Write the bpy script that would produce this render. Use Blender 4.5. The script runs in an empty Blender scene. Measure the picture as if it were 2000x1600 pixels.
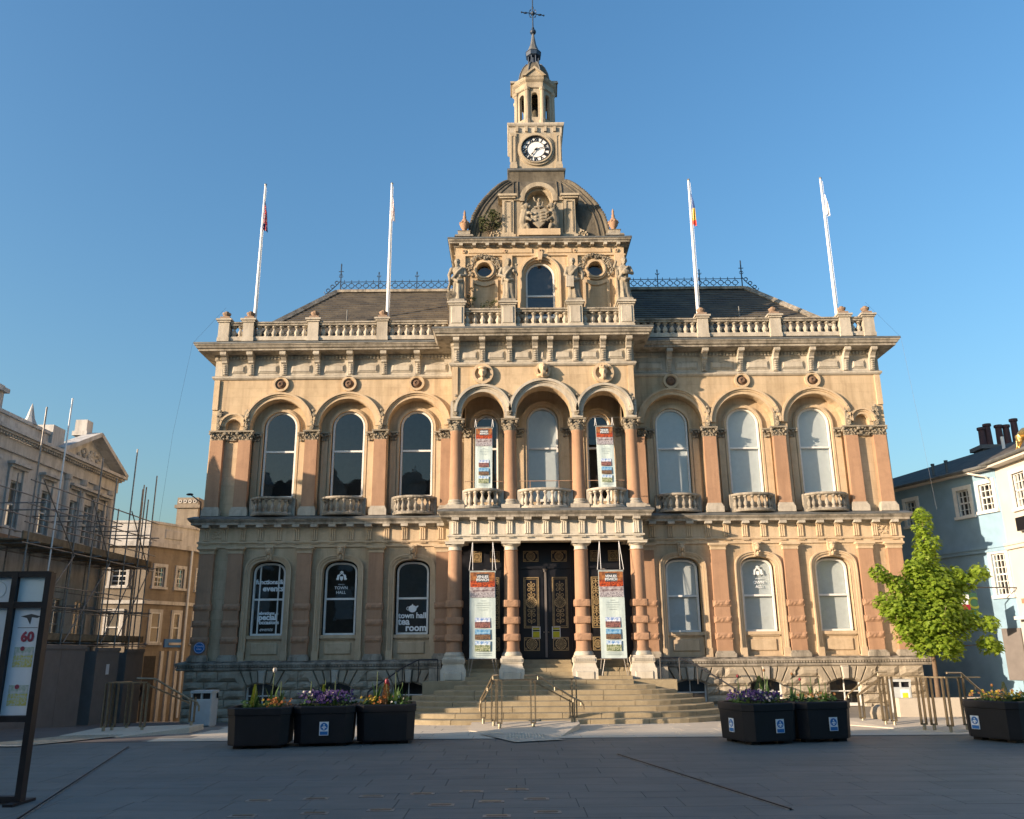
import bpy, bmesh, math, random
from mathutils import Vector, Matrix, noise
random.seed(7)
sc = bpy.context.scene
PI = math.pi
rad = math.radians
# ---------------------------------------------------------------- camera
def make_camera():
    p, r = rad(15.9), rad(-0.5)
    F = Vector((0, math.cos(p), math.sin(p))); Rt = Vector((1, 0, 0)); U = Rt.cross(F)
    c, s = math.cos(r), math.sin(r)
    R2 = c*Rt + s*U; U2 = -s*Rt + c*U
    m = Matrix(((R2.x, U2.x, -F.x, 0), (R2.y, U2.y, -F.y, 0), (R2.z, U2.z, -F.z, 1.7), (0, 0, 0, 1)))
    cd = bpy.data.cameras.new('camera'); cd.sensor_width = 36; cd.lens = 1651/2000*36
    cd.clip_start = .1; cd.clip_end = 3000
    o = bpy.data.objects.new('camera', cd); sc.collection.objects.link(o); o.matrix_world = m
    sc.camera = o
make_camera()
# ---------------------------------------------------------------- world and sun
SUN_AZ, SUN_EL = 62.0, 11.5          # light travels towards (+x,+y), from the left behind the camera
w = bpy.data.worlds.new('World'); sc.world = w; w.use_nodes = True
nt = w.node_tree; nt.nodes.clear()
sky = nt.nodes.new('ShaderNodeTexSky'); sky.sky_type = 'NISHITA'; sky.sun_disc = False
sky.sun_elevation = rad(SUN_EL); sky.sun_rotation = rad(180+SUN_AZ)
sky.air_density = 1.5; sky.dust_density = 3.0; sky.ozone_density = 4.6; sky.altitude = 0
bg = nt.nodes.new('ShaderNodeBackground'); bg.inputs[1].default_value = .15
wo = nt.nodes.new('ShaderNodeOutputWorld')
hs = nt.nodes.new('ShaderNodeHueSaturation'); hs.inputs['Saturation'].default_value = 1.09
nt.links.new(sky.outputs[0], hs.inputs['Color']); nt.links.new(hs.outputs[0], bg.inputs[0]); nt.links.new(bg.outputs[0], wo.inputs[0])
sd = bpy.data.lights.new('sun', 'SUN'); sd.energy = 4.3; sd.angle = rad(.5); sd.color = (1, .775, .57)
so = bpy.data.objects.new('sun', sd); sc.collection.objects.link(so)
a, e = rad(SUN_AZ), rad(SUN_EL)
d = Vector((math.sin(a)*math.cos(e), math.cos(a)*math.cos(e), -math.sin(e)))
so.rotation_euler = d.to_track_quat('-Z', 'Y').to_euler(); so.location = (-60, -40, 40)
sc.view_settings.view_transform = 'Standard'; sc.view_settings.look = 'None'
sc.view_settings.gamma = 1; sc.view_settings.exposure = 1.05; sc.view_settings.use_curve_mapping = False
sc.render.engine = 'CYCLES'

# ---------------------------------------------------------------- mesh helpers
class MB:
    def __init__(s): s.v = []; s.f = []
    def add(s, vs, fs):
        n = len(s.v); s.v += [tuple(p) for p in vs]; s.f += [[n+i for i in f] for f in fs]; return s
    def box(s, x0, x1, y0, y1, z0, z1):
        return s.add([(x0,y0,z0),(x1,y0,z0),(x1,y1,z0),(x0,y1,z0),(x0,y0,z1),(x1,y0,z1),(x1,y1,z1),(x0,y1,z1)],
                     [(3,2,1,0),(4,5,6,7),(0,1,5,4),(1,2,6,5),(2,3,7,6),(3,0,4,7)])
    def cbox(s, x0, x1, y0, y1, z0, z1, c=.02):
        """block with its front (-y) edges chamfered"""
        vs = [(x0,y1,z0),(x1,y1,z0),(x1,y1,z1),(x0,y1,z1),(x0,y0+c,z0),(x1,y0+c,z0),(x1,y0+c,z1),(x0,y0+c,z1),
              (x0+c,y0,z0+c),(x1-c,y0,z0+c),(x1-c,y0,z1-c),(x0+c,y0,z1-c)]
        return s.add(vs, [(0,3,2,1),(0,1,5,4),(1,2,6,5),(2,3,7,6),(3,0,4,7),(4,5,9,8),(5,6,10,9),(6,7,11,10),(7,4,8,11),(8,9,10,11)])
    def prism(s, poly, ax, a, b):
        """polygon extruded: ax='y' poly is (x,z); 'x' poly is (y,z); 'z' poly is (x,y)"""
        n = len(poly)
        def P(p, t): return {'y': (p[0], t, p[1]), 'x': (t, p[0], p[1]), 'z': (p[0], p[1], t)}[ax]
        s.add([P(p, a) for p in poly]+[P(p, b) for p in poly],
              [list(range(n)), list(range(2*n-1, n-1, -1))]+[(i, (i+1) % n, n+(i+1) % n, n+i)[::-1] for i in range(n)])
        return s
    def lathe(s, prof, cx=0, cy=0, n=12, cap=True, sq=1.0, rot=0):
        vs = []; fs = []
        for r, z in prof:
            for i in range(n):
                t = 2*PI*i/n+rot; vs.append((cx+r*math.cos(t), cy+sq*r*math.sin(t), z))
        for k in range(len(prof)-1):
            for i in range(n):
                fs.append((k*n+i, k*n+(i+1) % n, (k+1)*n+(i+1) % n, (k+1)*n+i))
        if cap: fs += [list(range(n))[::-1], [(len(prof)-1)*n+i for i in range(n)]]
        return s.add(vs, fs)
    def sqlathe(s, prof, cx=0, cy=0):
        return s.lathe([(r*math.sqrt(2), z) for r, z in prof], cx, cy, 4, True, 1, PI/4)
    def sweep(s, prof, path, closed=False):
        """closed profile (offset to the right of the path, z) along an xy path, mitred"""
        n = len(path); m = len(prof); vs = []; fs = []
        P = [Vector(p) for p in path]
        for i in range(n):
            if closed: a, b = P[i]-P[i-1], P[(i+1) % n]-P[i]
            else: a = P[i]-P[max(i-1, 0)] if i else P[1]-P[0]; b = P[min(i+1, n-1)]-P[i] if i < n-1 else a
            a = a.normalized(); b = b.normalized()
            na = Vector((a.y, -a.x)); nb = Vector((b.y, -b.x)); q = na+nb
            q = q/(1+na.dot(nb)) if q.length > 1e-6 else na
            for o, z in prof: vs.append((P[i].x+q.x*o, P[i].y+q.y*o, z))
        for i in range(n if closed else n-1):
            j = (i+1) % n
            for k in range(m): fs.append((i*m+k, j*m+k, j*m+(k+1) % m, i*m+(k+1) % m))
        if not closed: fs += [list(range(m)), [(n-1)*m+k for k in range(m)][::-1]]
        return s.add(vs, fs)
    def tube(s, pts, r, n=6, cap=True):
        pts = [Vector(p) for p in pts]; rs = r if isinstance(r, (list, tuple)) else [r]*len(pts)
        vs = []; fs = []; ref = None
        for i, p in enumerate(pts):
            t = (pts[min(i+1, len(pts)-1)]-pts[max(i-1, 0)]).normalized()
            if ref is None: ref = Vector((0, 0, 1)) if abs(t.z) < .9 else Vector((1, 0, 0))
            u = t.cross(ref)
            if u.length < 1e-4: u = t.cross(Vector((0, 1, 0)))
            u.normalize(); v = u.cross(t).normalized(); ref = v
            for k in range(n):
                an = 2*PI*k/n; vs.append(p+rs[i]*(math.cos(an)*u+math.sin(an)*v))
        for i in range(len(pts)-1):
            for k in range(n): fs.append((i*n+k, i*n+(k+1) % n, (i+1)*n+(k+1) % n, (i+1)*n+k))
        if cap: fs += [list(range(n))[::-1], [(len(pts)-1)*n+k for k in range(n)]]
        return s.add(vs, fs)
    def bar(s, p0, p1, w, t):
        """flat bar between two points, w across and t deep"""
        p0, p1 = Vector(p0), Vector(p1); d = (p1-p0).normalized()
        ref = Vector((0, 1, 0)) if abs(d.y) < .9 else Vector((1, 0, 0))
        u = d.cross(ref).normalized()*w/2; v = d.cross(u).normalized()*t/2
        vs = [p0-u-v, p0+u-v, p0+u+v, p0-u+v, p1-u-v, p1+u-v, p1+u+v, p1-u+v]
        return s.add(vs, [(0,1,2,3),(7,6,5,4),(0,4,5,1),(1,5,6,2),(2,6,7,3),(3,7,4,0)])
    def ell(s, c, r, n=8, m=6, wob=0, seed=0):
        """ellipsoid, optionally lumpy"""
        vs = []; fs = []; r = r if isinstance(r, (tuple, list)) else (r, r, r)
        for j in range(1, m):
            ph = PI*j/m
            for i in range(n):
                th = 2*PI*i/n
                q = Vector((math.sin(ph)*math.cos(th), math.sin(ph)*math.sin(th), math.cos(ph)))
                k = 1+wob*noise.noise(q*2.3+Vector((seed, seed*.7, 0))) if wob else 1
                vs.append((c[0]+r[0]*q.x*k, c[1]+r[1]*q.y*k, c[2]+r[2]*q.z*k))
        t = len(vs); vs += [(c[0], c[1], c[2]+r[2]), (c[0], c[1], c[2]-r[2])]
        for j in range(m-2):
            for i in range(n): fs.append((j*n+i, (j+1)*n+i, (j+1)*n+(i+1) % n, j*n+(i+1) % n))
        for i in range(n): fs += [(t, i, (i+1) % n), (t+1, (m-2)*n+(i+1) % n, (m-2)*n+i)]
        return s.add(vs, fs)
    def ring(s, inn, out, y0, y1):
        """band between two open outlines (x,z) of equal length, front at y0, back at y1"""
        n = len(inn); vs = [(x, y0, z) for x, z in inn]+[(x, y0, z) for x, z in out]+[(x, y1, z) for x, z in inn]+[(x, y1, z) for x, z in out]
        fs = []
        for i in range(n-1):
            fs += [(i, i+1, n+i+1, n+i)[::-1], (n+i, n+i+1, 3*n+i+1, 3*n+i)[::-1], (i, 2*n+i, 2*n+i+1, i+1)[::-1]]
        fs += [(0, n, 3*n, 2*n), (n-1, 3*n-1, 4*n-1, 2*n-1)]
        return s.add(vs, fs)
    def disc(s, cx, cz, r, y0, y1, n=24, ry=None):
        return s.prism([(cx+r*math.cos(2*PI*i/n), cz+(ry or r)*math.sin(2*PI*i/n)) for i in range(n)], 'y', y0, y1)
    def annulus(s, cx, cz, r0, r1, y0, y1, n=24):
        a = [(cx+r0*math.cos(2*PI*i/n), cz+r0*math.sin(2*PI*i/n)) for i in range(n+1)]
        b = [(cx+r1*math.cos(2*PI*i/n), cz+r1*math.sin(2*PI*i/n)) for i in range(n+1)]
        return s.ring(a, b, y0, y1)
    def wall(s, x0, x1, z0, z1, y, ops, depth, sill=True):
        """wall sheet facing -y with openings [(outline, bottom z)], reveals going back by depth"""
        ops = sorted(ops, key=lambda o: o[0][0]); px = x0
        for tc in ops:
            l, r = tc[0][0], tc[-1][0]; zb = tc[0][1]
            if l > px: s.add([(px,y,z0),(l,y,z0),(l,y,z1),(px,y,z1)], [(0,1,2,3)])
            if zb > z0+1e-4: s.add([(l,y,z0),(r,y,z0),(r,y,zb),(l,y,zb)], [(0,1,2,3)])
            top = tc[1:-1]
            for i in range(len(top)-1):
                (xa, za), (xb, zc) = top[i], top[i+1]
                if xb-xa > 1e-5: s.add([(xa,y,za),(xb,y,zc),(xb,y,z1),(xa,y,z1)], [(0,1,2,3)])
            cl = tc+[tc[0]] if sill else tc
            for i in range(len(cl)-1):
                (xa, za), (xb, zc) = cl[i], cl[i+1]
                s.add([(xa,y,za),(xb,y,zc),(xb,y+depth,zc),(xa,y+depth,za)], [(0,3,2,1)])
            px = r
        if x1 > px: s.add([(px,y,z0),(x1,y,z0),(x1,y,z1),(px,y,z1)], [(0,1,2,3)])
        return s
    def mesh(s, name, smooth=False):
        m = bpy.data.meshes.new(name); m.from_pydata(s.v, [], s.f); m.update()
        bm = bmesh.new(); bm.from_mesh(m); bmesh.ops.recalc_face_normals(bm, faces=bm.faces); bm.to_mesh(m); bm.free()
        if smooth:
            for p in m.polygons: p.use_smooth = True
            try: m.set_sharp_from_angle(angle=rad(42))
            except Exception: pass
        return m
    def raw(s, name):
        m = bpy.data.meshes.new(name); m.from_pydata(s.v, [], s.f); m.update(); return m

WL = {}                                  # world location of each object
def obj(name, me, mat=None, parent=None, loc=(0, 0, 0), smooth=False, rz=0, kind=None, label=None, cat=None, group=None):
    if isinstance(me, MB): me = me.mesh(name, smooth)
    o = bpy.data.objects.new(name, me); sc.collection.objects.link(o)
    if mat is not None:
        if len(me.materials) == 0: me.materials.append(mat)
    L = Vector(loc)
    if parent is not None:
        o.parent = parent; o.location = L-WL[parent.name]
    else: o.location = L
    o.rotation_euler.z = rz
    WL[o.name] = L
    return tag(o, label, cat, group, kind)
def tag(o, label=None, cat=None, group=None, kind=None):
    if label: o['label'] = label
    if cat: o['category'] = cat
    if group: o['group'] = group
    if kind: o['kind'] = kind
    return o
def part(name, mb, mat, parent, smooth=False, kind=None, label=None):
    """mesh built in world coordinates, hung under its parent"""
    L = WL[parent.name]
    me = mb.mesh(name, smooth) if isinstance(mb, MB) else mb
    me.transform(Matrix.Translation(-L))
    return obj(name, me, mat, parent, L, kind=kind, label=label)
def thing(name, label, cat, loc=(0, 0, 0), group=None, rz=0):
    o = bpy.data.objects.new(name, None); sc.collection.objects.link(o); o.location = loc; o.rotation_euler.z = rz
    o.empty_display_size = .2
    WL[o.name] = Vector(loc); return tag(o, label, cat, group)
def remesh(mb, name, vox=.02, smooth_it=3):
    m = mb.mesh(name); o = bpy.data.objects.new('tmp', m); sc.collection.objects.link(o)
    r = o.modifiers.new('r', 'REMESH'); r.mode = 'VOXEL'; r.voxel_size = vox
    if smooth_it: q = o.modifiers.new('s', 'SMOOTH'); q.iterations = smooth_it; q.factor = .5
    dg = bpy.context.evaluated_depsgraph_get(); me = bpy.data.meshes.new_from_object(o.evaluated_get(dg))
    bpy.data.objects.remove(o); bpy.data.meshes.remove(m); me.name = name
    for p in me.polygons: p.use_smooth = True
    return me
def text_mesh(s, size, align='CENTER', shear=0, bold=0, ext=.002, spacing=1.0):
    """flat lettering standing in the xz plane, facing -y"""
    c = bpy.data.curves.new('t', 'FONT'); c.body = s; c.size = size; c.align_x = align; c.shear = shear
    c.offset = bold; c.extrude = ext; c.space_character = spacing; c.resolution_u = 3
    o = bpy.data.objects.new('tmp', c); sc.collection.objects.link(o)
    dg = bpy.context.evaluated_depsgraph_get(); me = bpy.data.meshes.new_from_object(o.evaluated_get(dg))
    bpy.data.objects.remove(o); me.transform(Matrix.Rotation(PI/2, 4, 'X')); return me

# ---------------------------------------------------------------- materials
def nodes(name):
    m = bpy.data.materials.new(name); m.use_nodes = True; t = m.node_tree; t.nodes.clear()
    o = t.nodes.new('ShaderNodeOutputMaterial'); b = t.nodes.new('ShaderNodeBsdfPrincipled')
    t.links.new(b.outputs[0], o.inputs[0]); return m, t, b, o
def N(t, typ, **k):
    n = t.nodes.new(typ)
    for a, v in k.items():
        if a.startswith('i_'):
            key = a[2:]; key = int(key) if key.isdigit() else key
            n.inputs[key].default_value = v
        else: setattr(n, a, v)
    return n
def ramp(t, fac, stops):
    r = t.nodes.new('ShaderNodeValToRGB'); cr = r.color_ramp
    while len(cr.elements) < len(stops): cr.elements.new(.5)
    for el, (p, c) in zip(cr.elements, stops): el.position = p; el.color = (*c, 1) if len(c) == 3 else c
    t.links.new(fac, r.inputs[0]); return r.outputs[0]
def mixc(t, fac, a, b, mode='MIX'):
    m = t.nodes.new('ShaderNodeMix'); m.data_type = 'RGBA'; m.blend_type = mode
    for sock, v in ((m.inputs[0], fac), (m.inputs[6], a), (m.inputs[7], b)):
        if hasattr(v, 'links'): t.links.new(v, sock)
        else: sock.default_value = v if not isinstance(v, tuple) or len(v) == 4 else (*v, 1)
    return m.outputs[2]
def pos(t, sx=1, sy=1, sz=1):
    g = t.nodes.new('ShaderNodeNewGeometry'); mp = t.nodes.new('ShaderNodeMapping'); mp.inputs[3].default_value = (sx, sy, sz)
    t.links.new(g.outputs[0], mp.inputs[0]); return mp.outputs[0]
def noi(t, vec, scale, detail=5, rough=.6):
    n = N(t, 'ShaderNodeTexNoise', i_Scale=scale, i_Detail=detail, i_Roughness=rough); t.links.new(vec, n.inputs['Vector']); return n.outputs[0]
def stone(name, base, dark, pale=None, stain=.55, streak=.35, bump=.25, ashlar=False, rough=.85, moss=0):
    m, t, b, o = nodes(name); p = pos(t)
    pale = pale or tuple(min(1, c*1.25) for c in base)
    big = noi(t, p, .9, 6, .65)
    col = mixc(t, ramp(t, big, [(.3, (0,)*3), (.7, (1,)*3)]), base, pale)
    st = noi(t, pos(t, 2.6, 2.6, .22), 1.3, 6, .7)
    f = N(t, 'ShaderNodeMath', operation='MULTIPLY', i_1=streak); t.links.new(ramp(t, st, [(.45, (0,)*3), (.66, (1,)*3)]), f.inputs[0])
    col = mixc(t, f.outputs[0], col, dark)
    bl = noi(t, p, 3.3, 8, .72)
    f2 = N(t, 'ShaderNodeMath', operation='MULTIPLY', i_1=stain); t.links.new(ramp(t, bl, [(.5, (0,)*3), (.75, (1,)*3)]), f2.inputs[0])
    col = mixc(t, f2.outputs[0], col, dark)
    if ashlar:
        mp = t.nodes.new('ShaderNodeMapping'); mp.inputs[2].default_value = (rad(90), 0, 0)
        g = t.nodes.new('ShaderNodeNewGeometry'); t.links.new(g.outputs[0], mp.inputs[0])
        br = N(t, 'ShaderNodeTexBrick', i_Scale=1.0, i_5=.006); br.inputs['Brick Width'].default_value = .62; br.inputs['Row Height'].default_value = .3
        br.inputs['Mortar Size'].default_value = .004; br.inputs['Color1'].default_value = (1,1,1,1); br.inputs['Color2'].default_value = (.86,.84,.82,1); br.inputs['Mortar'].default_value = (.6,.57,.52,1)
        t.links.new(mp.outputs[0], br.inputs[0]); col = mixc(t, .55, col, br.outputs[0], 'MULTIPLY')
    if moss:
        g = t.nodes.new('ShaderNodeNewGeometry'); sx = t.nodes.new('ShaderNodeSeparateXYZ'); t.links.new(g.outputs['Normal'], sx.inputs[0])
        mr = N(t, 'ShaderNodeMapRange', i_1=.2, i_2=.9); t.links.new(sx.outputs[2], mr.inputs[0])
        mu = N(t, 'ShaderNodeMath', operation='MULTIPLY', i_1=moss); t.links.new(mr.outputs[0], mu.inputs[0])
        mu2 = N(t, 'ShaderNodeMath', operation='MULTIPLY'); t.links.new(mu.outputs[0], mu2.inputs[0]); t.links.new(ramp(t, noi(t, p, 6, 6), [(.35, (0,)*3), (.6, (1,)*3)]), mu2.inputs[1])
        col = mixc(t, mu2.outputs[0], col, (.07, .065, .05))
    fine = noi(t, p, 34, 4, .7)
    col = mixc(t, .22, col, ramp(t, fine, [(.3, (.55,)*3), (.7, (1.0,)*3)]), 'MULTIPLY')
    t.links.new(col, b.inputs['Base Color']); b.inputs['Roughness'].default_value = rough
    b.inputs['Specular IOR Level'].default_value = .25
    bp = N(t, 'ShaderNodeBump', i_0=bump, i_1=.02)
    ad = N(t, 'ShaderNodeMath', operation='ADD'); t.links.new(fine, ad.inputs[0]); t.links.new(bl, ad.inputs[1])
    t.links.new(ad.outputs[0], bp.inputs['Height']); t.links.new(bp.outputs[0], b.inputs['Normal'])
    return m
def paint(name, col, rough=.5, var=.12, metal=0, scale=7, spec=.5, bump=0):
    m, t, b, o = nodes(name); p = pos(t); n = noi(t, p, scale, 6)
    c = mixc(t, ramp(t, n, [(.35, (0,)*3), (.7, (1,)*3)]), tuple(x*(1-var) for x in col), tuple(min(1, x*(1+var)) for x in col))
    t.links.new(c, b.inputs['Base Color']); b.inputs['Metallic'].default_value = metal
    rr = N(t, 'ShaderNodeMapRange', i_3=max(0, rough-.1), i_4=min(1, rough+.12)); t.links.new(n, rr.inputs[0]); t.links.new(rr.outputs[0], b.inputs['Roughness'])
    b.inputs['Specular IOR Level'].default_value = spec
    if bump:
        bp = N(t, 'ShaderNodeBump', i_0=bump, i_1=.02); t.links.new(noi(t, p, scale*4, 4), bp.inputs['Height']); t.links.new(bp.outputs[0], b.inputs['Normal'])
    return m
def glass(name, tint=(.92, .94, .94), refl=1.2):
    m, t, b, o = nodes(name); t.nodes.remove(b)
    tr = N(t, 'ShaderNodeBsdfTransparent'); tr.inputs[0].default_value = (*tint, 1)
    gl = N(t, 'ShaderNodeBsdfGlossy'); gl.inputs['Roughness'].default_value = .02
    p = pos(t); bp = N(t, 'ShaderNodeBump', i_0=.05, i_1=.05); t.links.new(noi(t, p, 1.6, 2), bp.inputs['Height']); t.links.new(bp.outputs[0], gl.inputs['Normal'])
    fr = N(t, 'ShaderNodeLayerWeight'); pw = N(t, 'ShaderNodeMath', operation='POWER', i_1=5.0); t.links.new(fr.outputs['Facing'], pw.inputs[0])
    mu = N(t, 'ShaderNodeMath', operation='MULTIPLY_ADD', i_1=.9, i_2=.075*refl); mu.use_clamp = True; t.links.new(pw.outputs[0], mu.inputs[0])
    mx = N(t, 'ShaderNodeMixShader'); t.links.new(mu.outputs[0], mx.inputs[0]); t.links.new(tr.outputs[0], mx.inputs[1]); t.links.new(gl.outputs[0], mx.inputs[2])
    t.links.new(mx.outputs[0], o.inputs[0]); return m
def leafmat(name, c0, c1, trans=.35):
    m, t, b, o = nodes(name); p = pos(t); n = noi(t, p, 5, 3)
    oi = noi(t, p, 40, 2)
    c = mixc(t, ramp(t, n, [(.35, (0,)*3), (.65, (1,)*3)]), c0, c1); c = mixc(t, .35, c, ramp(t, oi, [(.3, (.5,)*3), (.7, (1.0,)*3)]), 'MULTIPLY')
    t.links.new(c, b.inputs['Base Color']); b.inputs['Roughness'].default_value = .55
    tl = N(t, 'ShaderNodeBsdfTranslucent'); t.links.new(c, tl.inputs[0])
    mx = N(t, 'ShaderNodeMixShader', i_0=trans); t.links.new(b.outputs[0], mx.inputs[1]); t.links.new(tl.outputs[0], mx.inputs[2]); t.links.new(mx.outputs[0], o.inputs[0])
    return m
M = {}
M['buff'] = stone('buff_stone', (.54, .417, .265), (.29, .208, .127), (.62, .485, .325), .45, .5, .25, ashlar=True)
M['buff2'] = stone('buff_moulding', (.54, .415, .265), (.27, .19, .115), (.62, .49, .335), .4, .35, .2)
M['red'] = stone('red_sandstone', (.40, .24, .145), (.25, .148, .095), (.465, .287, .18), .45, .45, .25)
M['grey'] = stone('weathered_stone', (.34, .305, .245), (.085, .077, .062), (.46, .415, .34), .75, .75, .3, moss=.75)
M['white'] = stone('pale_stone', (.47, .425, .345), (.2, .17, .13), (.57, .52, .43), .5, .5, .25, moss=.5)
M['pale'] = stone('pale_porch_stone', (.58, .53, .425), (.3, .26, .2), (.68, .63, .52), .35, .4, .2, moss=.4)
M['tower'] = stone('tower_stone', (.42, .355, .255), (.17, .14, .1), (.52, .45, .34), .5, .6, .25)
M['plinth'] = stone('rusticated_stone', (.36, .31, .235), (.16, .135, .1), (.47, .41, .31), .6, .35, .55)
M['dome'] = stone('dome_stone', (.115, .1, .074), (.042, .036, .028), (.19, .168, .128), .75, .7, .35)
M['carve'] = stone('carved_stone', (.25, .215, .16), (.085, .072, .052), (.40, .355, .275), .7, .4, .35)
M['boss'] = stone('brown_boss', (.17, .11, .075), (.09, .06, .045), None, .4, .2, .2)
M['boss2'] = stone('finial_stone', (.30, .215, .155), (.14, .1, .075), None, .5, .3, .2)
M['terra'] = stone('terracotta', (.36, .225, .145), (.18, .12, .085), None, .4, .2, .2)
M['step'] = stone('step_stone', (.33, .265, .16), (.16, .125, .075), (.41, .34, .22), .55, .15, .3)
M['slate'] = paint('slate', (.095, .085, .07), .75, .35, 0, 3, .3, .4)
M['lead'] = paint('lead_sheet', (.14, .145, .14), .55, .25, .2, 4)
M['iron'] = paint('painted_iron', (.02, .04, .075), .5, .2)
M['black'] = paint('black_paint', (.013, .013, .016), .35, .3, 0, 5)
M['gold'] = paint('gilding', (.62, .43, .16), .35, .25, .85, 9)
M['wpaint'] = paint('white_joinery', (.74, .74, .70), .45, .08)
M['wpole'] = paint('white_pole', (.82, .82, .8), .3, .05)
M['blind'] = paint('window_blind', (.52, .56, .56), .8, .05)
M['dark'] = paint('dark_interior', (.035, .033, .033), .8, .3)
M['glass'] = glass('window_glass')
M['clock'] = paint('clock_opal', (.82, .82, .8), .35, .03)
M['clockblk'] = paint('clock_black', (.012, .012, .015), .4, .1)
M['wtext'] = paint('white_vinyl', (.82, .86, .86), .5, .03)
M['rail'] = paint('bronze_steel', (.29, .235, .155), .38, .2, .75, 12)
M['railfoot'] = paint('satin_steel', (.42, .38, .28), .35, .2, .8, 12)
M['planter'] = paint('planter_black', (.009, .009, .011), .6, .3, 0, 5, .4)
M['soil'] = paint('soil', (.03, .022, .015), .95, .4, 0, 12)
M['bin'] = paint('bin_grey', (.42, .45, .45), .45, .06)
M['blue'] = paint('notice_blue', (.02, .15, .42), .45, .05)
M['white_p'] = paint('notice_white', (.72, .76, .78), .5, .03)
M['steel'] = paint('scaffold_steel', (.30, .285, .265), .5, .3, .6, 10)
M['board'] = paint('scaffold_board', (.21, .16, .10), .85, .3, 0, 6)
M['hoard'] = paint('hoarding_grey', (.17, .155, .145), .7, .12, 0, 3)
M['oldstone'] = stone('old_stucco', (.56, .545, .515), (.25, .24, .22), (.64, .625, .59), .5, .6, .2)
M['oldred'] = stone('buff_brickstone', (.25, .215, .17), (.12, .1, .08), None, .4, .4, .2, ashlar=True)
M['pubblue'] = paint('blue_render', (.25, .39, .50), .8, .12, 0, 1.5, .3, .1)
M['pubwhite'] = paint('cream_render', (.60, .56, .5), .8, .05, 0, 1.5, .3, .1)
M['pot'] = paint('chimney_pot', (.10, .05, .05), .8, .2)
M['bark'] = stone('bark', (.17, .12, .08), (.07, .05, .035), None, .5, .3, .6)
M['leaf'] = leafmat('maple_leaf', (.19, .30, .02), (.40, .53, .06), .5)
M['green'] = leafmat('bedding_green', (.04, .10, .02), (.09, .17, .035), .3)
M['conifer'] = leafmat('lime_conifer', (.16, .22, .02), (.26, .30, .04), .3)
M['weed'] = leafmat('wall_weed', (.06, .085, .03), (.13, .14, .06), .3)
for k, c in dict(purple=(.05, .02, .13), orange=(.55, .17, .02), tred=(.45, .03, .06), twhite=(.75, .7, .62), yellow=(.6, .42, .03), ochre=(.42, .20, .06), pinkred=(.5, .08, .12)).items():
    M[k] = leafmat('petal_'+k, tuple(x*.7 for x in c), c, .25)
# ================================================================ GROUND
def sst(a, b, x):
    t = max(0, min(1, (x-a)/(b-a))); return t*t*(3-2*t)
def zg(x, y):
    """the square falls gently to the lane on the left of the hall"""
    k = sst(-3.5, -8, x)
    return (-.28*sst(20.5, 26.5, y) - max(0, min(y, 60)-26.5)*.07)*k
def paving(name, c0, c1, rough):
    m, t, b, o = nodes(name); p = pos(t)
    n = noi(t, p, .7, 7, .65); n2 = noi(t, p, 60, 3, .6); st = noi(t, pos(t, .5, 2.2, 1), 1.5, 6, .7)
    c = mixc(t, ramp(t, n, [(.3, (0,)*3), (.7, (1,)*3)]), c0, c1)
    c = mixc(t, ramp(t, st, [(.5, (0,)*3), (.85, (.5,)*3)]), c, tuple(x*.55 for x in c0))
    oi = t.nodes.new('ShaderNodeObjectInfo'); c = mixc(t, .38, c, ramp(t, oi.outputs['Random'], [(0, (.72, .72, .74)), (.5, (.92, .92, .92)), (1, (1.0, .99, .96))]), 'MULTIPLY')
    sp = noi(t, p, 9, 3, .5); c = mixc(t, ramp(t, sp, [(.68, (0,)*3), (.74, (.55,)*3)]), c, tuple(x*.45 for x in c0))
    c = mixc(t, .4, c, ramp(t, n2, [(.3, (.6,)*3), (.7, (1,)*3)]), 'MULTIPLY')
    t.links.new(c, b.inputs[0]); b.inputs['Roughness'].default_value = rough
    rr = N(t, 'ShaderNodeMapRange', i_3=rough-.15, i_4=rough+.15); t.links.new(st, rr.inputs[0]); t.links.new(rr.outputs[0], b.inputs['Roughness'])
    bp = N(t, 'ShaderNodeBump', i_0=.15, i_1=.01); t.links.new(n2, bp.inputs['Height']); t.links.new(bp.outputs[0], b.inputs['Normal'])
    return m
M['pave'] = paving('granite_paving', (.105, .126, .125), (.145, .16, .157), .6)
M['joint'] = paving('paving_joint', (.09, .106, .106), (.122, .136, .133), .9)
M['terrace'] = paving('sun_paled_terrace', (.60, .52, .40), (.70, .62, .49), .8)  # pale stone, raised further so the colour carries the strip's sunlight
M['street'] = paving('lane_paving', (.14, .115, .10), (.19, .16, .14), .8)
g = MB(); xs = [-900, -300, -90, -50, -34, -26]+[-22+.75*i for i in range(32)]+[4, 8, 14, 22, 34, 60, 300, 900]; ys = [-900, -200, -60, -20, 0, 8]+[16+.75*i for i in range(34)]+[44, 50, 60, 90, 200, 900]
for y in ys:
    for x in xs: g.v.append((x, y, zg(x, y)-.012))
nx = len(xs)
for j in range(len(ys)-1):
    for i in range(nx-1): g.f.append((j*nx+i, j*nx+i+1, (j+1)*nx+i+1, (j+1)*nx+i))
ground = obj('ground', g.raw('ground'), M['joint'], kind='structure')
plaza = obj('plaza', MB().add([(-60, -9.9, -.008), (60, -9.9, -.008), (60, 18.2, -.008), (-60, 18.2, -.008)], [(0, 1, 2, 3)]).raw('plaza'), M['joint'], kind='structure')
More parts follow.
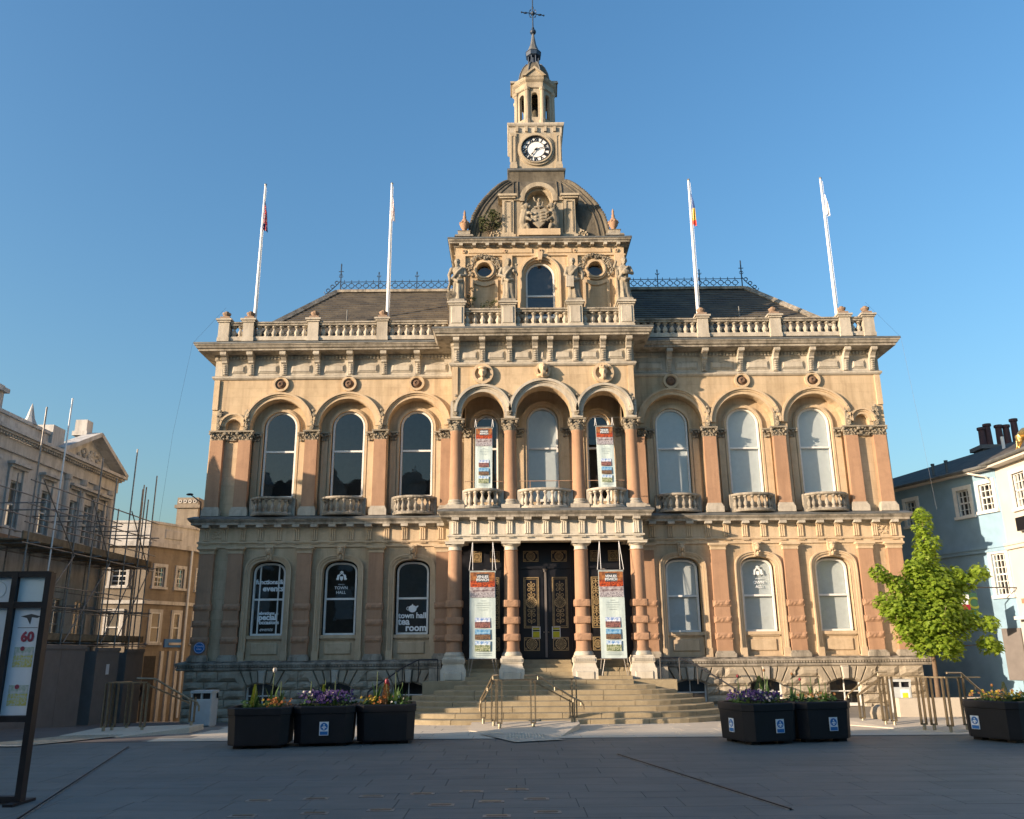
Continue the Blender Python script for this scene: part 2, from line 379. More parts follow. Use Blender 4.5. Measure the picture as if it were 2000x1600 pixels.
# paving slabs: the nearest are single pieces, the rest one mass
def slab_mb(x0, x1, y0, y1, dz):
    c = .004; z = dz
    return MB().add([(x0,y0,-.01),(x1,y0,-.01),(x1,y1,-.01),(x0,y1,-.01),(x0+c,y0+c,z),(x1-c,y0+c,z),(x1-c,y1-c,z),(x0+c,y1-c,z)],
                    [(4,5,6,7),(0,1,5,4),(1,2,6,5),(2,3,7,6),(3,0,4,7)])
rest = MB(); near = []; rr = random.Random(3)
y = 6.0; row = 0
while y < 17.6:
    hgt = .6 if row % 3 else .45
    x = -26 - rr.random()*.9
    while x < 26:
        wd = .9+rr.choice((0, .15, .3)); x1 = x+wd
        cx, cy = x+wd/2, y+hgt/2
        if -7.55 < cx < -5.0 and False: pass
        dz = rr.uniform(0, .0012)
        vis = 9.2 < cy < 15.6 and abs(cx) < cy*.635+.4
        (near if vis and len(near) < 300 else []).append((x+.002, x1-.002, y+.002, y+hgt-.002, dz)) if vis and len(near) < 300 else rest.add(*(lambda q: (q.v, q.f))(slab_mb(x+.002, x1-.002, y+.002, y+hgt-.002, dz)))
        x = x1
    y += hgt; row += 1
for (x0, x1, y0, y1, dz) in near:
    q = slab_mb(x0-(x0+x1)/2, x1-(x0+x1)/2, y0-(y0+y1)/2, y1-(y0+y1)/2, dz)
    obj('paving_slab', q.raw('paving_slab'), M['pave'], plaza, ((x0+x1)/2, (y0+y1)/2, 0))
obj('paving_slabs', rest.raw('paving_slabs'), M['pave'], plaza, kind='stuff')
# terrace in front of the hall, its front edge set to the sunlit strip, and the lane that runs down to the left
t = MB(); ty = [18.1+.5*i for i in range(19)]; tx = [-7.5+.5*i for i in range(16)]+[1, 6, 14, 24]
for yy in ty:
    for xx in tx: t.v.append((xx, yy, zg(xx, yy)))
for j in range(len(ty)-1):
    for i in range(len(tx)-1): t.f.append((j*len(tx)+i, j*len(tx)+i+1, (j+1)*len(tx)+i+1, (j+1)*len(tx)+i))
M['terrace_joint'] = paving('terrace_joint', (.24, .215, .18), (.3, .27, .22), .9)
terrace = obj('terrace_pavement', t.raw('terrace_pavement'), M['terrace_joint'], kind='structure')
rt = random.Random(17); yy = 18.14; rw = 0
while yy < 21.6:
    xx = -7.4-rt.random()*.5 if rw else -7.4
    while xx < 12.5:
        wd = rt.choice((.75, .9, 1.1)); x1_ = xx+wd
        if xx > -7.45:
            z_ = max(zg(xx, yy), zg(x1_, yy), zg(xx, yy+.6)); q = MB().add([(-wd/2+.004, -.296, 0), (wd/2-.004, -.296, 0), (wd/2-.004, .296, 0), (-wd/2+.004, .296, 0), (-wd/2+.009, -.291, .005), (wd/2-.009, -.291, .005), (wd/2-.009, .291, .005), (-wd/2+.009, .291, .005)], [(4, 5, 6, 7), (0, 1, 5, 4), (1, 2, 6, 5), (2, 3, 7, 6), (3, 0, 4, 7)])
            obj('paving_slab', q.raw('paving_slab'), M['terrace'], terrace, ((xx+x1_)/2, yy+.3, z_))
        xx = x1_
    yy += .6; rw += 1
t = MB(); ty = [18.1+.6*i for i in range(71)]; tx = [-26, -20, -16, -13, -11, -9.5, -8.5, -7.5]
for yy in ty:
    for xx in tx: t.v.append((xx, yy, zg(xx, yy)))
for j in range(len(ty)-1):
    for i in range(len(tx)-1): t.f.append((j*len(tx)+i, j*len(tx)+i+1, (j+1)*len(tx)+i+1, (j+1)*len(tx)+i))
obj('lane', t.raw('lane'), M['street'], kind='structure')

# ================================================================ TOWN HALL
AX = 1.0
hall = thing('town_hall', 'ornate two-storey sandstone town hall with domed clock tower and columned porch', 'town hall', (AX, 27, 0))
def hp(name, mb, mat, parent=None, smooth=False, kind=None, label=None):
    me = mb.mesh(name, smooth) if isinstance(mb, MB) else mb
    me.transform(Matrix.Translation((AX, 0, 0)))
    return part(name, me, M[mat] if isinstance(mat, str) else mat, parent or hall, kind=kind, label=label)
def hi(name, me, mat, loc, parent=None, rz=0):
    return obj(name, me, M[mat], parent or hall, (loc[0]+AX, loc[1], loc[2]), rz=rz)
XL, XR = -10.95, 11.32
YW, YP, HP = 27.0, 25.8, 2.92         # wing wall, porch front, porch half width
def arch(xc, hw, zb, zs, r=None, n=16, off=0):
    hw = hw+off; return [(xc-hw, zb)]+[(xc-hw*math.cos(PI*i/n), zs+hw*math.sin(PI*i/n)) for i in range(n+1)]+[(xc+hw, zb)]
def sarch(xc, hw, zb, zs, h, n=16, off=0, p=2.6):
    """flat-shouldered head of the ground floor windows"""
    hw = hw+off; h = h+off; pts = []
    for i in range(n+1):
        a = PI*i/n; c = -math.cos(a); s = math.sin(a)
        pts.append((xc+hw*math.copysign(abs(c)**(2/p), c), zs+h*s**(2/p)))
    return [(xc-hw, zb)]+pts+[(xc+hw, zb)]
WINL, WINR = [-8.72, -6.45, -4.18], [4.32, 6.70, 9.06]
WINS = WINL+WINR
PILL, PILR = [-10.66, -9.76, -7.58, -5.32, -3.2], [3.2, 5.46, 7.74, 10.1, 11.02]
path_all = [(XL, 46), (XL, YW), (-HP, YW), (-HP, YP), (HP, YP), (HP, YW), (XR, YW), (XR, 46)]
path_up = path_all
# ---- walls
up = [arch(x, .93 if x < 0 else .97, 5.9, 8.87) for x in WINS]
small = [arch(-10.21, .25, 8.6, 8.87, n=10), arch(10.56, .25, 8.6, 8.87, n=10)]
hp('wall', MB().wall(XL, -HP+.1, 5.75, 10.55, YW, up[:3]+small[:1], .36).add([(XL,YW,5.75),(XL,YW,10.55),(XL,46,10.55),(XL,46,5.75)], [(0,1,2,3)]), 'buff')
hp('wall', MB().wall(HP-.1, XR, 5.75, 10.55, YW, up[3:]+small[1:], .36).add([(XR,YW,5.75),(XR,YW,10.55),(XR,46,10.55),(XR,46,5.75)], [(0,1,2,3)]), 'buff')
gwin = [sarch(x, .56, 1.5, 4.1, .38) for x in WINS]
hp('wall', MB().wall(XL, -HP, 1.3, 5.2, YW, gwin[:3], .3).add([(XL,YW,-2),(XL,YW,5.2),(XL,46,5.2),(XL,46,-2)], [(0,1,2,3)]), 'buff')
hp('wall', MB().wall(HP, XR, 1.3, 5.2, YW, gwin[3:], .3).add([(XR,YW,-.3),(XR,YW,5.2),(XR,46,5.2),(XR,46,-.3)], [(0,1,2,3)]), 'buff')
# inner walls of the window recesses
uwin = [arch(x, .56, 6.5, 8.9) for x in WINS]
for i, x in enumerate(WINS): hp('recess_wall', MB().wall(x-1.05, x+1.05, 5.75, 10.0, YW+.36, [uwin[i]], .16), 'buff')
for x in (-10.21, 10.56): hp('niche_back', MB().box(x-.3, x+.3, YW+.16, YW+.2, 8.5, 9.2), 'buff')
# upper body above the wings' frieze and back of the building
mb = MB().box(XL+.02, XR-.02, 27.02, 27.3, 10.5, 11.8); mb.box(XL, XR, 45.8, 46, -1, 11.7)
hp('wall', mb, 'white')
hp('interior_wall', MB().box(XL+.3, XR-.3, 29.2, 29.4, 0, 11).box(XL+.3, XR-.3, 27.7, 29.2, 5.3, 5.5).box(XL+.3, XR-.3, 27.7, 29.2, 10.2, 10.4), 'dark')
# ---- horizontal mouldings
hp('cornice', MB().sweep([(0, 11.32), (.3, 11.36), (.48, 11.38), (.48, 11.44), (.53, 11.46), (.57, 11.53), (.6, 11.55), (.6, 11.63), (.4, 11.7), (-.35, 11.78), (-.35, 11.32)], path_all), 'grey')
hp('string_course', MB().sweep([(0, 10.48), (.05, 10.5), (.09, 10.55), (.09, 10.6), (.03, 10.64), (-.1, 10.64), (-.1, 10.48)], path_all), 'white')
hp('frieze', MB().sweep([(0, 10.6), (.02, 10.6), (.02, 11.16), (.05, 11.18), (.05, 11.34), (-.1, 11.34), (-.1, 10.6)], path_all), 'white')
hp('lead_capping', MB().sweep([(.612, 11.585), (.618, 11.585), (.618, 11.645), (.4, 11.715), (-.3, 11.795), (-.3, 11.785), (.4, 11.705), (.612, 11.635)], path_all), 'lead')
PORT_GF = [(XL, 46), (XL, YW), (-HP-.02, YW), (-HP-.02, YP), (HP+.02, YP), (HP+.02, YW), (XR, YW), (XR, 46)]
hp('cornice', MB().sweep([(0, 5.5), (.06, 5.52), (.1, 5.58), (.26, 5.6), (.26, 5.66), (.3, 5.7), (.34, 5.74), (.34, 5.8), (.2, 5.86), (-.2, 5.9), (-.2, 5.5)], PORT_GF), 'grey')
hp('lead_capping', MB().sweep([(.352, 5.765), (.358, 5.765), (.358, 5.812), (.2, 5.875), (.05, 5.9), (.05, 5.895), (.2, 5.865), (.352, 5.805)], PORT_GF), 'lead')
ent = [(0, 4.9), (.05, 4.9), (.05, 5.02), (.09, 5.04), (.09, 5.08), (.04, 5.1), (.04, 5.52), (-.25, 5.52), (-.25, 4.9)]
hp('frieze', MB().sweep(ent, [(XL, 46), (XL, YW), (-HP, YW)]).sweep(ent, [(HP, YW), (XR, YW), (XR, 46)]), 'buff2')
hp('porch_entablature', MB().sweep([(0, 4.9), (.03, 4.9), (.03, 5.02), (.08, 5.04), (.08, 5.08), (.03, 5.1), (.03, 5.52), (-.5, 5.52), (-.5, 4.9)], [(-HP, YW-.02), (-HP, YP), (HP, YP), (HP, YW-.02)]), 'pale')
hp('porch_ceiling', MB().box(-HP+.1, HP-.1, YP+.1, YW+.1, 5.45, 5.75), 'buff2')
plp = [(XL, 46), (XL, YW), (-HP-.3, YW)]; prp = [(HP+.3, YW), (XR, YW), (XR, 46)]
pm = [(.1, 1.18), (.28, 1.18), (.3, 1.22), (.3, 1.25), (.26, 1.27), (.34, 1.34), (.34, 1.39), (.1, 1.46), (-.1, 1.46), (-.1, 1.18)]
hp('plinth_moulding', MB().sweep(pm, plp).sweep(pm, prp), 'grey')
# fluting of the plinth moulding, triglyphs, modillions, dentils
mb = MB()
for a, b in ((XL-.3, -HP-.32), (HP+.32, XR+.3)):
    x = a
    while x < b: mb.box(x, x+.045, YW-.325, YW-.27, 1.272, 1.335); x += .085
hp('fluting', mb, 'grey', kind='stuff')
def den(x0, x1, y, z0, z1, step, wd, dp, mb):
    x = x0
    while x < x1: mb.box(x, x+wd, y-dp, y, z0, z1); x += step
mb = MB()
den(XL, -HP-.1, YW-.05, 11.2, 11.31, .115, .065, .05, mb); den(HP+.1, XR, YW-.05, 11.2, 11.31, .115, .065, .05, mb); den(-HP, HP, YP-.05, 11.2, 11.31, .115, .065, .05, mb)
hp('dentils', mb, 'white', kind='stuff')
def con_mesh():
    w_ = .085
    p = [(0, 10.64), (-.07, 10.64), (-.1, 10.9), (-.14, 11.0), (-.2, 11.04), (-.2, 11.1), (-.3, 11.2), (-.4, 11.24), (-.4, 11.375), (0, 11.375)]
    m = MB().prism(p, 'x', -w_, w_)
    for k in range(5): m.ell((0, -.09-.01*k, 10.69+.07*k), (.055, .03, .03), 6, 4)
    m.box(-.1, .1, -.42, 0, 11.26, 11.36)
    return m
cm = con_mesh().mesh('bracket')
bx = [-10.62, -9.74]+[-8.64+1.12*i for i in range(5)]
for x in bx: hi('bracket', cm, 'white', (x, YW-.02, 0))
for x in [4.28, 5.47, 6.67, 7.86, 9.05, 10.22, 11.1]: hi('bracket', cm, 'white', (x, YW-.02, 0))
for x in (-2.77, -1.94, -1.07, -.24, .24, 1.07, 1.94, 2.77): hi('bracket', cm, 'white', (x, YP-.02, 0))
def panel_mesh(wd, h, d=.035, fr=.05):
    m = MB().cbox(-wd/2, wd/2, -d, .01, -h/2, h/2, .03); m.cbox(-wd/2+fr, wd/2-fr, -d-.03, 0, -h/2+fr, h/2-fr, .02); return m.mesh('frieze_panel')
pnl = {}
def fp(x, y, z, wd, h=.3, mat='white', name='frieze_panel'):
    k = (round(wd, 2), h)
    if k not in pnl: pnl[k] = panel_mesh(*k)
    hi(name, pnl[k] if pnl[k].materials and pnl[k].materials[0] == M[mat] or not pnl[k].materials else panel_mesh(*k), mat, (x, y, z))
bxs = bx
for a, b in zip(bxs, bxs[1:]+[-2.95]): fp((a+b)/2, YW-.02, 10.86, b-a-.42)
bxs = [3.0, 4.28, 5.47, 6.67, 7.86, 9.05, 10.22, 11.1]
for a, b in zip(bxs, bxs[1:]): fp((a+b)/2, YW-.02, 10.86, b-a-.42)
pb = (-2.77, -1.94, -1.07, -.24, .24, 1.07, 1.94, 2.77)
for a, b in zip(pb, pb[1:]): fp((a+b)/2, YP-.02, 10.86, b-a-.3 if b-a > .5 else .16)
tri = MB()
for k in (-1, 0, 1): tri.cbox(k*.065-.026, k*.065+.026, -.05, .01, 5.11, 5.5, .012)
tri.box(-.11, .11, -.055, 0, 5.47, 5.51)
for k in range(6): tri.box(-.1+k*.037, -.08+k*.037, -.06, -.04, 4.99, 5.03)
tri = tri.mesh('triglyph'); modl = MB().box(-.11, .11, -.25, .02, 5.515, 5.595).mesh('modillion')
def trirow(xa, xb, y, n, mat):
    for i in range(n):
        x = xa+(xb-xa)*i/(n-1)
        tm = tri if mat == 'buff2' else tri_w
        hi('triglyph', tm, mat, (x, y-.035, 0)); hi('modillion', modl, 'white', (x, y-.02, 0))
tri_w = tri.copy()
trirow(-10.75, -3.3, YW, 14, 'buff2'); trirow(3.42, 11.1, YW, 14, 'buff2'); trirow(-2.75, 2.75, YP, 11, 'pale')
# carved foliage panels at the ends of the frieze
for x in (-10.38, 10.72):
    m = MB(); r2 = random.Random(5)
    for k in range(26): m.ell((x+r2.uniform(-.2, .2), YW-.05, 5.3+r2.uniform(-.13, .13)), (.04, .03, .03), 6, 4)
    hp('carved_panel', m, 'buff2')
# ---- pilasters
def leaf(m, p, d, up, wd, h, curl):
    """acanthus leaf growing up from p and curling outwards along d"""
    p, d, up = Vector(p), Vector(d).normalized(), Vector(up); s = d.cross(up).normalized()
    pr = [(0, 0, .55), (.03, .4, 1), (.06, .75, .95), (.5, 1.0, .7), (1, .82, .3)]
    vs = []
    for o, u, ww in pr:
        c = p+d*curl*o+up*h*u
        vs += [c-s*wd*.5*ww, c+d*.012, c+s*wd*.5*ww]
    fs = []
    for i in range(len(pr)-1):
        for k in range(2): fs.append((i*3+k, i*3+k+1, (i+1)*3+k+1, (i+1)*3+k))
    m.add(vs, fs)
def cap_flat(wd, h=.33, dp=.13):
    m = MB().box(-wd/2+.02, wd/2-.02, -dp*.6, 0, 0, h-.05); m.box(-wd/2-.05, wd/2+.05, -dp-.05, 0, h-.05, h)
    n = max(2, int(wd/.1))
    for r in range(2):
        for i in range(n): leaf(m, (-wd/2+(i+.5)*wd/n+(.02 if r else 0), -dp*.6, .02+r*.1), (0, -1, 0), (0, 0, 1), wd/n*1.2, .14+.03*r, .07+.02*r)
    r2 = random.Random(int(wd*100))
    for i in range(int(wd*45)): m.ell((r2.uniform(-wd/2, wd/2), -dp*.75-r2.random()*.05, r2.uniform(.03, h-.07)), r2.uniform(.022, .038), 5, 4)
    for sgn in (-1, 1): m.ell((sgn*(wd/2+.01), -dp-.02, h-.1), (.05, .05, .05), 7, 5)
    return m.mesh('capital')
def cap_round(r, h=.37):
    m = MB().lathe([(r, 0), (r*.98, .1), (r*1.05, .2), (r*1.25, h-.05)], n=14); m.sqlathe([(r*1.35, h-.05), (r*1.4, h-.03), (r*1.4, h)])
    for rw in range(2):
        for i in range(8):
            a = 2*PI*(i+.5*rw)/8; dv = (math.cos(a), math.sin(a), 0)
            leaf(m, (r*dv[0], r*dv[1], .02+rw*.09), dv, (0, 0, 1), .15, .15+.02*rw, .08)
    r2 = random.Random(4)
    for i in range(46):
        a = r2.random()*2*PI; q = r*r2.uniform(1.05, 1.25); m.ell((q*math.cos(a), q*math.sin(a), r2.uniform(.05, h-.08)), r2.uniform(.022, .038), 5, 4)
    for i in range(4):
        a = PI/4+i*PI/2; m.ell((r*1.55*math.cos(a), r*1.55*math.sin(a), h-.1), .06, 7, 5)
    return m.mesh('capital')
capP = cap_flat(.46); capS = cap_flat(.24); capM = cap_flat(.36)
capR = cap_round(.2)
shaftU = MB().prism([(-.21, 6.17), (.21, 6.17), (.2, 8.38), (-.2, 8.38)], 'y', -.16, .02)
shaftU = shaftU.mesh('pilaster')
baseU = MB().box(-.28, .28, -.24, .02, 5.88, 6.08).box(-.255, .255, -.21, .02, 6.08, 6.13).box(-.235, .235, -.185, .02, 6.13, 6.18).mesh('base')
def fest_mesh(h=.62, seed=1):
    m = MB(); r2 = random.Random(seed)
    for k in range(26):
        t_ = r2.random(); wv = .09*(1-.6*abs(t_-.62)/.62)
        m.ell((r2.uniform(-wv, wv), -.05-r2.random()*.05, t_*h), (r2.uniform(.025, .042),)*3, 6, 4, .3, k)
    m.ell((0, -.06, h+.03), (.06, .05, .05), 7, 5); m.box(-.1, .1, -.04, .01, -.02, h+.02)
    return m.mesh('festoon')
fest = fest_mesh()
for x in PILL+PILR:
    if abs(x) < 3.3: continue
    p = hi('pilaster', shaftU, 'red', (x, YW, 0)); hi('capital', capP, 'carve', (x, YW, 8.38), p); hi('base', baseU, 'white', (x, YW, 0), p)
    hi('festoon', fest, 'carve', (x, YW-.02, 8.75), p)
for x in (-3.13, 3.13):
    p = hi('pilaster', shaftU, 'red', (x, YW, 0)); hi('capital', capP, 'carve', (x, YW, 8.38), p); hi('base', baseU, 'white', (x, YW, 0), p)
# slim buff pilasters either side of each window
slim = MB().box(-.1, .1, -.1, .02, 6.0, 8.42).mesh('slim_pilaster')
for x in WINS:
    for s in (-1, 1):
        p = hi('slim_pilaster', slim, 'buff2', (x+s*.76, YW+.36, 0)); hi('capital', capS, 'carve', (x+s*.76, YW+.36, 8.4), p)
for x in (-10.21, 10.56): hi('carved_panel', capM, 'carve', (x, YW, 8.38))
# arches over the upper windows
mb = MB()
def archi(m, xc, r0, zs, y, w1=.1, w2=.1):
    a = lambda r: [(xc-r*math.cos(PI*i/24), zs+r*math.sin(PI*i/24)) for i in range(25)]
    m.ring(a(r0), a(r0+w1), y-.04, y+.05); m.ring(a(r0+w1), a(r0+w1+w2*.45), y-.075, y+.05); m.ring(a(r0+w1+w2*.45), a(r0+w1+w2), y-.12, y+.05)
for x in WINS:
    m = MB(); archi(m, x, .93 if x < 0 else .97, 8.88, YW, .1, .12); hp('archivolt', m, 'buff2')
for x in (-10.21, 10.56):
    m = MB(); archi(m, x, .25, 8.88, YW, .09, .11); hp('archivolt', m, 'buff2')
for x in WINS:
    m = MB(); a0, a1 = arch(x, .56, 6.5, 8.9), arch(x, .63, 6.5, 8.9); m.ring(a0, a1, YW+.26, YW+.4); m.ring(a1, arch(x, .68, 6.5, 8.9), YW+.3, YW+.4)
    hp('window_surround', m, 'buff2')
# corner strips under the string course
for x in (XL+.09, XR-.09): hp('corner_strip', MB().box(x-.09, x+.09, YW-.06, YW+.02, 9.45, 10.48), 'buff2')
# roundels
for x in WINS:
    m = MB().annulus(x, 10.32, .19, .26, YW-.09, YW+.01).annulus(x, 10.32, .17, .2, YW-.05, YW+.01)
    r = hp('roundel', m, 'buff2'); m = MB().disc(x, 10.32, .185, YW-.02, YW+.01); m.ell((x, YW-.03, 10.32), (.13, .07, .13), 14, 8).annulus(x, 10.32, .05, .08, YW-.12, YW-.02, 12); hp('boss', m, 'boss', r)
# ---- windows
def window(xc, hw, zb, zs, outl, yg, blind, zr, name='window', bars=0):
    """sash window: outl(off) gives the glass outline grown by off"""
    m = MB().ring(outl(-.045), outl(.01), yg-.05, yg+.04)
    m.box(xc-hw+.03, xc+hw-.03, yg-.045, yg+.03, zr-.03, zr+.03); m.box(xc-hw, xc+hw, yg-.06, yg+.04, zb-.02, zb+.06)
    if bars:
        for s in (-1, 1): m.box(xc+s*hw*.6-.018, xc+s*hw*.6+.018, yg-.035, yg+.02, zb, zs+.3)
    wn = hp(name, m, 'wpaint')
    o = outl(-.02); me = MB().add([(x, yg, z) for x, z in o], [list(range(len(o)))[::-1]]).raw('pane')
    hp('pane', me, 'glass', wn)
    if blind: hp('blind', MB().box(xc-hw-.04, xc+hw+.04, yg+.06, yg+.08, zb-.1, zs+hw+.1), 'blind', wn)
    return wn
gw = {}
for i, x in enumerate(WINS):
    window(x, .5, 6.55, 8.9, lambda off, x=x: arch(x, .52, 6.6, 8.93, off=off), YW+.42, x > 0, 8.1)
    gw[i] = window(x, .49, 2.2, 4.1, lambda off, x=x: sarch(x, .49, 2.25, 4.08, .34, off=off), YW+.24, x > 0, 3.3, bars=(i == 0))
    # eared surround, apron, sill and carved keystone head of the ground floor window
    m = MB().ring(sarch(x, .56, 1.5, 4.1, .38), sarch(x, .64, 1.5, 4.1, .38, off=.0) if False else sarch(x, .56, 1.5, 4.1, .38, off=.08), YW-.03, YW+.05)
    m.ring(sarch(x, .56, 1.5, 4.1, .38, off=.08), sarch(x, .56, 1.5, 4.1, .38, off=.14), YW-.07, YW+.05); m.ring(sarch(x, .56, 1.5, 4.1, .38, off=.14), sarch(x, .56, 1.5, 4.1, .38, off=.18), YW-.1, YW+.05)
    for s in (-1, 1): m.box(x+s*.66-.1, x+s*.66+.1, YW-.12, YW+.04, 1.45, 1.72)
    hp('window_surround', m, 'buff2')
    m = MB().box(x-.56, x+.56, YW+.1, YW+.3, 1.45, 2.06).box(x-.56, x+.56, YW+.02, YW+.3, 2.1, 2.2).box(x-.53, x+.53, YW+.06, YW+.3, 2.06, 2.1); m.cbox(x-.42, x+.42, YW+.06, YW+.12, 1.62, 1.98, .03)
    hp('sill', m, 'buff2')
    m = MB().prism([(x-.13, 4.95), (x-.09, 4.5), (x+.09, 4.5), (x+.13, 4.95)], 'y', YW-.13, YW+.02); m.ell((x, YW-.16, 4.77), (.085, .08, .11), 10, 8, .2, i); m.ell((x, YW-.24, 4.75), (.02, .03, .035), 6, 4)
    for s in (-1, 1): m.ell((x+s*.035, YW-.22, 4.8), (.02, .02, .012), 6, 4); m.ell((x+s*.07, YW-.15, 4.66), (.03, .03, .05), 6, 4)
    m.ell((x, YW-.15, 4.58), (.04, .04, .07), 6, 5); m.ell((x, YW-.15, 4.88), (.1, .07, .04), 8, 5)
    hp('keystone', m, 'buff2')
# ---- ground floor pilasters
shaftG = MB().prism([(-.24, 1.62), (.24, 1.62), (.225, 4.72), (-.225, 4.72)], 'y', -.15, .02).mesh('pilaster')
capG = MB().box(-.24, .24, -.17, .02, 4.7, 4.76).box(-.26, .26, -.19, .02, 4.8, 4.84).box(-.235, .235, -.165, .02, 4.76, 4.8).box(-.3, .3, -.23, .02, 4.84, 4.905).mesh('capital')
baseG = MB().box(-.31, .31, -.24, .02, 1.44, 1.56).box(-.28, .28, -.2, .02, 1.56, 1.6).box(-.26, .26, -.175, .02, 1.6, 1.63).mesh('base')
def band_mesh(hw, dp, h=.2, rnd=False):
    m = MB(); n = 9
    xs_ = [-hw+2*hw*i/n for i in range(n+1)]
    for j in range(4):
        for x in xs_:
            e = x in (xs_[0], xs_[-1]) or j in (0, 3)
            m.v.append((x, -dp+(.03 if e else random.uniform(-.012, .012)), h*j/3))
    for j in range(3):
        for i in range(n): m.f.append((j*(n+1)+i, j*(n+1)+i+1, (j+1)*(n+1)+i+1, (j+1)*(n+1)+i))
    m.box(-hw, hw, -dp+.031, dp if rnd else .02, 0, h); return m.mesh('band')
bandP = band_mesh(.27, .19); bandP2 = bandP.copy()
for x in PILL+PILR:
    p = hi('pilaster', shaftG, 'red', (x, YW, 0)); hi('capital', capG, 'buff2', (x, YW, 0), p); hi('base', baseG, 'grey', (x, YW, 0), p)
    for z in (1.97, 2.46, 2.95): hi('band', bandP, 'red', (x, YW, z), p)
# ---- half-round balconies
balu = MB().lathe([(.062, 0), (.062, .05), (.034, .07), (.045, .1), (.062, .17), (.055, .22), (.028, .3), (.026, .34), (.045, .36), (.03, .38), (.058, .4), (.058, .45)], n=8).mesh('baluster', True)
def balcony(xc, hw, yw, z0, h, nb, dp, mat):
    P = lambda a, k: (xc-hw*k*math.cos(a), yw-dp*k*math.sin(a))
    A = [PI*i/18 for i in range(19)]
    pth = [P(a, 1) for a in A]
    b = hp('balcony', MB().sweep([(-.16, z0), (.03, z0), (.05, z0+.05), (.02, z0+.09), (-.16, z0+.09)], pth), mat)
    hp('floor', MB().prism([P(a, .9) for a in A], 'z', z0-.01, z0+.06), mat, b)
    hp('handrail', MB().sweep([(-.13, z0+h-.08), (.02, z0+h-.08), (.05, z0+h-.05), (.05, z0+h), (-.14, z0+h)], pth), mat, b)
    me = balu_s[mat]
    for k in range(nb):
        a = PI*(.1+.8*k/(nb-1)); q = P(a, .9); o = hi('baluster', me, mat, (q[0], q[1], z0+.09), b); o.scale = (1.15, 1.15, (h-.17)/.45)
    for s in (-1, 1): hp('end_pier', MB().box(xc+s*hw-.07, xc+s*hw+.07, yw-.12, yw+.1, z0, z0+h-.002), mat, b)
balu_s = {k: balu.copy() for k in ('grey', 'white', 'buff2')}
for x in WINS: balcony(x, .66, YW+.02, 5.88, .58, 8, .5, 'grey')
# ---- parapet balustrade
YB = 26.72
def post(x, y, z0, z1, hw, mat='white', fin=True, panel=False):
    m = MB().box(x-hw-.02, x+hw+.02, y-hw-.02, y+hw+.02, z0, z0+.14).box(x-hw, x+hw, y-hw, y+hw, z0+.14, z1-.1).box(x-hw-.04, x+hw+.04, y-hw-.04, y+hw+.04, z1-.1, z1-.04).box(x-hw-.08, x+hw+.08, y-hw-.08, y+hw+.08, z1-.04, z1+.02)
    if panel: m.cbox(x-hw+.06, x+hw-.06, y-hw-.03, y, z0+.2, z1-.16, .02)
    p = hp('parapet_post', m, mat)
    if fin: hp('finial', MB().sqlathe([(hw-.02, z1+.02), (hw-.02, z1+.12), (hw-.1, z1+.15), (hw-.1, z1+.17)], x, y).lathe([(.09, z1+.17), (.14, z1+.24), (.15, z1+.28), (.06, z1+.31), (.07, z1+.34)], x, y, 10), 'boss2', p)
    return p
def rails(x0, x1, y, zb, zt, mat='white'):
    hp('parapet_rail', MB().box(x0, x1, y-.12, y+.12, zt-.1, zt-.03).box(x0, x1, y-.16, y+.16, zt-.03, zt+.02), 'grey')
    hp('parapet_base', MB().box(x0, x1, y-.13, y+.13, zb-.14, zb), mat)
    n = max(1, round((x1-x0)/.245))
    for k in range(n):
        x = x0+(k+.5)*(x1-x0)/n; o = hi('baluster', balu_s[mat], mat, (x, y, zb)); o.scale = (1.5, 1.5, (zt-.1-zb)/.45)
def run(xs_, y, zb, zt):
    for a, b in zip(xs_, xs_[1:]): rails(a+.2, b-.2, y, zb, zt)
pl = [-10.66, -9.84, -7.66, -5.34]; pr = [5.44, 7.88, 10.22, 11.02]
for x in pl+pr: post(x, YB, 11.72, 12.5, .18)
run(pl+[-2.95], YB, 11.9, 12.4); run([2.95]+pr, YB, 11.9, 12.4)
YB2 = 26.0
pp = [-2.78, -1.1, 1.1, 2.78]
for x in pp: post(x, YB2, 11.78, 12.72, .24, fin=False, panel=True)
run(pp, YB2, 12.0, 12.52)
# ---- rusticated basement: single blocks, arched windows with wedge-shaped stones
BWL, BWR = [-8.62, -6.42, -4.2], [4.32, 6.6, 8.98]
rows = [(-.42, -.16), (-.155, .1), (.105, .355), (.36, .61), (.615, .855)]
rb = random.Random(11); nblk = 0
def rock(x0, x1, y, z0, z1, d=.1):
    """rock-faced block with an uneven front"""
    m = MB(); nx_, nz_ = 4, 3; g_ = .008
    for j in range(nz_+1):
        for i in range(nx_+1):
            e = i in (0, nx_) or j in (0, nz_)
            m.v.append((x0+g_+(x1-x0-2*g_)*i/nx_, y-(d*.35 if e else d*rb.uniform(.75, 1.15)), z0+g_+(z1-z0-2*g_)*j/nz_))
    n0 = (nx_+1)*(nz_+1)
    for j in range(nz_):
        for i in range(nx_): m.f.append((j*(nx_+1)+i, j*(nx_+1)+i+1, (j+1)*(nx_+1)+i+1, (j+1)*(nx_+1)+i))
    m.box(x0+g_, x1-g_, y-d*.349, y+.02, z0+g_, z1-g_); return m
YPL = YW-.2
blocked = [(x-.52, x+.52) for x in BWL+BWR]
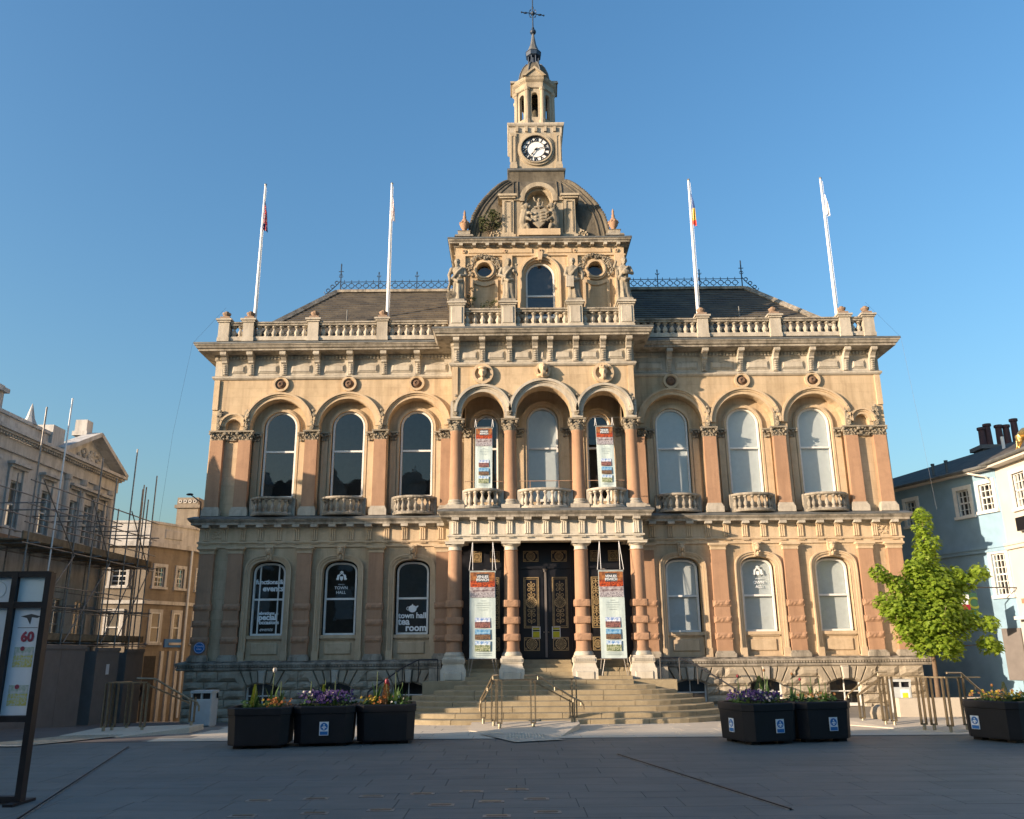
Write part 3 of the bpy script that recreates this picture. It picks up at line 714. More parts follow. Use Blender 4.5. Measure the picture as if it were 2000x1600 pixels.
def blockrow(xa, xb, z0, z1, row, openings):
    global nblk
    spans = []; cur = xa
    for l, r in sorted(openings):
        if l > cur: spans.append((cur, l)); cur = max(cur, r)
    if cur < xb: spans.append((cur, xb))
    for a_, b_ in spans:
        x = a_; first = True
        while x < b_-.02:
            wd = rb.uniform(.42, .72)
            if first and row % 2: wd *= .6
            first = False
            if b_-(x+wd) < .3: wd = b_-x
            hp('stone_block', rock(x, min(x+wd, b_), YPL, z0, z1), 'plinth'); nblk += 1; x += wd
for r_, (z0, z1) in enumerate(rows):
    for xa, xb, ops in ((XL-.05, -HP-.42, BWL), (HP+.42, XR+.05, BWR)):
        blockrow(xa, xb, z0, z1, r_, [(x-.48, x+.48) for x in ops] if z1 > .04 else [])
for x0_, ops, xa, xb in ((0, BWL, XL-.05, -HP-.42), (0, BWR, HP+.42, XR+.05)):
    blockrow(xa, xb, .86, 1.17, 1, [(x-.68, x+.68) for x in ops])
    for x in ops:
        for k in range(-3, 4):                                   # wedge stones round the segmental head
            a0, a1 = (k-.5)*.19, (k+.5)*.19; R0, zc = .95, -.14
            top = 1.17 if k else 1.18
            def Q(a, R): return (x+R*math.sin(a), zc+R*math.cos(a))
            def T(a): return (x+(top-zc)*math.tan(a), top)
            g_ = .006
            poly = [Q(a0+g_, R0 if k else R0-.03), T(a0+g_), T(a1-g_), Q(a1-g_, R0 if k else R0-.03)]
            cxp = sum(p[0] for p in poly)/4; czp = sum(p[1] for p in poly)/4; dd = .06 if k else .13
            m = MB().prism(poly, 'y', YPL-.035 if k else YPL-.08, YPL+.02)
            ins = [(cxp+(p[0]-cxp)*.8, czp+(p[1]-czp)*.8) for p in poly]
            n_ = len(m.v); m.v += [(p[0], YPL-.036 if k else YPL-.081, p[1]) for p in poly]+[(p[0], YPL-dd-.03, p[1]) for p in ins]
            m.f += [[n_+4+i for i in range(4)]]+[[n_+i, n_+(i+1) % 4, n_+4+(i+1) % 4, n_+4+i] for i in range(4)]
            hp('stone_block', m, 'plinth' if k else 'white')
        zt = lambda xx: -.14+math.sqrt(max(.01, .95**2-xx*xx))
        o = lambda off, x=x: [(x-.47-off, .05)]+[(x+xx*(1+off), zt(xx)+off*.3) for xx in [-.47+.94*i/10 for i in range(11)]]+[(x+.47+off, .05)]
        m = MB().ring(o(-.04), o(.02), YPL+.12, YPL+.2)
        m.box(x-.012, x+.012, YPL+.13, YPL+.19, .06, .8).box(x-.44, x+.44, YPL+.13, YPL+.19, .42, .45).box(x-.5, x+.5, YPL-.04, YPL+.2, .02, .1)
        wn = hp('basement_window', m, 'wpaint')
        oo = o(-.02); hp('pane', MB().add([(xx, YPL+.16, z) for xx, z in oo], [list(range(len(oo)))[::-1]]).raw('pane'), 'glass', wn)
hp('plinth_core', MB().box(XL+.03, -HP-.4, YPL+.35, YPL+.5, -2, 1.2), 'dark'); hp('plinth_core', MB().box(HP+.4, XR-.03, YPL+.35, YPL+.5, -1, 1.2), 'dark')
for ops, xa, xb in ((BWL, XL-.03, -HP-.4), (BWR, HP+.4, XR+.03)):
    core = MB().wall(xa, xb, -.5, 1.2, YPL+.012, [[(x-.48, .03), (x-.48, .68), (x, .82), (x+.48, .68), (x+.48, .03)] for x in ops], .3)
    hp('plinth_wall', core, 'grey')
for s, xx in ((-1, XL-.04), (1, XR+.04)): hp('plinth_end', MB().box(xx-.02, xx+.02, YPL, 46, -1.5, 1.2), 'plinth')
# ---------------------------------------------------------------- PORCH
YC = 26.08
COLX = [-2.78, -1.07, 1.07, 2.78]
shaftL = MB().lathe([(.245, 1.66), (.245, 1.7), (.228, 1.76), (.226, 2.6), (.205, 4.55), (.2, 4.62), (.225, 4.64)], n=24).mesh('column', True)
capL = MB().lathe([(.2, 4.62), (.215, 4.64), (.2, 4.67), (.2, 4.75), (.25, 4.78), (.275, 4.82)], n=24).sqlathe([(.29, 4.82), (.29, 4.875), (.305, 4.88), (.305, 4.9)]).mesh('capital', True)
pedL = MB().sqlathe([(.37, .78), (.37, 1.16), (.34, 1.2), (.33, 1.24), (.31, 1.3), (.31, 1.34)]).sqlathe([(.33, 1.34), (.335, 1.36), (.335, 1.47), (.30, 1.5), (.30, 1.54)]).lathe([(.29, 1.54), (.3, 1.57), (.28, 1.62), (.25, 1.66)], n=24)
pedL.cbox(-.27, .27, -.4, 0, .86, 1.1, .03)
for k in range(11): pedL.box(-.29+k*.054, -.262+k*.054, -.36, -.3, 1.38, 1.46)
pedL = pedL.mesh('pedestal', True)
def drum(r, h, seed):
    m = MB(); q = random.Random(seed); n = 28; vs = []
    for j, z in enumerate((0, .03, h*.35, h*.65, h-.03, h)):
        for i in range(n):
            t_ = 2*PI*i/n; c, s = math.cos(t_), math.sin(t_)
            k = (abs(c)**6+abs(s)**6)**(-1/6)                       # rounded square
            rr_ = r*k*(.97 if j in (0, 5) else 1+q.uniform(-.018, .018)); vs.append((rr_*c, rr_*s, z))
    fs = [(j*n+i, j*n+(i+1) % n, (j+1)*n+(i+1) % n, (j+1)*n+i) for j in range(5) for i in range(n)]+[list(range(n))[::-1], [5*n+i for i in range(n)]]
    return m.add(vs, fs).mesh('band')
dr = [drum(.262, .2, k) for k in range(3)]
for x in COLX:
    c = hi('column', shaftL, 'red', (x, YC, 0)); hi('capital', capL, 'pale', (x, YC, 0), c); hi('pedestal', pedL, 'pale', (x, YC, 0), c)
    for k, z in enumerate((1.97, 2.46, 2.95)): hi('band', dr[k], 'red', (x, YC, z), c)
# upper columns
shaftC = MB().lathe([(.215, 6.2), (.208, 6.26), (.2, 6.9), (.178, 8.33), (.195, 8.36), (.195, 8.4)], n=24).mesh('column', True)
baseC = MB().sqlathe([(.29, 5.86), (.29, 6.03)]).lathe([(.27, 6.03), (.28, 6.07), (.25, 6.11), (.225, 6.13), (.24, 6.16), (.22, 6.2)], n=24).mesh('base', True)
for x in COLX:
    c = hi('column', shaftC, 'red', (x, YC, 0)); hi('capital', capR, 'carve', (x, YC, 8.4), c); hi('base', baseC, 'white', (x, YC, 0), c)
    hi('festoon', fest, 'carve', (x, YP+.02, 8.86), c)
# loggia arches
ops = [arch(0, .87, 8.77, 8.93), arch(-1.93, .67, 8.77, 8.96), arch(1.93, .67, 8.77, 8.96)]
mb = MB().wall(-HP, HP, 8.77, 10.55, YP, ops, .45, False)
hp('loggia_wall', mb, 'buff')
mb = MB()
for s in (-1, 1): mb.box(s*HP-.001 if s > 0 else -HP, HP-.0005 if s > 0 else -HP+.0005, YP, YW, 8.77, 10.55)
for s in (-1, 1): mb.add([(s*HP, YP, 8.77), (s*HP, YW, 8.77), (s*HP, YW, 10.55), (s*HP, YP, 10.55)], [(0, 1, 2, 3)])
mb2 = MB().add([(s_*(HP-.0), YP, z) for s_, z in ((-1, 8.77), (-1, 10.55))]+[(-HP, YW, 10.55), (-HP, YW, 8.77)], [(0, 1, 2, 3)])
mb2.add([(HP, YP, 8.77), (HP, YP, 10.55), (HP, YW, 10.55), (HP, YW, 8.77)], [(0, 1, 2, 3)])
mb2.add([(-HP+.4, YP+.45, 8.77), (-HP+.4, YP+.45, 10.2), (-HP+.4, YW, 10.2), (-HP+.4, YW, 8.77)], [(0, 1, 2, 3)]).add([(HP-.4, YP+.45, 8.77), (HP-.4, YP+.45, 10.2), (HP-.4, YW, 10.2), (HP-.4, YW, 8.77)], [(0, 1, 2, 3)])
mb2.add([(-HP, YP, 8.77), (-HP+.4, YP, 8.77), (-HP+.4, YW, 8.77), (-HP, YW, 8.77)], [(0, 1, 2, 3)]).add([(HP, YP, 8.77), (HP-.4, YP, 8.77), (HP-.4, YW, 8.77), (HP, YW, 8.77)], [(0, 1, 2, 3)])
hp('loggia_side', mb2, 'buff')
hp('loggia_ceiling', MB().box(-HP+.05, HP-.05, YP+.3, YW+.2, 10.1, 10.3), 'buff')
hp('loggia_floor', MB().box(-HP+.05, HP-.05, YP+.1, YW+.2, 5.7, 5.885), 'grey')
# archivolts in pale stone
for x, r, z in ((0, .87, 8.95), (-1.93, .67, 8.97), (1.93, .67, 8.97)):
    m = MB(); a_ = lambda q: [(x-q*math.cos(PI*i/28), z+q*math.sin(PI*i/28)) for i in range(29)]
    m.ring(a_(r), a_(r+.11), YP-.03, YP+.05); m.ring(a_(r+.11), a_(r+.16), YP-.07, YP+.05); m.ring(a_(r+.16), a_(r+.24), YP-.13, YP+.05)
    hp('archivolt', m, 'white')
for x in COLX: hp('impost', MB().box(x-.17, x+.17, YP-.02, YP+.42, 8.77, 9.34), 'white')
# pilaster strips at the porch corners, under the string course
for s in (-1, 1): hp('corner_strip', MB().box(s*(HP-.1)-.09, s*(HP-.1)+.09, YP-.05, YP+.02, 9.35, 10.48), 'buff2')
# loggia back wall with three windows
bw = [arch(0, .53, 6.3, 8.97), arch(-1.85, .4, 6.3, 8.85), arch(1.85, .4, 6.3, 8.85)]
hp('loggia_back', MB().wall(-HP-.15, HP+.15, 5.75, 10.4, YW+.05, bw, .3), 'buff')
for x, hw, zs in ((0, .5, 8.97), (-1.85, .37, 8.85), (1.85, .37, 8.85)):
    m = MB().ring(arch(x, hw+.03, 6.3, zs), arch(x, hw+.13, 6.3, zs), YW-.02, YW+.1).ring(arch(x, hw+.13, 6.3, zs), arch(x, hw+.19, 6.3, zs), YW-.06, YW+.1); hp('window_surround', m, 'buff2')
    window(x, hw, 6.35, zs, lambda off, x=x, hw=hw, zs=zs: arch(x, hw, 6.38, zs+.02, off=off), YW+.25, x == 0, 8.1)
    for s in (-1, 1):
        p = hi('slim_pilaster', slim, 'buff2', (x+s*(hw+.26), YW+.05, 0)); hi('capital', capS, 'carve', (x+s*(hw+.26), YW+.05, 8.4), p)
# loggia balconies
for x, hw, nb in ((0, .8, 9), (-1.93, .58, 7), (1.93, .58, 7)): balcony(x, hw, YP+.28, 5.87, .62, nb, .5, 'white')
m = MB()
for a_, b_ in ((-2.5, -1.3), (-.85, .85), (1.3, 2.5)): m.tube([(a_, YP+.2, 6.78), (b_, YP+.2, 6.78)], .012)
for x in (-.45, .45): m.tube([(x, YP+.2, 6.4), (x, YP+.2, 6.78)], .012)
hp('guard_rail', m, 'terra')
# medallions with portrait heads
def head(m, c, s=1.0, hat=0, beard=0, look=0):
    x, y, z = c
    m.ell((x, y, z), (.1*s, .1*s, .135*s), 14, 10); m.ell((x+.02*look, y-.1*s, z-.01*s), (.022*s, .045*s, .04*s), 8, 6)
    for q in (-1, 1): m.ell((x+q*.042*s, y-.082*s, z+.025*s), (.022*s, .02*s, .012*s), 8, 5); m.ell((x+q*.1*s, y, z), (.02*s, .03*s, .04*s), 6, 5)
    m.ell((x, y-.085*s, z-.065*s), (.035*s, .025*s, .012*s), 8, 5); m.ell((x, y-.07*s, z-.11*s), (.045*s, .04*s, .035*s), 8, 5)
    m.ell((x, y+.02*s, z-.17*s), (.06*s, .06*s, .09*s), 10, 6)
    m.ell((x, y+.03*s, z+.05*s), (.115*s, .11*s, .11*s), 12, 8, .15, 3)
    if beard: m.ell((x, y-.06*s, z-.14*s), (.07*s, .06*s, .09*s), 10, 6, .4, 5)
    if hat == 1: m.ell((x, y, z+.13*s), (.14*s, .12*s, .05*s), 12, 6)
    if hat == 2:
        for k in range(8): m.ell((x+.1*s*math.cos(k*PI/4), y+.1*s*math.sin(k*PI/4), z+.15*s), (.025*s, .025*s, .05*s), 6, 5)
        m.ell((x, y, z+.11*s), (.12*s, .11*s, .04*s), 10, 5)
for x, z, hat, bd in ((-1.93, 10.22, 1, 0), (1.93, 10.22, 2, 1)):
    m = MB().annulus(x, z, .25, .34, YP-.13, YP+.01, 32).annulus(x, z, .24, .27, YP-.08, YP+.01, 32).disc(x, z, .26, YP-.03, YP+.01, 32)
    r = hp('medallion', m, 'buff2')
    m = MB(); head(m, (x, YP-.13, z+.03), 1.15, hat, bd); m.ell((x, YP-.06, z-.2), (.2, .09, .09), 12, 6)
    hp('portrait', remesh(m, 'portrait', .014, 1), 'buff2', r)
m = MB().annulus(0, 10.33, .17, .25, YP-.1, YP+.01, 28); r = hp('medallion', m, 'buff2')
m = MB(); head(m, (0, YP-.2, 10.36), 1.2, 0, 1); m.ell((0, YP-.1, 10.14), (.2, .12, .08), 12, 6)
hp('portrait', remesh(m, 'portrait', .014, 1), 'buff2', r)
# ---- entrance: back wall, doors with gilded fretwork
YD = 27.08
hp('porch_back', MB().box(-HP, -2.42, YW+.04, YW+.3, 1.3, 5.5).box(-1.32, -.86, YW-.02, YW+.3, 1.3, 5.5).box(.86, 1.32, YW-.02, YW+.3, 1.3, 5.5).box(2.42, HP, YW+.04, YW+.3, 1.3, 5.5), 'black')
M['goldpanel'] = paint('dull_gilding', (.46, .34, .175), .5, .2, .35, 14)
def rosette_panel(w_, h_, y, nspoke=16):
    m = MB().ring([(-w_/2+.02, -h_/2+.02), (-w_/2+.02, h_/2-.02), (w_/2-.02, h_/2-.02), (w_/2-.02, -h_/2+.02), (-w_/2+.02, -h_/2+.02)], [(-w_/2, -h_/2), (-w_/2, h_/2), (w_/2, h_/2), (w_/2, -h_/2), (-w_/2, -h_/2)], -.025, .0)
    R = min(w_, h_)/2-.035; m.annulus(0, 0, R-.012, R+.006, -.02, 0, 24).annulus(0, 0, .018, .035, -.024, 0, 12)
    for k in range(nspoke):
        a_ = 2*PI*k/nspoke; m.add([(.035*math.cos(a_-.06), -.018, .035*math.sin(a_-.06)), (R*math.cos(a_-.1), -.018, R*math.sin(a_-.1)), (R*math.cos(a_+.1), -.018, R*math.sin(a_+.1)), (.035*math.cos(a_+.06), -.018, .035*math.sin(a_+.06))], [(0, 1, 2, 3)])
    for sx in (-1, 1):
        for sz in (-1, 1):
            for q in range(3): m.annulus(sx*(w_/2-.05-.03*(q == 1)), sz*(h_/2-.05-.03*(q == 2)), .008, .018, -.02, 0, 8)
    return m
def scroll_panel(w_, h_):
    m = MB(); W2, H2 = w_/2, h_/2
    def fr(o, wd): m.ring([(-W2+o+wd, -H2+o+wd), (-W2+o+wd, H2-o-wd), (W2-o-wd, H2-o-wd), (W2-o-wd, -H2+o+wd), (-W2+o+wd, -H2+o+wd)], [(-W2+o, -H2+o), (-W2+o, H2-o), (W2-o, H2-o), (W2-o, -H2+o), (-W2+o, -H2+o)], -.025, 0)
    fr(0, .02); fr(.05, .014)
    k = -H2+.04
    while k < H2-.03:
        for s in (-1, 1): m.box(s*(W2-.035)-.008, s*(W2-.035)+.008, -.018, 0, k, k+.018)
        k += .036
    R = W2-.075; m.annulus(0, 0, R-.012, R+.008, -.022, 0, 24).annulus(0, 0, .02, .035, -.024, 0, 12)
    for j in range(16):
        a_ = 2*PI*j/16; m.add([(.035*math.cos(a_), -.018, .035*math.sin(a_)), (R*math.cos(a_-.11), -.018, R*math.sin(a_-.11)), (R*math.cos(a_+.11), -.018, R*math.sin(a_+.11))], [(0, 1, 2)])
    r_ = .062
    for sz in (-1, 1):
        for q in range(4):
            zc = sz*(R+.07+q*.155)
            if abs(zc)+.06 > H2-.05: continue
            for s in (-1, 1):
                pts = []
                for i in range(19):
                    a_ = i/18*2.2*PI; rr_ = r_*(1-.62*i/18); pts.append((s*(.068-rr_*math.cos(a_)*1.0), zc+rr_*math.sin(a_)*(1 if q % 2 else -1)))
                for (xa, za), (xb, zb_) in zip(pts, pts[1:]): m.bar((xa, -.012, za), (xb, -.012, zb_), .021, .02)
            m.ell((0, -.012, zc+.07*sz), (.018, .014, .045), 6, 5); m.ell((0, -.012, zc), (.012, .012, .03), 6, 4)
    return m
def door(name, xc, hw, zb, zt, cw):
    """door leaves: black boards with gilded pierced panels"""
    d_ = hp(name, MB().box(xc-hw, xc+hw, YD, YD+.08, zb, zt).box(xc-hw, xc+hw, YD-.05, YD+.02, zt-.75, zt-.68).box(xc-hw, xc-hw+.06, YD-.06, YD+.02, zb, zt).box(xc+hw-.06, xc+hw, YD-.06, YD+.02, zb, zt), 'black')
    for s in (-1, 1):
        x = xc+s*hw*.52
        lf = hp('door_leaf', MB().box(x-hw*.44, x+hw*.44, YD-.03, YD+.01, zb+.03, zt-.8), 'black', d_)
        hp('gilded_panel', shift(rosette_panel(cw, .34, 0), x, YD-.012, zt-.36), 'goldpanel', d_)
        hp('gilded_panel', shift(scroll_panel(cw, 1.55), x, YD-.04, zb+1.7), 'goldpanel', lf)
        hp('gilded_panel', shift(rosette_panel(cw, .4, 0), x, YD-.04, zb+.45), 'goldpanel', lf)
        hp('door_knob', MB().ell((xc+s*.07, YD-.07, zb+.8), (.02, .03, .02), 8, 6), 'railfoot', lf)
    hp('cover_strip', MB().box(xc-.035, xc+.035, YD-.06, YD-.025, zb+.05, zt-.78).lathe([(.05, zt-.85), (.05, zt-.8), (.08, zt-.76)], xc, YD-.04, 8), 'hoard', d_)
    return d_
def shift(m, x, y, z):
    m.v = [(a_+x, b_+y, c_+z) for a_, b_, c_ in m.v]; return m
door('double_door', 0, .86, 1.43, 4.92, .48); door('double_door', -1.87, .55, 1.43, 4.92, .3); door('double_door', 1.87, .55, 1.43, 4.92, .3)
M['poster_y'] = paint('yellow_notice', (.5, .5, .02), .6, .05)
for s in (-1, 1):
    q = hp('door_notice', MB().box(s*.31-.13, s*.31+.13, YD-.05, YD-.036, 2.04, 2.4), 'white_p')
    hp('notice_print', MB().box(s*.31-.105, s*.31+.105, YD-.056, YD-.05, 2.07, 2.25).box(s*.31-.105, s*.31+.105, YD-.056, YD-.05, 2.31, 2.37), 'poster_y', q)
    hp('notice_band', MB().box(s*.31-.105, s*.31+.105, YD-.057, YD-.05, 2.26, 2.3), 'black', q)
# ---------------------------------------------------------------- ATTIC STOREY behind the statues
YA, HA = 26.5, 2.88
aw = arch(0, .46, 12.6, 14.0)
mb = MB().wall(-HA, HA, 11.7, 14.75, YA, [arch(0, .62, 12.4, 14.03), [(-1.9-.3, 13.9)]+[(-1.9-.3*math.cos(PI*i/14), 14.19+.3*math.sin(PI*i/14)) for i in range(15)]+[(-1.9+.3, 13.9)], [(1.9-.3, 13.9)]+[(1.9-.3*math.cos(PI*i/14), 14.19+.3*math.sin(PI*i/14)) for i in range(15)]+[(1.9+.3, 13.9)]], .3)
mb.add([(-HA,YA,11.7),(-HA,YA,14.75),(-HA,32.3,14.75),(-HA,32.3,11.7)], [(0,1,2,3)]).add([(HA,YA,11.7),(HA,YA,14.75),(HA,32.3,14.75),(HA,32.3,11.7)], [(0,1,2,3)]).add([(-HA,32.3,11.7),(HA,32.3,11.7),(HA,32.3,14.75),(-HA,32.3,14.75)], [(0,1,2,3)])
hp('attic_wall', mb, 'buff')
apath = [(-HA, 32.3), (-HA, YA), (HA, YA), (HA, 32.3)]
hp('string_course', MB().sweep([(0, 14.7), (.06, 14.72), (.06, 14.76), (0, 14.8), (-.05, 14.8), (-.05, 14.7)], apath), 'buff2')
hp('frieze', MB().sweep([(0, 14.78), (.01, 14.78), (.01, 15.08), (-.1, 15.08), (-.1, 14.78)], apath), 'buff2')
hp('cornice', MB().sweep([(0, 15.04), (.05, 15.06), (.08, 15.13), (.2, 15.14), (.2, 15.19), (.24, 15.22), (.26, 15.27), (.26, 15.32), (.1, 15.37), (-.6, 15.42), (-.6, 15.04)], apath), 'grey')
hp('lead_capping', MB().sweep([(.272, 15.275), (.278, 15.275), (.278, 15.33), (.1, 15.385), (-.55, 15.43), (-.55, 15.425), (.1, 15.375), (.272, 15.325)], apath), 'lead')
hp('attic_roof', MB().box(-HA+.2, HA-.2, YA+.2, 32.2, 15.2, 15.41), 'lead')
md = MB().box(-.06, .06, -.17, .02, 15.06, 15.14).mesh('modillion')
for k in range(13): hi('modillion', md, 'white', (-2.7+k*.45, YA-.03, 0))
for x, wd in ((-1.85, 1.2), (-.68, .86), (.68, .86), (1.85, 1.2)):
    hp('frieze_panel', MB().cbox(x-wd/2, x+wd/2, YA-.045, YA, 14.83, 14.99, .015), 'buff2')
for x in (-2.62, -1.2, 0, 1.2, 2.62):
    r = hp('rosette', MB().annulus(x, 14.91, .04, .075, YA-.06, YA, 14), 'buff2'); hp('boss', MB().ell((x, YA-.04, 14.91), (.045, .05, .045), 8, 6), 'terra', r)
# round windows with leaf garlands, and the panels below them
for x in (-1.9, 1.9):
    m = MB().annulus(x, 14.19, .27, .33, YA-.12, YA+.2, 28).annulus(x, 14.19, .33, .39, YA-.08, YA+.02, 28)
    wn = hp('round_window', m, 'buff2'); hp('pane', MB().add([(x+.28*math.cos(2*PI*i/24), YA+.12, 14.19+.28*math.sin(2*PI*i/24)) for i in range(24)], [list(range(24))]).raw('pane'), 'glass', wn)
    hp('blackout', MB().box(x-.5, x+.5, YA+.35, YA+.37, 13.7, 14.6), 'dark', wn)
    m = MB(); q = random.Random(2)
    for s in (-1, 1):
        for k in range(52):
            t_ = k/51; a_ = rad(85)-t_*rad(110); rr_ = .5+q.uniform(-.07, .09)
            m.ell((x+s*rr_*math.cos(a_), YA-.06-q.random()*.05, 14.19+rr_*math.sin(a_)), (q.uniform(.025, .045), .035, q.uniform(.025, .045)), 6, 4, .3, k)
    m.box(x-.03, x+.03, YA-.13, YA, 14.55, 14.68)
    hp('garland', m, 'carve')
    a0 = [(x-.36, 12.7), (x-.36, 13.72)]+[(x-.36+.72*i/8, 13.72-.12*math.sin(PI*i/8)) for i in range(1, 8)]+[(x+.36, 13.72), (x+.36, 12.7)]
    a1 = [(x-.46, 12.7), (x-.46, 13.86)]+[(x-.46+.92*i/8, 13.86-.1*math.sin(PI*i/8)) for i in range(1, 8)]+[(x+.46, 13.86), (x+.46, 12.7)]
    hp('panel_frame', MB().ring(a0, a1, YA-.05, YA+.01), 'buff2')
for x in (-2.72, -1.12, 1.12, 2.72): hp('pilaster', MB().box(x-.17, x+.17, YA-.09, YA, 12.6, 14.72), 'buff2')
m = MB().ring(arch(0, .5, 12.4, 14.03), arch(0, .56, 12.4, 14.03), YA+.06, YA+.2).ring(arch(0, .56, 12.4, 14.03), arch(0, .63, 12.4, 14.03), YA-.02, YA+.2).ring(arch(0, .63, 12.4, 14.03), arch(0, .7, 12.4, 14.03), YA-.08, YA+.05)
m.prism([(-.06, 14.52), (.06, 14.52), (.1, 14.82), (-.1, 14.82)], 'y', YA-.16, YA)
hp('window_surround', m, 'buff2')
window(0, .47, 12.5, 14.03, lambda off: arch(0, .48, 12.5, 14.03, off=off), YA+.2, False, 13.3)
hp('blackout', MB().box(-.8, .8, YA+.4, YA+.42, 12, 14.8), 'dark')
# ---------------------------------------------------------------- STATUES
def statue(x, y, z, kind, label):
    m = MB(); H = 1.5; q = random.Random(kind)
    prof = [(0, .25, .2), (.05, .25, .2), (.25, .2, .17), (.5, .19, .155), (.72, .2, .15), (.82, .17, .13), (.92, .175, .135), (1.08, .2, .145), (1.18, .2, .125), (1.24, .12, .09), (1.28, .065, .065), (1.33, .06, .06)]
    n = 28; ph = q.random()*6
    for k, (zz, rx, ry) in enumerate(prof):
        fold = .2 if zz < .75 else (.09 if zz < 1.2 else 0)
        for i in range(n):
            t_ = 2*PI*i/n; f = 1+fold*math.sin(7*t_+ph+zz*1.5)*(.6+.4*math.sin(3*t_+zz*4))
            sway = .03*math.sin(zz*2.2+kind)
            m.v.append((rx*f*math.cos(t_)+sway, ry*f*math.sin(t_), zz))
    for k in range(len(prof)-1):
        for i in range(n): m.f.append((k*n+i, k*n+(i+1) % n, (k+1)*n+(i+1) % n, (k+1)*n+i))
    m.f += [list(range(n))[::-1], [(len(prof)-1)*n+i for i in range(n)]]
    lk = (-.02, .02, -.03, .03)[kind]
    head(m, (lk, -.02, 1.42), .92, 0, kind == 0, lk*20)
    if kind == 1: m.ell((0, .05, 1.42), (.13, .1, .17), 10, 8, .3)
    arms = {0: (((.2, 0, 1.16), (.27, -.05, .92), (.1, -.2, .85)), ((-.2, 0, 1.16), (-.28, -.02, .95), (-.25, -.15, .72))),
            1: (((.2, 0, 1.16), (.29, -.04, .94), (.2, -.18, 1.02)), ((-.2, 0, 1.16), (-.28, -.06, .92), (-.08, -.2, .8))),
            2: (((.2, 0, 1.16), (.3, -.03, .93), (.28, -.12, .75)), ((-.2, 0, 1.16), (-.28, -.05, .92), (-.18, -.2, .78))),
            3: (((.2, 0, 1.16), (.28, -.06, .95), (.05, -.2, .93)), ((-.2, 0, 1.16), (-.3, -.04, 1.2), (-.26, -.12, 1.34)))}[kind]
    for p3 in arms: m.tube(p3, [.075, .065, .045], 10); m.ell(p3[2], (.05, .045, .06), 8, 6); m.ell(p3[0], .085, 8, 6)
    m.tube([(.16, -.1, 1.2), (.0, -.16, 1.0), (-.16, -.12, .78), (-.2, .02, .6)], [.03, .05, .06, .04], 8)       # sash of the robe
    m.tube([(-.18, -.08, .8), (.02, -.19, .66), (.19, -.1, .74)], [.05, .06, .05], 8)
    o = thing('statue', label, 'statue', (x+AX, y, z), 'robed statues on the attic balustrade')
    obj('figure', remesh(m, 'figure', .013, 1), M['carve'], o, (x+AX, y, z))
    obj('statue_base', MB().sqlathe([(.25, -.1), (.25, -.03), (.22, .02)]), M['grey'], o, (x+AX, y, z))
    if kind == 2: obj('tablet', shift(MB().cbox(-.13, .13, -.03, .03, -.2, .2, .01), -.14, -.23, .6), M['white'], o, (x+AX, y, z))
    if kind == 0: 
        mm = MB()
        for k in range(10): mm.ell((-.27+.02*math.sin(k), -.05, .06+k*.075), (.07-.003*k, .07, .045), 8, 5)
        obj('coiled_rope', mm, M['carve'], o, (x+AX, y, z)); mm = MB()
        for k in range(5): mm.annulus(-.2, .17, .03+k*.03, .045+k*.03, -.2+.01*k, -.12, 14)
        obj('cog_wheel', mm, M['carve'], o, (x+AX, y, z))
    if kind == 1: obj('staff', MB().tube([(.27, -.12, .02), (.29, -.1, 1.25)], .02, 8).ell((.29, -.1, 1.28), .05, 8, 6), M['carve'], o, (x+AX, y, z))
    if kind == 3:
        mm = MB(); mm.tube([(-.22, -.12, 0), (-.25, -.1, 1.1)], .02, 8); mm.ell((.04, -.2, .95), (.14, .06, .09), 10, 6, .3); obj('sheaf', mm, M['carve'], o, (x+AX, y, z))
    return o
statue(-2.78, YB2, 12.84, 0, 'robed statue with coiled rope and wheel, leftmost on the attic balustrade')
statue(-1.1, YB2, 12.84, 1, 'lichened robed statue holding a staff, just left of the attic window')
statue(1.1, YB2, 12.84, 2, 'robed statue holding a flat tablet, just right of the attic window')
statue(2.78, YB2, 12.84, 3, 'robed statue with one hand raised, rightmost on the attic balustrade')
# ---------------------------------------------------------------- DOME, urns, coat of arms
YT = 29.25
dprof = [(2.45, 15.4), (2.45, 15.55), (2.4, 16.0), (2.3, 16.5), (2.1, 17.02), (1.9, 17.42), (1.66, 17.85), (1.4, 18.25), (1.2, 18.5), (1.07, 18.62), (1.04, 18.8)]
hp('dome', MB().sqlathe(dprof, 0, YT), 'dome')
for sx in (-1, 1):
    for sy in (-1, 1):
        m = MB().tube([(sx*r_, YT+sy*r_, z) for r_, z in dprof[:-1]], .07, 8)
        for k in range(40):
            t_ = k/39*(len(dprof)-2.001); i_ = int(t_); f_ = t_-i_; r_ = dprof[i_][0]*(1-f_)+dprof[i_+1][0]*f_; z_ = dprof[i_][1]*(1-f_)+dprof[i_+1][1]*f_
            m.ell((sx*(r_+.03), YT+sy*(r_+.03), z_+.02), .05, 6, 4)
        hp('dome_rib', m, 'dome')
def onface(x, k):          # point on the dome's front face at profile parameter k
    i_ = min(int(k), len(dprof)-2); f_ = k-i_; r_ = dprof[i_][0]*(1-f_)+dprof[i_+1][0]*f_; return (x, YT-r_, dprof[i_][1]*(1-f_)+dprof[i_+1][1]*f_)
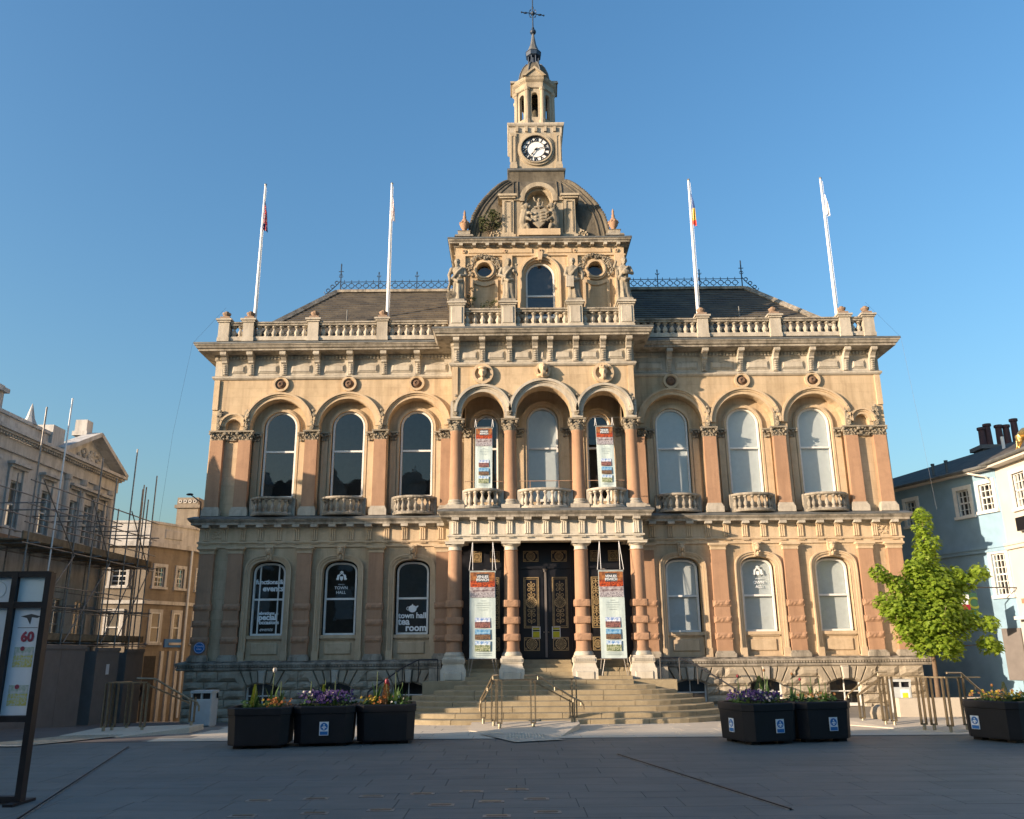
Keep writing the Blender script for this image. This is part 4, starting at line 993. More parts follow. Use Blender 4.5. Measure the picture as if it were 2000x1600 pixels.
for s in (-1, 1):                                    # raised panel mouldings on the front slopes
    m = MB(); k0, k1 = .6, 8.6
    for off in (.16, .34):
        pts = []
        for i in range(17):
            k = k0+(k1-k0)*i/16; p = onface(0, k); r_ = YT-p[1]; pts.append((s*(r_-off), p[1]-.015, p[2]))
        m.tube(pts, .028, 5)
    pts = [onface(s*.88, 4+4.6*i/10) for i in range(11)]; m.tube([(p[0], p[1]-.015, p[2]) for p in pts], .03, 5)
    pts = [onface(s*.72, 4+4.6*i/10) for i in range(11)]; m.tube([(p[0], p[1]-.015, p[2]) for p in pts], .03, 5)
    hp('panel_moulding', m, 'dome')
def urn(x, label):
    o = thing('stone_urn', label, 'urn', (x+AX, YA+.15, 15.42), 'urns on the attic cornice')
    obj('pedestal', MB().sqlathe([(.33, 0), (.3, .08), (.2, .12), (.2, .24), (.23, .27)]), M['grey'], o, (x+AX, YA+.15, 15.42))
    b = obj('bowl', MB().lathe([(.12, .27), (.055, .34), (.09, .42), (.15, .52), (.17, .62), (.13, .68)], n=16), M['terra'], o, (x+AX, YA+.15, 15.42), smooth=True)
    mm = MB()
    for k in range(9): mm.ell((.155*math.cos(k*2*PI/9), .155*math.sin(k*2*PI/9), .64), .042, 6, 5)
    obj('garland', mm, M['terra'], b, (x+AX, YA+.15, 15.42))
    obj('finial', MB().lathe([(.14, .68), (.1, .76), (.05, .84), (.06, .9), (.035, .98), (.045, 1.06), (.03, 1.1), (.015, 1.16)], n=12), M['terra'], o, (x+AX, YA+.15, 15.42), smooth=True)
urn(-2.6, 'terracotta urn with tall finial at left corner of the attic cornice'); urn(2.6, 'terracotta urn with tall finial at right corner of the attic cornice')
# aedicule
YE = 26.62
ae = None
for s in (-1, 1):
    m = MB(); m.box(s*1.08-.2, s*1.08+.2, YE, YE+1.2, 15.42, 17.0).box(s*1.08-.26, s*1.08+.26, YE-.06, YE+1.2, 15.42, 15.6).box(s*1.1-.28, s*1.1+.28, YE-.07, YE+1.3, 17.0, 17.07).box(s*1.1-.33, s*1.1+.33, YE-.12, YE+1.3, 17.07, 17.15).box(s*.72-.14, s*.72+.14, YE+.06, YE+1.2, 15.42, 16.95).box(s*.74-.16, s*.74+.16, YE, YE+1.2, 16.95, 17.07)
    ae = hp('aedicule_pier', m, 'tower')
a_ = lambda r_: arch(0, r_, 15.5, 16.95, n=22)
m = MB().ring([p for p in arch(0, .5, 16.9, 16.98, n=22)], arch(0, .66, 16.9, 16.98, n=22), YE-.04, YE+1.2); m.ring(arch(0, .42, 15.5, 16.98, n=22), arch(0, .5, 15.5, 16.98, n=22), YE+.12, YE+1.0).ring(arch(0, .24, 15.5, 16.62, n=22), arch(0, .3, 15.5, 16.62, n=22), YE+.34, YE+.6)
hp('arch', m, 'tower', ae); hp('niche', MB().box(-.6, .6, YE+.42, YE+.9, 15.42, 17.4), 'tower', ae); hp('niche_pane', MB().disc(0, 16.5, .24, YE+.38, YE+.43, 20, .36), 'dark', ae)
for s in (-1, 1):
    m = MB()
    for o_ in (.135, .1): m.ring([(s*1.08-o_+.012, 15.72), (s*1.08-o_+.012, 16.88), (s*1.08+o_-.012, 16.88), (s*1.08+o_-.012, 15.72)], [(s*1.08-o_, 15.7), (s*1.08-o_, 16.9), (s*1.08+o_, 16.9), (s*1.08+o_, 15.7)], YE-.02, YE+.01)
    # side scrolls
    for i in range(14):
        t_ = i/13; an = t_*2.6*PI; rr_ = .17*(1-.75*t_); m.ell((s*(1.52)+s*rr_*math.cos(an), YE+.1, 15.62+rr_*math.sin(an)), (.05*(1-.5*t_), .09, .05*(1-.5*t_)), 8, 5)
    m.prism([(s*1.28, 15.45), (s*1.28, 16.35), (s*1.34, 16.1), (s*1.4, 15.9), (s*1.62, 15.75), (s*1.7, 15.5), (s*1.75, 15.45)], 'y', YE+.08, YE+.3)
    hp('scroll', m, 'tower', ae)
# coat of arms: two lion-like beasts holding a shield, and a crest
coat = thing('coat_of_arms', 'carved stone shield between two rearing beasts below the dome arch', 'coat of arms', (AX, YE-.1, 15.43))
obj('plinth', MB().box(-.72, .72, YE-.32, YE+.2, 15.43, 15.66).mesh('plinth') if False else shift(MB().box(-.72, .72, -.22, .3, 0, .24), 0, 0, 0), M['buff2'], coat, (AX, YE-.1, 15.43))
m = MB()
m.prism([(-.28, .98), (-.2, 1.08), (-.05, 1.0), (0, 1.12), (.05, 1.0), (.2, 1.08), (.28, .98), (.29, .75), (.2, .5), (0, .3), (-.2, .5), (-.29, .75)], 'y', -.16, -.05)
for k in range(3): m.ell((-.12+.02*(k % 2), -.17, .85-.13*k), (.07, .03, .05), 8, 5)
for k in range(4): m.ell((.12, -.17, .9-.12*k), (.09, .03, .025), 8, 5)
m.ell((0, -.08, 1.12), (.2, .1, .06), 10, 5); m.ell((0, -.1, 1.24), (.08, .08, .1), 10, 7); m.ell((.01, -.14, 1.38), (.06, .07, .07), 8, 6); m.tube([(.0, -.12, 1.28), (-.14, -.16, 1.34), (-.18, -.16, 1.48)], .03, 7); m.tube([(.02, -.1, 1.25), (.12, -.12, 1.18), (.14, -.12, 1.32)], .03, 7)
obj('shield', remesh(m, 'shield', .012, 1), M['carve'], coat, (AX, YE-.1, 15.43))
for s in (-1, 1):
    m = MB()
    m.tube([(s*.52, .02, .3), (s*.55, 0, .55), (s*.5, -.02, .85), (s*.47, -.04, 1.05)], [.13, .16, .17, .13], 10)      # body
    m.ell((s*.43, -.1, 1.16), (.12, .12, .12), 10, 8); m.ell((s*.33, -.14, 1.12), (.07, .06, .06), 8, 6)                # head and muzzle
    for k in range(14): m.ell((s*(.52+.07*math.sin(k*2.1)), -.06+.09*math.cos(k*1.7), .9+.026*k), .06, 6, 5)            # mane
    m.tube([(s*.46, -.08, .9), (s*.32, -.2, .86), (s*.24, -.2, .8)], [.07, .055, .045], 8); m.tube([(s*.48, -.08, .74), (s*.36, -.2, .62), (s*.26, -.2, .56)], [.07, .055, .045], 8)
    m.tube([(s*.55, 0, .42), (s*.4, -.12, .42), (s*.36, -.1, .28)], [.11, .09, .06], 8)
    m.tube([(s*.55, .05, .35), (s*.66, .02, .3), (s*.62, -.05, .45), (s*.68, -.03, .6)], [.06, .05, .04, .03], 8)
    obj('beast', remesh(m, 'beast', .016, 1), M['carve'], coat, (AX, YE-.1, 15.43))
# ---------------------------------------------------------------- CLOCK STAGE
hp('tower_neck', MB().sqlathe([(1.04, 18.7), (1.03, 19.07)], 0, YT), 'dome')
hp('tower_base', MB().sqlathe([(1.06, 19.06), (1.1, 19.1), (1.1, 19.17), (1.0, 19.2)], 0, YT), 'lead')
cw_ = hp('clock_stage', MB().sqlathe([(.98, 19.15), (.98, 20.75)], 0, YT), 'tower')
hp('cornice', MB().sqlathe([(.98, 20.72), (1.0, 20.78), (1.0, 21.0), (1.06, 21.04), (1.09, 21.1), (1.09, 21.16), (.95, 21.24), (.85, 21.3)], 0, YT), 'white', cw_)
YK = YT-.98
cb = MB().box(-.05, .05, -.09, 0, 20.79, 21.0).mesh('bracket')
for k in range(5): hi('bracket', cb, 'tower', (-.72+.36*k, YK-.01, 0), cw_)
m = MB()
for s in (-1, 1):
    for o_ in (.1,): m.box(s*.86-.12, s*.86+.12, YK-.06, YK, 19.2, 20.75)
    m.box(s*.86-.14, s*.86+.14, YK-.09, YK, 19.2, 19.36); m.ring(arch(s*.86, .055, 19.5, 20.55, n=8), arch(s*.86, .08, 19.5, 20.55, n=8), YK-.08, YK-.05)
hp('corner_pilaster', m, 'tower', cw_)
ZC = 20.03
m = MB().annulus(0, ZC, .6, .7, YK-.07, YK+.01, 48).annulus(0, ZC, .57, .62, YK-.12, YK+.01, 48); fr = hp('clock', m, 'tower')
hp('dial', MB().disc(0, ZC, .58, YK-.03, YK, 48), 'clock', fr)
m = MB().annulus(0, ZC, .525, .58, YK-.05, YK-.025, 60).annulus(0, ZC, .335, .35, YK-.045, YK-.028, 48)
for k in range(60):
    a_ = 2*PI*k/60; m.bar((.505*math.sin(a_), YK-.04, ZC+.505*math.cos(a_)), (.53*math.sin(a_), YK-.04, ZC+.53*math.cos(a_)), .012, .01)
m.annulus(0, ZC, .495, .507, YK-.045, YK-.028, 48)
hp('minute_track', m, 'clockblk', fr)
ROM = ['XII', 'I', 'II', 'III', 'IIII', 'V', 'VI', 'VII', 'VIII', 'IX', 'X', 'XI']
for k, s_ in enumerate(ROM):
    me = text_mesh(s_, .2, bold=.006, ext=.004, spacing=.85); xs_ = [v.co.x for v in me.vertices]; zs_ = [v.co.z for v in me.vertices]
    me.transform(Matrix.Translation((-(max(xs_)+min(xs_))/2, 0, -(max(zs_)+min(zs_))/2))); wd = max(xs_)-min(xs_)
    if wd > .19: me.transform(Matrix.Scale(.19/wd, 4, (1, 0, 0)))
    a_ = 2*PI*k/12; me.transform(Matrix.Rotation(a_, 4, 'Y')); me.transform(Matrix.Translation((.42*math.sin(a_), YK-.042, ZC+.42*math.cos(a_))))
    hp('numeral', me, 'clockblk', fr)
def hand(deg, L, w0):
    a_ = rad(deg); d_ = Vector((math.sin(a_), 0, math.cos(a_))); n_ = Vector((d_.z, 0, -d_.x)); c = Vector((0, YK-.07, ZC))
    p = [c-d_*.08-n_*w0*.4, c+d_*L*.65-n_*w0*.5, c+d_*L*.72-n_*w0*1.1, c+d_*L, c+d_*L*.72+n_*w0*1.1, c+d_*L*.65+n_*w0*.5, c-d_*.08+n_*w0*.4]
    return MB().prism([(q.x, q.z) for q in p], 'y', YK-.075, YK-.06)
hp('hour_hand', hand(216, .33, .03), 'clockblk', fr); hp('minute_hand', hand(74, .5, .022), 'clockblk', fr); hp('hub', MB().disc(0, ZC, .04, YK-.08, YK-.06, 16), 'clockblk', fr)
# ---------------------------------------------------------------- BELFRY
NB = 8
def octa(r_, z, rot=PI/8): return [(r_*math.cos(rot+i*PI/4), YT+r_*math.sin(rot+i*PI/4), z) for i in range(8)]
R8 = .78
m = MB()
for k in range(8):                                    # eight faces, each with an arched opening
    am = -PI/2+k*PI/4; nx_, ny_ = math.cos(am), math.sin(am); tx_, ty_ = -ny_, nx_; ap = R8*math.cos(PI/8); hw = R8*math.sin(PI/8)
    f = MB().wall(-hw, hw, 21.28, 23.1, 0, [arch(0, .125, 21.66, 22.66, n=10)], .14)
    m.add([(x*tx_+nx_*(ap-y), YT+x*ty_+ny_*(ap-y), z) for x, y, z in f.v], f.f)
be = hp('belfry', m, 'tower')
for k in range(8):
    a_ = PI/8+k*PI/4; x, y = R8*math.cos(a_), R8*math.sin(a_)
    hp('pier', MB().lathe([(.13, 21.26), (.13, 21.5), (.095, 21.56), (.09, 22.85), (.12, 22.88), (.13, 22.98)], x*.98, YT+y*.98, 8), 'tower', be)
hp('cornice', MB().add(*(lambda L: ([p for l in L for p in l], [(j*8+i, j*8+(i+1) % 8, (j+1)*8+(i+1) % 8, (j+1)*8+i) for j in range(len(L)-1) for i in range(8)]))([octa(r_, z) for r_, z in ((.8, 22.95), (.84, 22.98), (.84, 23.2), (.92, 23.28), (.95, 23.36), (.95, 23.42), (.6, 23.5))])), 'tower', be)
for k in range(0, 8, 2):
    am = -PI/2+k*PI/4; nx_, ny_ = math.cos(am), math.sin(am); tx_, ty_ = -ny_, nx_
    f = MB().prism([(-.4, 23.4), (.4, 23.4), (0, 23.78)], 'y', -.05, .3); f.prism([(-.46, 23.4), (-.36, 23.4), (0, 23.72), (.36, 23.4), (.46, 23.4), (0, 23.84)], 'y', -.1, .28)
    hp('pediment', MB().add([(x*tx_+nx_*(.85-y), YT+x*ty_+ny_*(.85-y), z) for x, y, z in f.v], f.f), 'tower', be)
hp('bell', MB().lathe([(.3, 21.75), (.27, 21.85), (.2, 22.05), (.17, 22.3), (.1, 22.42), (.03, 22.46)], 0, YT, 16), 'railfoot', be, True); hp('bell_frame', MB().box(-.5, .5, YT-.05, YT+.05, 22.45, 22.6), 'black', be); hp('belfry_floor', MB().lathe([(.68, 21.25), (.68, 21.6)], 0, YT, 8, rot=PI/8), 'dark', be)
hp('cupola', MB().lathe([(.66, 23.45), (.64, 23.7), (.58, 24.0), (.46, 24.3), (.3, 24.52)], 0, YT, 8, rot=PI/8), 'dome')
m = MB()
for k in range(8):
    a_ = PI/8+k*PI/4; m.tube([(r_*math.cos(a_), YT+r_*math.sin(a_), z) for r_, z in ((.67, 23.45), (.65, 23.7), (.59, 24.0), (.47, 24.3), (.31, 24.53))], .03, 6)
hp('cupola_ribs', m, 'lead')
la = hp('lantern', MB().lathe([(.27, 24.5), (.24, 24.58), (.14, 24.6), (.14, 24.92)], 0, YT, 8), 'iron')
for k in range(8):
    a_ = PI/8+k*PI/4; hp('post', MB().tube([(.22*math.cos(a_), YT+.22*math.sin(a_), 24.56), (.22*math.cos(a_), YT+.22*math.sin(a_), 24.94)], .03, 6), 'iron', la)
hp('eave', MB().lathe([(.24, 24.9), (.31, 24.94), (.33, 25.1), (.3, 25.14)], 0, YT, 8, rot=PI/8), 'iron', la)
hp('spire', MB().lathe([(.34, 25.12), (.22, 25.28), (.13, 25.55), (.07, 25.9), (.045, 26.12)], 0, YT, 8, rot=PI/8), 'lead', la)
fi = hp('weather_finial', MB().ell((0, YT, 26.2), (.13, .13, .12), 12, 8).ell((0, YT, 26.38), .06, 8, 6).tube([(0, YT, 26.1), (0, YT, 28.4)], [.03, .02], 8), 'iron', None, True)
m = MB()
for s in (-1, 1):
    m.tube([(0, YT, 27.12), (s*.46, YT+s*.1, 27.1)], .018, 6); m.ell((s*.46, YT+s*.1, 27.1), .04, 6, 5); m.ell((s*.3, YT+s*.06, 27.1), (.09, .05, .035), 8, 5)
    for z_ in (-1, 1): m.tube([(s*.05, YT, 27.12+z_*.2), (s*.12, YT, 27.12+z_*.14), (s*.15, YT, 27.12+z_*.05), (s*.1, YT, 27.12)], .015, 5)
    m.ell((s*.1, YT, 27.28), .03, 6, 4); m.ell((s*.1, YT, 26.95), .03, 6, 4)
m.ell((0, YT, 27.12), (.1, .1, .1), 8, 6); m.ell((0, YT, 27.4), (.045, .045, .08), 8, 5)
hp('scroll_cross', m, 'iron', fi)
# ---------------------------------------------------------------- SLATE ROOF and iron cresting
mb = MB(); n = 22
EV = [(-9.95, 27.25, 12.15), (10.5, 27.25, 12.15)]; RG = [(-8.1, 32.0, 15.85), (8.6, 32.0, 15.85)]
for i in range(n):                                     # lapped courses, each a small step
    f0, f1 = i/n, (i+1)/n; z_ = .025
    A = [tuple(EV[k][c]+(RG[k][c]-EV[k][c])*f0 for c in range(3)) for k in (0, 1)]; B = [tuple(EV[k][c]+(RG[k][c]-EV[k][c])*f1 for c in range(3)) for k in (0, 1)]
    mb.add([(A[0][0], A[0][1]-z_*.5, A[0][2]+z_), (A[1][0], A[1][1]-z_*.5, A[1][2]+z_), B[1], B[0]], [(0, 1, 2, 3)]); mb.add([A[0], A[1], (A[1][0], A[1][1]-z_*.5, A[1][2]+z_), (A[0][0], A[0][1]-z_*.5, A[0][2]+z_)], [(0, 1, 2, 3)])
mb.add([EV[0], RG[0], (-9.95, 38, 12.15)], [(0, 1, 2)]).add([EV[1], RG[1], (10.5, 38, 12.15)], [(0, 1, 2)]).add([RG[0], RG[1], (10.5, 38, 12.15), (-9.95, 38, 12.15)], [(0, 1, 2, 3)])
def slate_mat():
    m, t, b, o = nodes('slate_courses'); g_ = t.nodes.new('ShaderNodeNewGeometry'); mp = t.nodes.new('ShaderNodeMapping'); mp.inputs[2].default_value = (rad(90), 0, 0)
    t.links.new(g_.outputs[0], mp.inputs[0]); br = N(t, 'ShaderNodeTexBrick', i_Scale=1.0); br.inputs['Brick Width'].default_value = .3; br.inputs['Row Height'].default_value = 3.7/22; br.inputs['Mortar Size'].default_value = .008
    br.inputs['Color1'].default_value = (.10, .085, .062, 1); br.inputs['Color2'].default_value = (.062, .054, .042, 1); br.inputs['Mortar'].default_value = (.02, .018, .015, 1); t.links.new(mp.outputs[0], br.inputs[0])
    c = mixc(t, ramp(t, noi(t, pos(t), 1.4, 7), [(.45, (0,)*3), (.7, (.8,)*3)]), br.outputs[0], (.15, .125, .085)); t.links.new(c, b.inputs[0]); b.inputs['Roughness'].default_value = .7; return m
M['slates'] = slate_mat()
rf = hp('roof', mb, 'slates')
hp('gutter', MB().box(-10.4, 10.9, 26.95, 27.3, 11.75, 12.16), 'lead', rf)
for k in (0, 1): hp('hip_flashing', MB().bar((EV[k][0], EV[k][1]-.05, EV[k][2]+.03), (RG[k][0], RG[k][1]-.05, RG[k][2]+.05), .2, .06), 'grey', rf)
hp('ridge_capping', MB().box(-8.1, 8.6, 31.85, 32.15, 15.82, 15.93), 'grey', rf)
for xa, xb in ((-8.0, -3.3), (3.3, 8.5)):
    m = MB(); s_ = .298; zr = 15.93
    m.bar((xa, 32, zr+.06), (xb, 32, zr+.06), .022, .022).bar((xa, 32, zr+.4), (xb, 32, zr+.4), .022, .022)
    x = xa+s_/2; k = 0
    while x < xb:
        m.annulus(x, zr+.23, .095, .118, 31.985, 32.015, 16); m.bar((x-s_/2, 32, zr+.23), (x-.11, 32, zr+.23), .03, .02); m.bar((x+.11, 32, zr+.23), (x+s_/2, 32, zr+.23), .03, .02)
        m.bar((x, 32, zr+.34), (x, 32, zr+.48), .022, .022); m.bar((x, 32, zr), (x, 32, zr+.12), .022, .022); x += s_; k += 1
    cr = hp('ridge_cresting', m, 'iron')
    for j in range(4):
        x = xa+(xb-xa)*j/3.0 if True else 0
        mm = MB().bar((x, 32, zr), (x, 32, zr+(.75 if j not in (0, 3) else .75)), .035, .035); mm.ell((x, 32, zr+.78), (.03, .03, .07), 6, 5); mm.bar((x-.07, 32, zr+.62), (x+.07, 32, zr+.62), .02, .02); mm.ell((x-.07, 32, zr+.66), .022, 5, 4).ell((x+.07, 32, zr+.66), .022, 5, 4)
        hp('crest_post', mm, 'iron', cr)
for x, s in ((-8.0, -1), (8.5, 1)):
    m = MB().bar((x, 32, 15.9), (x, 32, 17.05), .04, .04).ell((x, 32, 17.08), (.03, .03, .09), 6, 5).bar((x-.1, 32, 16.8), (x+.1, 32, 16.8), .025, .025).bar((x-.07, 32, 16.65), (x+.07, 32, 16.65), .025, .025)
    for k in range(3):
        c = (x+s*(.16+.17*k), 16.3-.17*k); m.annulus(c[0], c[1], .06, .085, 31.98, 32.02, 12)
    m.tube([(x, 32, 16.4), (x+s*.2, 32, 16.15), (x+s*.5, 32, 15.85), (x+s*.62, 32, 15.8), (x+s*.66, 32, 15.9)], .018, 6)
    hp('corner_finial', m, 'iron')
m = MB()
for x, y in ((-6.9, 28.3), (7.2, 28.3)): m.tube([(x, y, 12.9), (x, y, 13.55)], .025, 6)
hp('vent_pipe', m, 'lead')
# ---------------------------------------------------------------- ENTRANCE STEPS
steps = thing('entrance_steps', 'broad pale stone steps with rounded ends rising to the porch', 'steps', (AX, 21.2, 0))
def outline(k):
    """plan of the front edge of step k: straight front, rounded ends"""
    W = 4.55-.1*k; yf = 21.25+.5*k; R_ = 2.0-.05*k; pts = []; yb = 26.6
    for i in range(9): pts.append((-W, yb+(yf+R_-yb)*i/8))
    for i in range(1, 13): a_ = PI/2*i/12; pts.append((-W+R_*1.15*(1-math.cos(a_)), yf+R_*(1-math.sin(a_))))
    L = W-R_*1.15
    for i in range(1, 17): pts.append((-L+2*L*i/16, yf))
    for i in range(1, 13): a_ = PI/2*(1-i/12); pts.append((W-R_*1.15*(1-math.cos(a_)), yf+R_*(1-math.sin(a_))))
    for i in range(1, 9): pts.append((W, yf+R_+(yb-yf-R_)*i/8))
    return pts
RZ = .11; rs = random.Random(8)
def along(pts, a_, b_, n_):
    P = [Vector(p) for p in pts]; L = [0]
    for p, q in zip(P, P[1:]): L.append(L[-1]+(q-p).length)
    out = []
    for k in range(n_+1):
        s_ = a_+(b_-a_)*k/n_; i_ = 0
        while i_ < len(L)-2 and L[i_+1] < s_: i_ += 1
        f_ = (s_-L[i_])/max(1e-6, L[i_+1]-L[i_]); p = P[i_].lerp(P[i_+1], f_); t_ = (P[i_+1]-P[i_]).normalized(); out.append((p, Vector((t_.y, -t_.x))*-1))
    return out, L[-1]
nst = 0
for k in range(8):
    pts = outline(k); _, TL = along(pts, 0, 1, 1); s0 = 2.6; s1 = TL-2.6
    if k == 7: pass
    cur = s0+rs.random()*.3
    while cur < s1-.3:
        ln = rs.uniform(.85, 1.5); e_ = min(s1, cur+ln)
        if s1-e_ < .4: e_ = s1
        nn = 4; S, _ = along(pts, cur+.006, e_-.006, nn); dz = rs.uniform(-.004, .004); ch = .012
        m = MB(); dp = .85
        for p, nv in S:
            z0, z1 = RZ*k-.02, RZ*(k+1)+dz
            m.v += [(p.x, p.y, z0), (p.x, p.y, z1-ch), (p.x+nv.x*ch, p.y+nv.y*ch, z1), (p.x+nv.x*dp, p.y+nv.y*dp, z1), (p.x+nv.x*dp, p.y+nv.y*dp, z0)]
        for q in range(nn):
            for j in range(5): m.f.append((q*5+j, (q+1)*5+j, (q+1)*5+(j+1) % 5, q*5+(j+1) % 5))
        m.f += [[0, 1, 2, 3, 4], [nn*5+j for j in range(5)][::-1]]
        hp('step_stone', m, 'step', steps); nst += 1; cur = e_
hp('landing', MB().prism([(-3.6, 25.1), (3.6, 25.1), (3.6, 26.9), (-3.6, 26.9)], 'z', .3, .868), 'step', steps)
for k in range(5):
    y0 = 25.55+.25*k
    for a_, b_ in ((-2.42, -1.44), (-.72, .72), (1.44, 2.42)):
        x = a_
        while x < b_-.05:
            e_ = min(b_, x+rs.uniform(.6, .9)); e_ = b_ if b_-e_ < .3 else e_
            hp('step_stone', MB().box(x+.004, e_-.004, y0, 27.2, .86+RZ*k, .86+RZ*(k+1)+rs.uniform(-.003, .003)), 'step', steps); x = e_
hp('threshold', MB().box(-HP-.1, HP+.1, 26.85, 27.1, .8, 1.425), 'step', steps)
for s in (-1, 1): hp('step_cheek', MB().box(s*3.2-.3, s*3.2+.3, 25.9, 27.0, .7, 1.2), 'grey', steps)
# black side handrails
for s, lab in ((-1, 'thin black handrail on the left side of the entrance steps'), (1, 'thin black handrail on the right side of the entrance steps')):
    o = thing('step_handrail', lab, 'handrail', (AX+s*3.6, 25, .88), 'black handrails beside the steps')
    pts = [(s*3.2, 25.4, 1.46), (s*3.75, 25.4, 1.46), (s*4.15, 24.9, 1.25), (s*4.75, 24.2, .8), (s*4.95, 24.0, .65)]
    hp('rail', MB().tube(pts, .022, 8), 'black', o)
    for (x, y, z), zb in ((pts[0], .86), (pts[1], .86), (pts[2], .75), (pts[4], 0)): hp('post', MB().tube([(x, y, zb), (x, y, z)], .016, 6), 'black', o)
# ================================================================ LETTERING ON THE GROUND FLOOR WINDOWS
def wtext(i, s, size, x, z, align='CENTER', shear=0, bold=.004, sp=1.0, clip=None):
    me = text_mesh(s, size, align, shear, bold, .001, sp)
    hp('window_lettering', shift_me(me, WINS[i]+x, YW+.228, z), 'wtext', gw[i])
def shift_me(me, x, y, z): me.transform(Matrix.Translation((x, y, z))); return me
wtext(0, 'functions &', .2, 0, 3.78, bold=.006, sp=.95); wtext(0, 'events', .25, .45, 3.56, 'RIGHT', bold=.008)
wtext(0, 'ebrations &', .13, .03, 2.84, bold=.005); wtext(0, 'pecial', .24, -.0, 2.68, bold=.01); wtext(0, 'occasions', .16, .06, 2.55, bold=.006); wtext(0, 'events', .16, -.02, 2.34, shear=.3, bold=0)
wtext(2, 'town hall', .235, 0, 2.7, bold=.008); wtext(2, 'tea', .29, -.44, 2.5, 'LEFT', bold=.01); wtext(2, 'room', .29, .45, 2.31, 'RIGHT', bold=.01)
tp = MB().ell((0, 0, 0), (.13, .004, .11), 16, 8).ell((0, 0, .12), (.02, .004, .03), 8, 5).prism([(.1, -.02), (.19, .08), (.17, .1), (.08, .06)], 'y', -.002, .002)
tp.annulus(-.13, .01, .04, .06, -.002, .002, 14); hp('teapot_print', shift(tp, WINS[2], YW+.228, 2.98), 'wtext', gw[2])
def crest_print(i, x, z):
    m = MB().prism([(-.055, .05), (.055, .05), (.05, -.04), (0, -.09), (-.05, -.04)], 'y', -.002, .002)
    for s in (-1, 1): m.ell((s*.11, 0, .02), (.035, .003, .09), 8, 6).ell((s*.08, 0, .08), (.03, .003, .03), 8, 5).ell((s*.15, 0, -.03), (.02, .003, .03), 6, 4)
    for a_, b_ in ((0, .14), (-.05, .12), (.05, .12), (-.03, .18), (.03, .18), (0, .2)): m.ell((a_, 0, b_), (.025, .003, .025), 8, 5)
    hp('crest_print', shift(m, WINS[i]+x, YW+.228, z), 'wtext', gw[i])
for i, x in ((1, 0), (4, .05)):
    crest_print(i, x, 3.95 if i == 1 else 4.0); wtext(i, 'IPSWICH', .05, x, 3.73 if i == 1 else 3.8, bold=0)
    wtext(i, 'TOWN' if i == 1 else 'OWN', .13, x, 3.6 if i == 1 else 3.66, bold=.001); wtext(i, 'HALL' if i == 1 else 'ALL', .13, x, 3.46 if i == 1 else 3.53, bold=.001)
# blue plaque and street name plate
pq = thing('wall_plaque', 'round blue plaque low on the left corner pilaster', 'plaque', (AX-10.62, YW-.17, 1.85))
obj('disc', MB().disc(0, 0, .17, -.03, 0, 24), M['blue'], pq, (AX-10.62, YW-.17, 1.85)); obj('rim', MB().annulus(0, 0, .145, .155, -.034, -.03, 24), M['white_p'], pq, (AX-10.62, YW-.17, 1.85))
for k, s_ in enumerate(('TOWN', 'HALL')): obj('lettering', text_mesh(s_, .07, ext=.001), M['white_p'], pq, (AX-10.62, YW-.203, 1.87-k*.08))
# ================================================================ BANNERS
def photo_mat(name, sky0, sky1, low0, low1, split, sc_=9):
    m, t, b, o = nodes(name); g_ = N(t, 'ShaderNodeTexCoord'); sp_ = N(t, 'ShaderNodeSeparateXYZ'); t.links.new(g_.outputs['Generated'], sp_.inputs[0])
    n1 = noi(t, g_.outputs['Generated'], 4, 5); n2 = noi(t, g_.outputs['Generated'], sc_, 5, .7)
    s_ = mixc(t, ramp(t, n1, [(.4, (0,)*3), (.62, (1,)*3)]), sky0, sky1); l_ = mixc(t, ramp(t, n2, [(.42, (0,)*3), (.58, (1,)*3)]), low0, low1)
    ad = N(t, 'ShaderNodeMath', operation='ADD'); mu = N(t, 'ShaderNodeMath', operation='MULTIPLY', i_1=.35); t.links.new(n2, mu.inputs[0]); t.links.new(sp_.outputs[2], ad.inputs[0]); t.links.new(mu.outputs[0], ad.inputs[1])
    f = ramp(t, ad.outputs[0], [(split+.15, (0,)*3), (split+.19, (1,)*3)]); t.links.new(mixc(t, f, l_, s_), b.inputs[0]); b.inputs['Roughness'].default_value = .5; return m
M['ph1'] = photo_mat('print_square', (.08, .2, .5), (.75, .8, .85), (.06, .03, .04), (.35, .16, .13), .6)
M['ph2'] = photo_mat('print_hall', (.03, .2, .45), (.3, .5, .65), (.05, .035, .03), (.25, .15, .08), .5)
M['ph3'] = photo_mat('print_mansion', (.05, .2, .5), (.7, .8, .85), (.04, .09, .02), (.5, .52, .35), .62)
M['ph4'] = photo_mat('print_theatre', (.10, .03, .015), (.42, .17, .05), (.08, .01, .008), (.6, .1, .02), .42, 11)
M['ph5'] = photo_mat('print_tables', (.5, .47, .48), (.12, .08, .09), (.55, .53, .55), (.1, .08, .1), .5, 16)
M['banner'] = paint('banner_pale_green', (.52, .62, .60), .55, .04)
M['faint'] = paint('faint_print', (.36, .44, .44), .6, .03); M['labelgrey'] = paint('label_grey', (.05, .055, .06), .6, .1)
